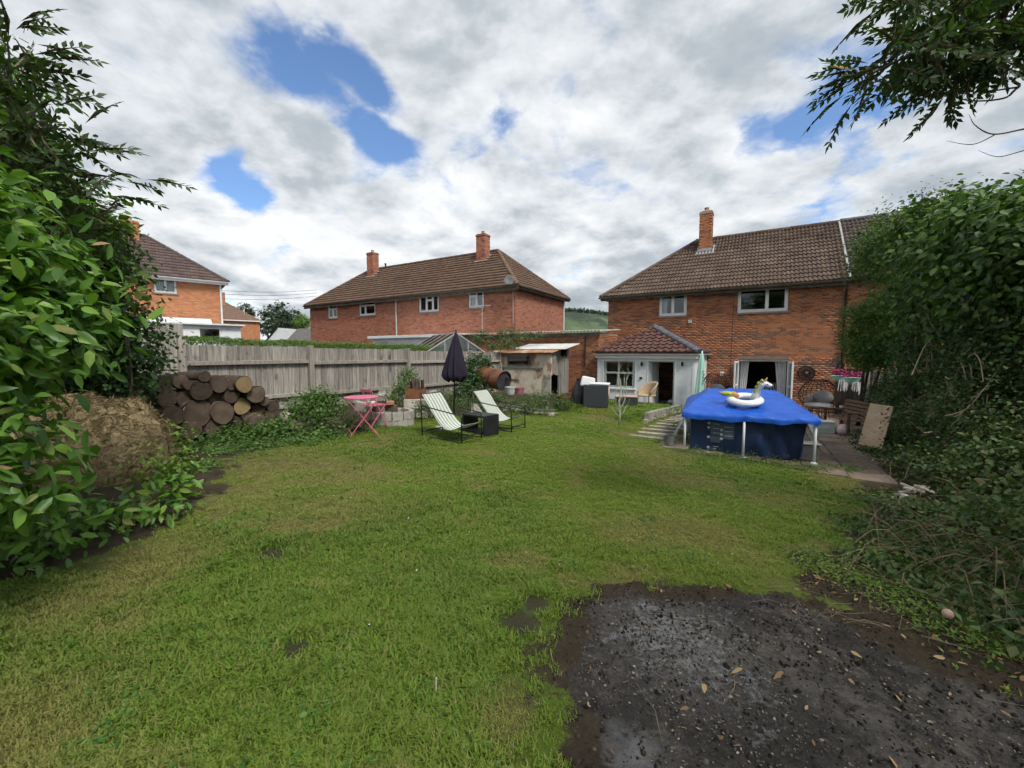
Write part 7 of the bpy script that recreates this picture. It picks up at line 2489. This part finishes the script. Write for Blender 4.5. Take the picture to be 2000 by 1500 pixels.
for k in range(160):
    p = at(rr.uniform(1780, 2020), rr.uniform(600, 860), 0 or (lambda x: 13.0 - (x - 1700) * .0235)(rr.uniform(1780, 2000)) * .93)
    d = Vector((rr.uniform(-.6, .6), rr.uniform(-.5, .5), rr.uniform(-.3, .9)))
    L_ = rr.uniform(.3, .9)
    q = [p + d * (L_ * t) + Vector((0, 0, .12 * math.sin(3 * t + k))) - Vector(dh.location) for t in (0, .33, .66, 1)]
    b.tube(q, [.008, .006, .004, .002], 4, cap=False)
b.build('twigs', M['twig'], dh)['kind'] = 'stuff'

# ------------------------------------------------------------------ hedge beyond the fence, weeds and small shrubs
hg = thing('clipped_hedge', 'flat-topped clipped green hedge just beyond the grey fence', 'hedge', un(-11.6, 7, .3), 0)
n_ = 30000
r = np.random.default_rng(61)
uu = r.uniform(-12.1, -11.2, n_); nn = r.uniform(2.2, 13.0, n_)
zz_ = 2.02 - np.abs(r.normal(size=n_)) * .10 + .03 * np.sin(nn * 3) - .015 * (nn - 2)
side_ = r.random(n_) < .45
uu = np.where(side_, -11.2 + r.normal(size=n_) * .05, uu); zz_ = np.where(side_, r.uniform(1.2, 1.95, n_), zz_)
P = np.stack([BX.x * uu + NX.x * nn, BX.y * uu + NX.y * nn, zz_], 1)
N = nrmz(np.where(side_[:, None], np.array([BX.x, BX.y, .5]), np.array([0, 0, 1.])) + r.normal(size=(n_, 3)) * .5)
D = nrmz(np.cross(N, r.normal(size=(n_, 3))))
L = .05 * (.7 + .6 * r.random(n_))
V, F_ = leaf_geo(P - np.array(hg.location), D, N, L, L * .6)
fast_mesh('crown', V, F_, LM['clip'], hg)['kind'] = 'stuff'
core = MB()
for k in range(12):
    c = un(-11.65, 2.6 + k * .9) - Vector(hg.location)
    core.tube([(c.x, c.y, -.1), (c.x, c.y, 1.4)], .03, 5)
core.build('stems', M['trunk'], hg)['kind'] = 'stuff'

W_ = [('weed_clump', 'leafy weeds at the foot of the log pile', [B(370, 865, 6.2, .3, .2, .16), B(440, 862, 6.4, .35, .2, .16), B(505, 850, 6.6, .3, .2, .16), B(545, 840, 6.8, .25, .2, .2), B(340, 905, 5.4, .25, .2, .12), B(610, 850, 6.9, .3, .15, .10)], 3200, .06, 'priv', .6, 71),
      ('small_shrub', 'rounded green shrub between the logs and the pink table', [B(600, 800, 7.5, .34, .3, .26), B(640, 795, 7.6, .28, .26, .24), B(615, 780, 7.7, .22, .2, .18)], 3800, .05, 'priv', .65, 72),
      ('weed_clump', 'weeds around the feet of the pink table', [B(665, 830, 7.3, .2, .2, .12), B(655, 845, 7.1, .2, .15, .08), B(690, 825, 7.8, .2, .2, .1)], 1100, .045, 'bramble', .65, 73),
      ('small_shrub', 'leafy green shrub between the leaning slab and the brazier', [B(782, 762, 9.8, .16, .16, .2), B(772, 780, 9.6, .16, .15, .14), B(800, 738, 10.6, .2, .2, .2)], 1500, .055, 'priv', .6, 74),
      ('ivy_clump', 'dark ivy growing between the parasol and the rusty tank', [B(935, 715, 13.4, .5, .4, .42), B(930, 750, 13.0, .45, .4, .35), B(905, 770, 12.4, .35, .3, .25), B(915, 740, 13.2, .3, .3, .3)], 5200, .07, 'ivy', .8, 75),
      ('weed_clump', 'low weeds behind the nearer deck chair', [B(850, 790, 9.6, .4, .3, .14), B(900, 792, 10.4, .4, .3, .12), B(830, 800, 9.2, .3, .2, .14), B(870, 775, 11.0, .4, .3, .2)], 2200, .05, 'bramble', .6, 76),
      ('weed_clump', 'tall weeds at the right front corner of the shed', [B(1040, 785, 11.8, .35, .3, .18), B(1075, 782, 12.2, .4, .3, .22), B(1100, 792, 12.2, .3, .3, .16), B(1020, 798, 11.2, .3, .2, .12)], 2600, .06, 'bramble', .55, 77),
      ('weed_clump', 'long grass and weeds along the terrace edging wall', [B(1255, 805, 12.6, .5, .5, .12), B(1235, 800, 13.0, .5, .5, .12), B(1220, 818, 11.2, .4, .3, .10), B(1330, 830, 10.4, .2, .5, .08), B(1320, 800, 13.4, .25, .5, .10)], 2600, .06, 'clip', .35, 78),
      ('roof_weeds', 'straggly weeds growing on the corrugated outbuilding roof', [B(990, 652, 18.6, .7, .3, .22), B(1040, 655, 18.2, .6, .3, .16), B(940, 660, 18.4, .6, .3, .3), B(1000, 668, 17.4, .5, .3, .25), B(970, 676, 17.2, .4, .3, .2)], 2400, .09, 'bramble', .5, 79),
      ('weed_clump', 'weeds at the foot of the leaning board', [B(1680, 862, 9.6, .25, .2, .14), B(1715, 900, 8.6, .35, .3, .14), B(1745, 905, 8.2, .4, .3, .2)], 1900, .05, 'ivy', .7, 80),
      ('weed_clump', 'yellow-green weeds along the right edge of the burnt patch', [B(1640, 1185, 3.2, .25, .2, .05), B(1700, 1215, 3.0, .25, .2, .06), B(1760, 1265, 2.8, .25, .2, .06), B(1830, 1310, 2.55, .25, .15, .07), B(1920, 1365, 2.35, .25, .15, .08), B(1590, 1150, 3.4, .25, .2, .04), B(1700, 1150, 3.6, .3, .2, .07)], 2600, .032, 'lime', .5, 82),
      ('weed_clump', 'dense low weeds between the log pile and the lawn', [B(420, 890, 5.7, .35, .2, .08), B(500, 878, 6.0, .35, .2, .08), B(580, 862, 6.5, .35, .2, .08), B(380, 925, 4.9, .25, .2, .08), B(640, 858, 6.9, .25, .2, .07), B(450, 850, 6.5, .5, .2, .12)], 3600, .045, 'priv', .6, 83),
      ('weed_clump', 'weeds creeping over the soil mound below the rusty tank', [B(960, 775, 12.2, .5, .4, .12), B(1000, 785, 11.8, .4, .3, .10), B(930, 785, 11.6, .5, .4, .12), B(1050, 775, 12.4, .4, .3, .14), B(975, 798, 10.8, .5, .3, .08), B(1060, 800, 11.2, .5, .3, .08)], 3400, .05, 'bramble', .6, 84),
      ('weed_clump', 'fringe of grass and weeds along the front edge of the patio slabs', [B(1345, 888, 7.6, .3, .1, .04), B(1400, 895, 7.3, .3, .1, .05), B(1460, 903, 7.05, .3, .1, .05), B(1520, 911, 6.85, .3, .1, .05), B(1580, 918, 6.75, .3, .1, .05), B(1640, 920, 6.9, .3, .1, .06), B(1340, 860, 8.4, .15, .3, .06)], 4200, .05, 'clip', .22, 85),
      ('nettle_patch', 'nettles growing through the compost heap edge', [B(330, 860, 4.9, .16, .15, .2), B(345, 905, 4.6, .2, .15, .12), B(310, 915, 4.3, .18, .12, .12)], 800, .06, 'lime', .5, 81)]
for nm, lab, bl, n, sz, mt, wl, sd in W_:
    bs_ = gp(bl[0][0], bl[0][1]) if nm != 'roof_weeds' else Vector(bl[0][:3]) - Vector((0, 0, .3))
    bush(nm, lab, 'ivy' if 'ivy' in nm else ('shrub' if 'shrub' in nm else 'weeds'), bs_, bl, n, sz, LM[mt], wl=wl, clump=.09, per=14, shell=.35, seed=sd, sr=.008, ground=nm != 'roof_weeds')

# far trees and the wood on the hill
for k, (px_, py_, d, r_, lab) in enumerate(((548, 628, 150, 6.0, 'round dark tree behind the grey bungalow'), (530, 630, 160, 5.0, 'leftmost of the distant trees behind the bungalow'), (570, 632, 140, 4.0, 'narrow distant tree nearer the long brick house'), (592, 634, 120, 2.6, 'light green distant tree touching the long brick house'), (478, 608, 90, 1.7, 'dark purple tree behind the distant hip roof'))):
    c = at(px_, py_, d)
    bush('distant_tree', lab, 'tree', Vector((c.x, c.y, -2)), [(c.x, c.y, c.z, r_ * .9, r_, r_), (c.x + r_ * .5, c.y, c.z - r_ * .5, r_ * .6, r_ * .6, r_ * .6)], 1600, .9 * r_ / 5, LM['fartree' if k != 3 else 'lime'], wl=.7, clump=r_ * .16, per=24, shell=.6, seed=90 + k, sr=.3 * r_ / 5, group='distant trees', ground=False)
r = np.random.default_rng(97)
n_ = 5000
x = r.normal(70, 120, n_); v = r.uniform(.30, .5, n_); 
hz = np.array([hillf((a + 600) / 1700, q)[2] for a, q in zip(x, v)])
P = np.stack([x, 560 + 420 * v, hz + r.random(n_) * 4], 1)
D = nrmz(r.normal(size=(n_, 3))); N = nrmz(r.normal(size=(n_, 3)) + np.array([0, 0, 1]))
V, F_ = leaf_geo(P, D, N, np.full(n_, 4.5), np.full(n_, 3.2))
tag(fast_mesh('hilltop_wood', V, F_, LM['fartree']), 'dark wood along the top of the far hill', 'wood', kind='stuff')

# straw on the compost heap
n_ = 16000
r = np.random.default_rng(99)
uv = r.random((n_, 2)) * np.array([1, .9])
pts = np.array([hf(a, q) for a, q in uv])
D = nrmz(r.normal(size=(n_, 3)) * np.array([1, 1, .5]) + np.array([0, 0, -.2])); N = nrmz(pts * np.array([1, 1, .6]) + r.normal(size=(n_, 3)) * .3)
L = r.uniform(.03, .09, n_)
M['straw'] = leaf_mat('straw', [(0, (.15, .11, .058)), (.5, (.31, .24, .13)), (.9, (.44, .36, .21)), (1, (.18, .17, .07))], .05, .8, .2)
V, F_ = leaf_geo(pts + N * .012, D, N + D * .3, L, np.full(n_, .0032), fold=0, curl=.3)
fast_mesh('straw', V, F_, M['straw'], heap)['kind'] = 'stuff'

# ------------------------------------------------------------------ grass
def tuft_mesh(name, seed, nb, h, lean, w=.0026):
    r = random.Random(seed)
    vs = []; fs = []
    for k in range(nb):
        a = r.uniform(0, 6.28); rad = r.uniform(0, .045)
        bx_, by_ = rad * math.cos(a), rad * math.sin(a)
        a2 = r.uniform(0, 6.28); hh = h * r.uniform(.55, 1.15); le = lean * r.uniform(.4, 1.5) * hh
        dx_, dy_ = math.cos(a2) * le, math.sin(a2) * le
        px_, py_ = -math.sin(a2) * w, math.cos(a2) * w
        o_ = len(vs)
        vs += [(bx_ - px_, by_ - py_, -.004), (bx_ + px_, by_ + py_, -.004), (bx_ + dx_ * .35 + px_ * .8, by_ + dy_ * .35 + py_ * .8, hh * .6), (bx_ + dx_ * .35 - px_ * .8, by_ + dy_ * .35 - py_ * .8, hh * .6), (bx_ + dx_, by_ + dy_, hh * .92)]
        fs += [(o_, o_ + 1, o_ + 2, o_ + 3), (o_ + 3, o_ + 2, o_ + 4)]
    return MB().add(vs, fs).mesh(name, M['blade'])


m, t, o = newmat('grass_blades')
rv = nd(t, 'ShaderNodeObjectInfo').outputs['Random']
ad = nd(t, 'ShaderNodeAttribute', attribute_name='dry', attribute_type='INSTANCER').outputs['Fac']
al_ = nd(t, 'ShaderNodeAttribute', attribute_name='lush', attribute_type='INSTANCER').outputs['Fac']
col = ramp(t, al_, [(0, (.190, .300, .034)), (.5, (.140, .262, .026)), (1, (.085, .190, .020))])
isl = nd(t, 'ShaderNodeNewGeometry').outputs['Random Per Island']
col = mixc(t, math_(t, 'MULTIPLY', isl, .5), col, (.25, .31, .055))
col = mixc(t, mrange(t, isl, .89, .92, 0, .6), col, (.34, .29, .12))
col = mixc(t, mrange(t, isl, .16, .12, 0, .6), col, (.07, .13, .02))
dr = math_(t, 'ADD', ad, math_(t, 'MULTIPLY', math_(t, 'SUBTRACT', rv, .62), .7), clamp=True)
col = mixc(t, math_(t, 'MULTIPLY', dr, .62), col, (.40, .33, .13))
p = nd(t, 'ShaderNodeBsdfPrincipled', {'Base Color': col, 'Roughness': .6, 'Specular IOR Level': .25})
tr = nd(t, 'ShaderNodeBsdfTranslucent', {'Color': col})
t.links.new(nd(t, 'ShaderNodeMixShader', {0: .35, 1: p.outputs[0], 2: tr.outputs[0]}).outputs[0], o.inputs[0])
M['blade'] = m

r = np.random.default_rng(123)


def sample_band(y0, y1, dens, pad=.4):
    area = (1.30 * (y0 + y1) + 2 * pad) * (y1 - y0)
    n = int(area * dens)
    y = r.uniform(y0, y1, n)
    x = r.uniform(-1, 1, n) * (1.30 * y + pad)
    return x, y


xs, ys = [], []
for y0, y1, dn in ((.9, 2.2, 1900), (2.2, 3.4, 1500), (3.4, 5, 1000), (5, 7.5, 600), (7.5, 11, 330), (11, 17, 160)):
    a, c = sample_band(y0, y1, dn)
    xs.append(a); ys.append(c)
x = np.concatenate(xs); y = np.concatenate(ys)
lm_ = lawn_mask(x, y); am_ = ash_mask(x, y)
uu = BX.x * x + BX.y * y; nn = NX.x * x + NX.y * y
sdl = sdf_poly(x, y, LAWN) + (fbm(x * 3.1, y * 3.1, 3) - .5) * .5
soft = sst(.12, -.42, sdl)
keep = (r.random(len(x)) < np.maximum(lm_ * soft * (1 - am_) ** 1.5, .05 * (fbm(x * 3, y * 3, 91) > .62) * (am_ > .1) * (am_ < .9)))
# bare and thin spots
thin = fbm(x * 1.3 + 4, y * 1.3, 63)
keep &= r.random(len(x)) < np.where(thin > .60, 1 - (thin - .60) * 3.2, 1.0)
for bx_, by_, br in ((-1.83, 2.98, .14), (-1.12, 2.02, .10), (.05, 2.35, .17), (.15, 2.55, .13)):
    keep &= ((x - bx_) ** 2 + ((y - by_) * 1.2) ** 2) > (br * (.7 + .6 * r.random(len(x)))) ** 2
keep &= ~((uu > -2.45) & (uu < -1.7) & (nn > 9) & (nn < 16) & (r.random(len(x)) < .6))
x = x[keep]; y = y[keep]; uu = uu[keep]; nn = nn[keep]; soft = soft[keep]
dryv, lush = lawn_var(x, y)
edge = np.clip(1 - (-sdf_poly(x, y, LAWN)) / .35, 0, 1)
sc = (.75 + .5 * r.random(len(x))) * (1 + .5 * lush * (1 - dryv)) * (1 + .45 * edge * (r.random(len(x)) < .35)) * (1 + np.clip((y - 6) * .05, 0, .6)) * (1 - .25 * dryv)
sc *= np.where((uu < -2.8) & (nn > 11.2), 1.9, 1.0) * (.55 + .45 * soft)
z = relz(x, y)
pu = ((uu > -1.6) & (uu < 3.3) & (nn > 8.0) & (nn < 21)) | (nn > 15.5)
z = np.where(pu, gza(x, y) - .012, z)
gme = bpy.data.meshes.new('grass')
gme.vertices.add(len(x)); gme.vertices.foreach_set('co', np.stack([x, y, z], 1).astype(np.float32).ravel())
for nm, a in (('dry', dryv), ('lush', lush), ('sc', sc), ('rz', r.uniform(0, 6.28, len(x)))):
    q = gme.attributes.new(nm, 'FLOAT', 'POINT'); q.data.foreach_set('value', a.astype(np.float32))
gme.materials.append(M['blade'])
grass = bpy.data.objects.new('grass', gme)
COL.objects.link(grass)
tag(grass, 'short uneven lawn grass with dry yellow patches', 'grass', kind='stuff')
tcol = bpy.data.collections.new('grass_tufts')
for k in range(5):
    tcol.objects.link(bpy.data.objects.new('grass_tuft', tuft_mesh('grass_tuft', k, 24, .016 + .0025 * k, .6 + .12 * k)))
ng = bpy.data.node_groups.new('grass_scatter', 'GeometryNodeTree')
ng.interface.new_socket('Geometry', in_out='INPUT', socket_type='NodeSocketGeometry')
ng.interface.new_socket('Geometry', in_out='OUTPUT', socket_type='NodeSocketGeometry')
gi = ng.nodes.new('NodeGroupInput'); go = ng.nodes.new('NodeGroupOutput')
ci = ng.nodes.new('GeometryNodeCollectionInfo')
ci.inputs['Collection'].default_value = tcol
ci.inputs['Separate Children'].default_value = True
ci.inputs['Reset Children'].default_value = True
ip = ng.nodes.new('GeometryNodeInstanceOnPoints')
ip.inputs['Pick Instance'].default_value = True
ri = ng.nodes.new('FunctionNodeRandomValue'); ri.data_type = 'INT'
ri.inputs[4].default_value = 0; ri.inputs[5].default_value = 4
na = ng.nodes.new('GeometryNodeInputNamedAttribute'); na.data_type = 'FLOAT'; na.inputs[0].default_value = 'sc'
nb = ng.nodes.new('GeometryNodeInputNamedAttribute'); nb.data_type = 'FLOAT'; nb.inputs[0].default_value = 'rz'
cx_ = ng.nodes.new('ShaderNodeCombineXYZ')
lk = ng.links.new
lk(gi.outputs[0], ip.inputs['Points']); lk(ci.outputs[0], ip.inputs['Instance']); lk(ri.outputs[2], ip.inputs['Instance Index'])
lk(na.outputs[0], ip.inputs['Scale']); lk(nb.outputs[0], cx_.inputs[2]); lk(cx_.outputs[0], ip.inputs['Rotation'])
lk(ip.outputs[0], go.inputs[0])
gm = grass.modifiers.new('scatter', 'NODES'); gm.node_group = ng

# chippings, twigs and leaves on the burnt patch
n_ = 17000
x = r.uniform(.2, 3.4, n_); y = r.uniform(1.0, 3.0, n_)
k_ = r.random(n_) < ash_mask(x, y) * (.25 + .75 * (fbm(x * 2.5, y * 2.5, 71) > .48))
x, y = x[k_], y[k_]
zz_ = relz(x, y) + ash_mask(x, y) * ((fbm(x * 9, y * 9, 41) - .5) * .05)
P = np.stack([x, y, zz_ + .006], 1)
m_ = len(x)
D = nrmz(r.normal(size=(m_, 3)) * np.array([1, 1, .25])); N = nrmz(r.normal(size=(m_, 3)) * .35 + np.array([0, 0, 1]))
L = np.abs(r.normal(.004, .006, m_)) + .004
V, F_ = leaf_geo(P, D, N, L, L * .7, kind='oval')
M['chips'] = leaf_mat('chips', [(0, (.03, .027, .024)), (.5, (.075, .062, .050)), (.85, (.15, .125, .095)), (1, (.30, .265, .22))], .0, .85, .2)
tag(fast_mesh('chippings', V, F_, M['chips']), 'pale wood chips and stones scattered on the burnt black patch', 'chippings', kind='stuff')
n_ = 70
x = r.uniform(.2, 3.2, n_); y = r.uniform(1.2, 3.0, n_)
zz_ = relz(x, y) + .014
P = np.stack([x, y, zz_], 1); D = nrmz(r.normal(size=(n_, 3)) * np.array([1, 1, .2])); N = nrmz(r.normal(size=(n_, 3)) * .4 + np.array([0, 0, 1]))
L = r.uniform(.02, .05, n_)
V, F_ = leaf_geo(P, D, N, L, L * .35, kind='oval')
tag(fast_mesh('leaf_litter', V, F_, LM['dead']), 'thin litter of dead leaves around the burnt patch', 'leaf litter', kind='stuff')
n_ = 9000
x = r.uniform(.2, 4.2, n_); y = r.uniform(.9, 3.5, n_)
k_ = (lawn_mask(x, y) < .35)
x, y = x[k_], y[k_]
cl_ = MB().sphere((0, 0, 0), 1.0, 6, 4)
cv = np.array(cl_.v)
V = []; Fq = []
zz_ = relz(x, y) + ash_mask(x, y) * ((fbm(x * 9, y * 9, 41) - .5) * .05)
for k in range(len(x)):
    s_ = abs(r.normal(.0, .0035)) + .0025
    V.append(cv * (s_ * r.uniform(.6, 1.5, 3)) * (1 + .25 * r.normal(size=(len(cv), 1))) + np.array([x[k], y[k], zz_[k]]))
    Fq += [[q + k * len(cv) for q in f] for f in cl_.f]
M['clod'] = leaf_mat('clods', [(0, (.012, .011, .010)), (.5, (.030, .026, .022)), (.85, (.060, .048, .036)), (1, (.12, .11, .10))], 0, .95, .1)
tag(fast_mesh('charcoal_clods', np.concatenate(V), np.array(Fq), M['clod']), 'crumbs of charcoal and soil over the burnt patch', 'soil crumbs', kind='stuff')
n_ = 700
x = r.uniform(1.4, 4.6, n_); y = r.uniform(2.0, 4.6, n_)
k_ = (lawn_mask(x, y) < .3) & (ash_mask(x, y) < .4)
x, y = x[k_], y[k_]
P = np.stack([x, y, relz(x, y) + .015], 1); D = nrmz(r.normal(size=(len(x), 3)) * np.array([1, 1, .2])); N = nrmz(r.normal(size=(len(x), 3)) * .5 + np.array([0, 0, 1]))
L = r.uniform(.02, .055, len(x))
V, F_ = leaf_geo(P, D, N, L, L * .45, kind='oval')
tag(fast_mesh('hedge_litter', V, F_, LM['dead']), 'dead leaves on the soil between burnt patch and brambles', 'leaf litter', kind='stuff')
st_ = MB()
for k in range(64):
    p = gp(random.uniform(.3, 3.0), random.uniform(1.3, 3.1), .02)
    if k < 40: p = gp(2.2 + random.uniform(-.4, .6), 2.75 + random.uniform(-.35, .25), .03)
    a = random.uniform(0, 6.28); L_ = random.uniform(.06, .35)
    st_.tube([p, p + Vector((math.cos(a) * L_ * .5, math.sin(a) * L_ * .5, random.uniform(.0, .04))), p + Vector((math.cos(a + .2) * L_, math.sin(a + .2) * L_, .01))], [.0022, .0018, .001], 4, cap=False)
tag(st_.build('dry_twigs', M['twig'], None), 'thin dry twigs strewn over the burnt patch', 'twigs', kind='stuff')
# larger fallen leaves, each its own
LL = ['at the lawn edge below the laurel shoots', 'lowest of those under the laurel at the left edge', 'on the soil below the sprawling laurel shoots', 'on the far rim of the burnt patch', 'in the middle of the burnt patch near the front', 'on the dark soil right of the patch centre',
      'nearest the bottom of the picture on the burnt patch', 'near the front left of the burnt patch', 'just behind the middle of the burnt patch', 'at the right side of the burnt patch', 'on the grass left of the burnt patch', 'below the rightmost leaf on the burnt patch', 'among the laurel shoots', 'under the tips of the laurel shoots', 'at the very left edge of the lawn', 'on the grass beside another leaf above the patch']
for k, (px_, py_) in enumerate(((160, 1112), (52, 1128), (205, 1070), (1300, 1185), (1375, 1353), (1530, 1330), (1405, 1470), (1345, 1405), (1450, 1325), (1660, 1280), (1090, 1108), (1605, 1310), (120, 1010), (265, 1040), (18, 1090), (1070, 1105))):
    p = G(px_, py_)
    s = random.uniform(.04, .07)
    lo = inst('fallen_leaf', me_d, None, Matrix.Translation((p.x, p.y, float(relz(p.x, p.y)) + .035)) @ Euler((random.uniform(-.3, .3), random.uniform(-.3, .3), random.uniform(0, 6.28))).to_matrix().to_4x4() @ Matrix.Scale(s, 4))
    tag(lo, 'curled dead leaf ' + LL[k], 'fallen leaf', 'fallen leaves')
# clover and plantain leaves in the turf
nc_ = 620
cx0 = r.uniform(-5.5, 5.5, nc_); cy0 = 1.2 + 9 * r.random(nc_) ** 1.5
k_ = (lawn_mask(cx0, cy0) > .8) & (ash_mask(cx0, cy0) < .1) & (fbm(cx0 * .9, cy0 * .9, 88) > .46)
cx0, cy0 = cx0[k_], cy0[k_]
rep = r.integers(6, 34, len(cx0))
x = np.repeat(cx0, rep); y = np.repeat(cy0, rep)
x = x + r.normal(size=len(x)) * .05; y = y + r.normal(size=len(y)) * .05
m_ = len(x)
P = np.stack([x, y, relz(x, y) + .012 + .014 * r.random(m_)], 1)
D = nrmz(r.normal(size=(m_, 3)) * np.array([1, 1, .15])); N = nrmz(r.normal(size=(m_, 3)) * .3 + np.array([0, 0, 1]))
L = r.uniform(.012, .026, m_) * np.repeat(r.uniform(.8, 1.5, len(cx0)), rep)
V, F_ = leaf_geo(P, D, N, L, L * .7, kind='oval')
M['clover'] = leaf_mat('clover_leaves', [(0, (.045, .12, .022)), (.6, (.08, .18, .03)), (1, (.13, .23, .05))], .25, .5, .3)
tag(fast_mesh('clover_patches', V, F_, M['clover']), 'small clover and weed patches in the lawn', 'clover', kind='stuff')
# white clover heads in the turf
n_ = 60
x = r.uniform(-4, 4.5, n_); y = r.uniform(1.6, 8, n_)
k_ = (lawn_mask(x, y) > .9) & (ash_mask(x, y) < .1)
b = MB()
for a, c in zip(x[k_], y[k_]):
    s = random.uniform(.004, .007)
    b.sphere((a, c, float(relz(a, c)) + .03), (s, s, s * .7), 6, 4)
tag(b.build('clover_heads', M['whitecloth'], None), 'tiny white clover heads dotted over the lawn', 'clover', kind='stuff')
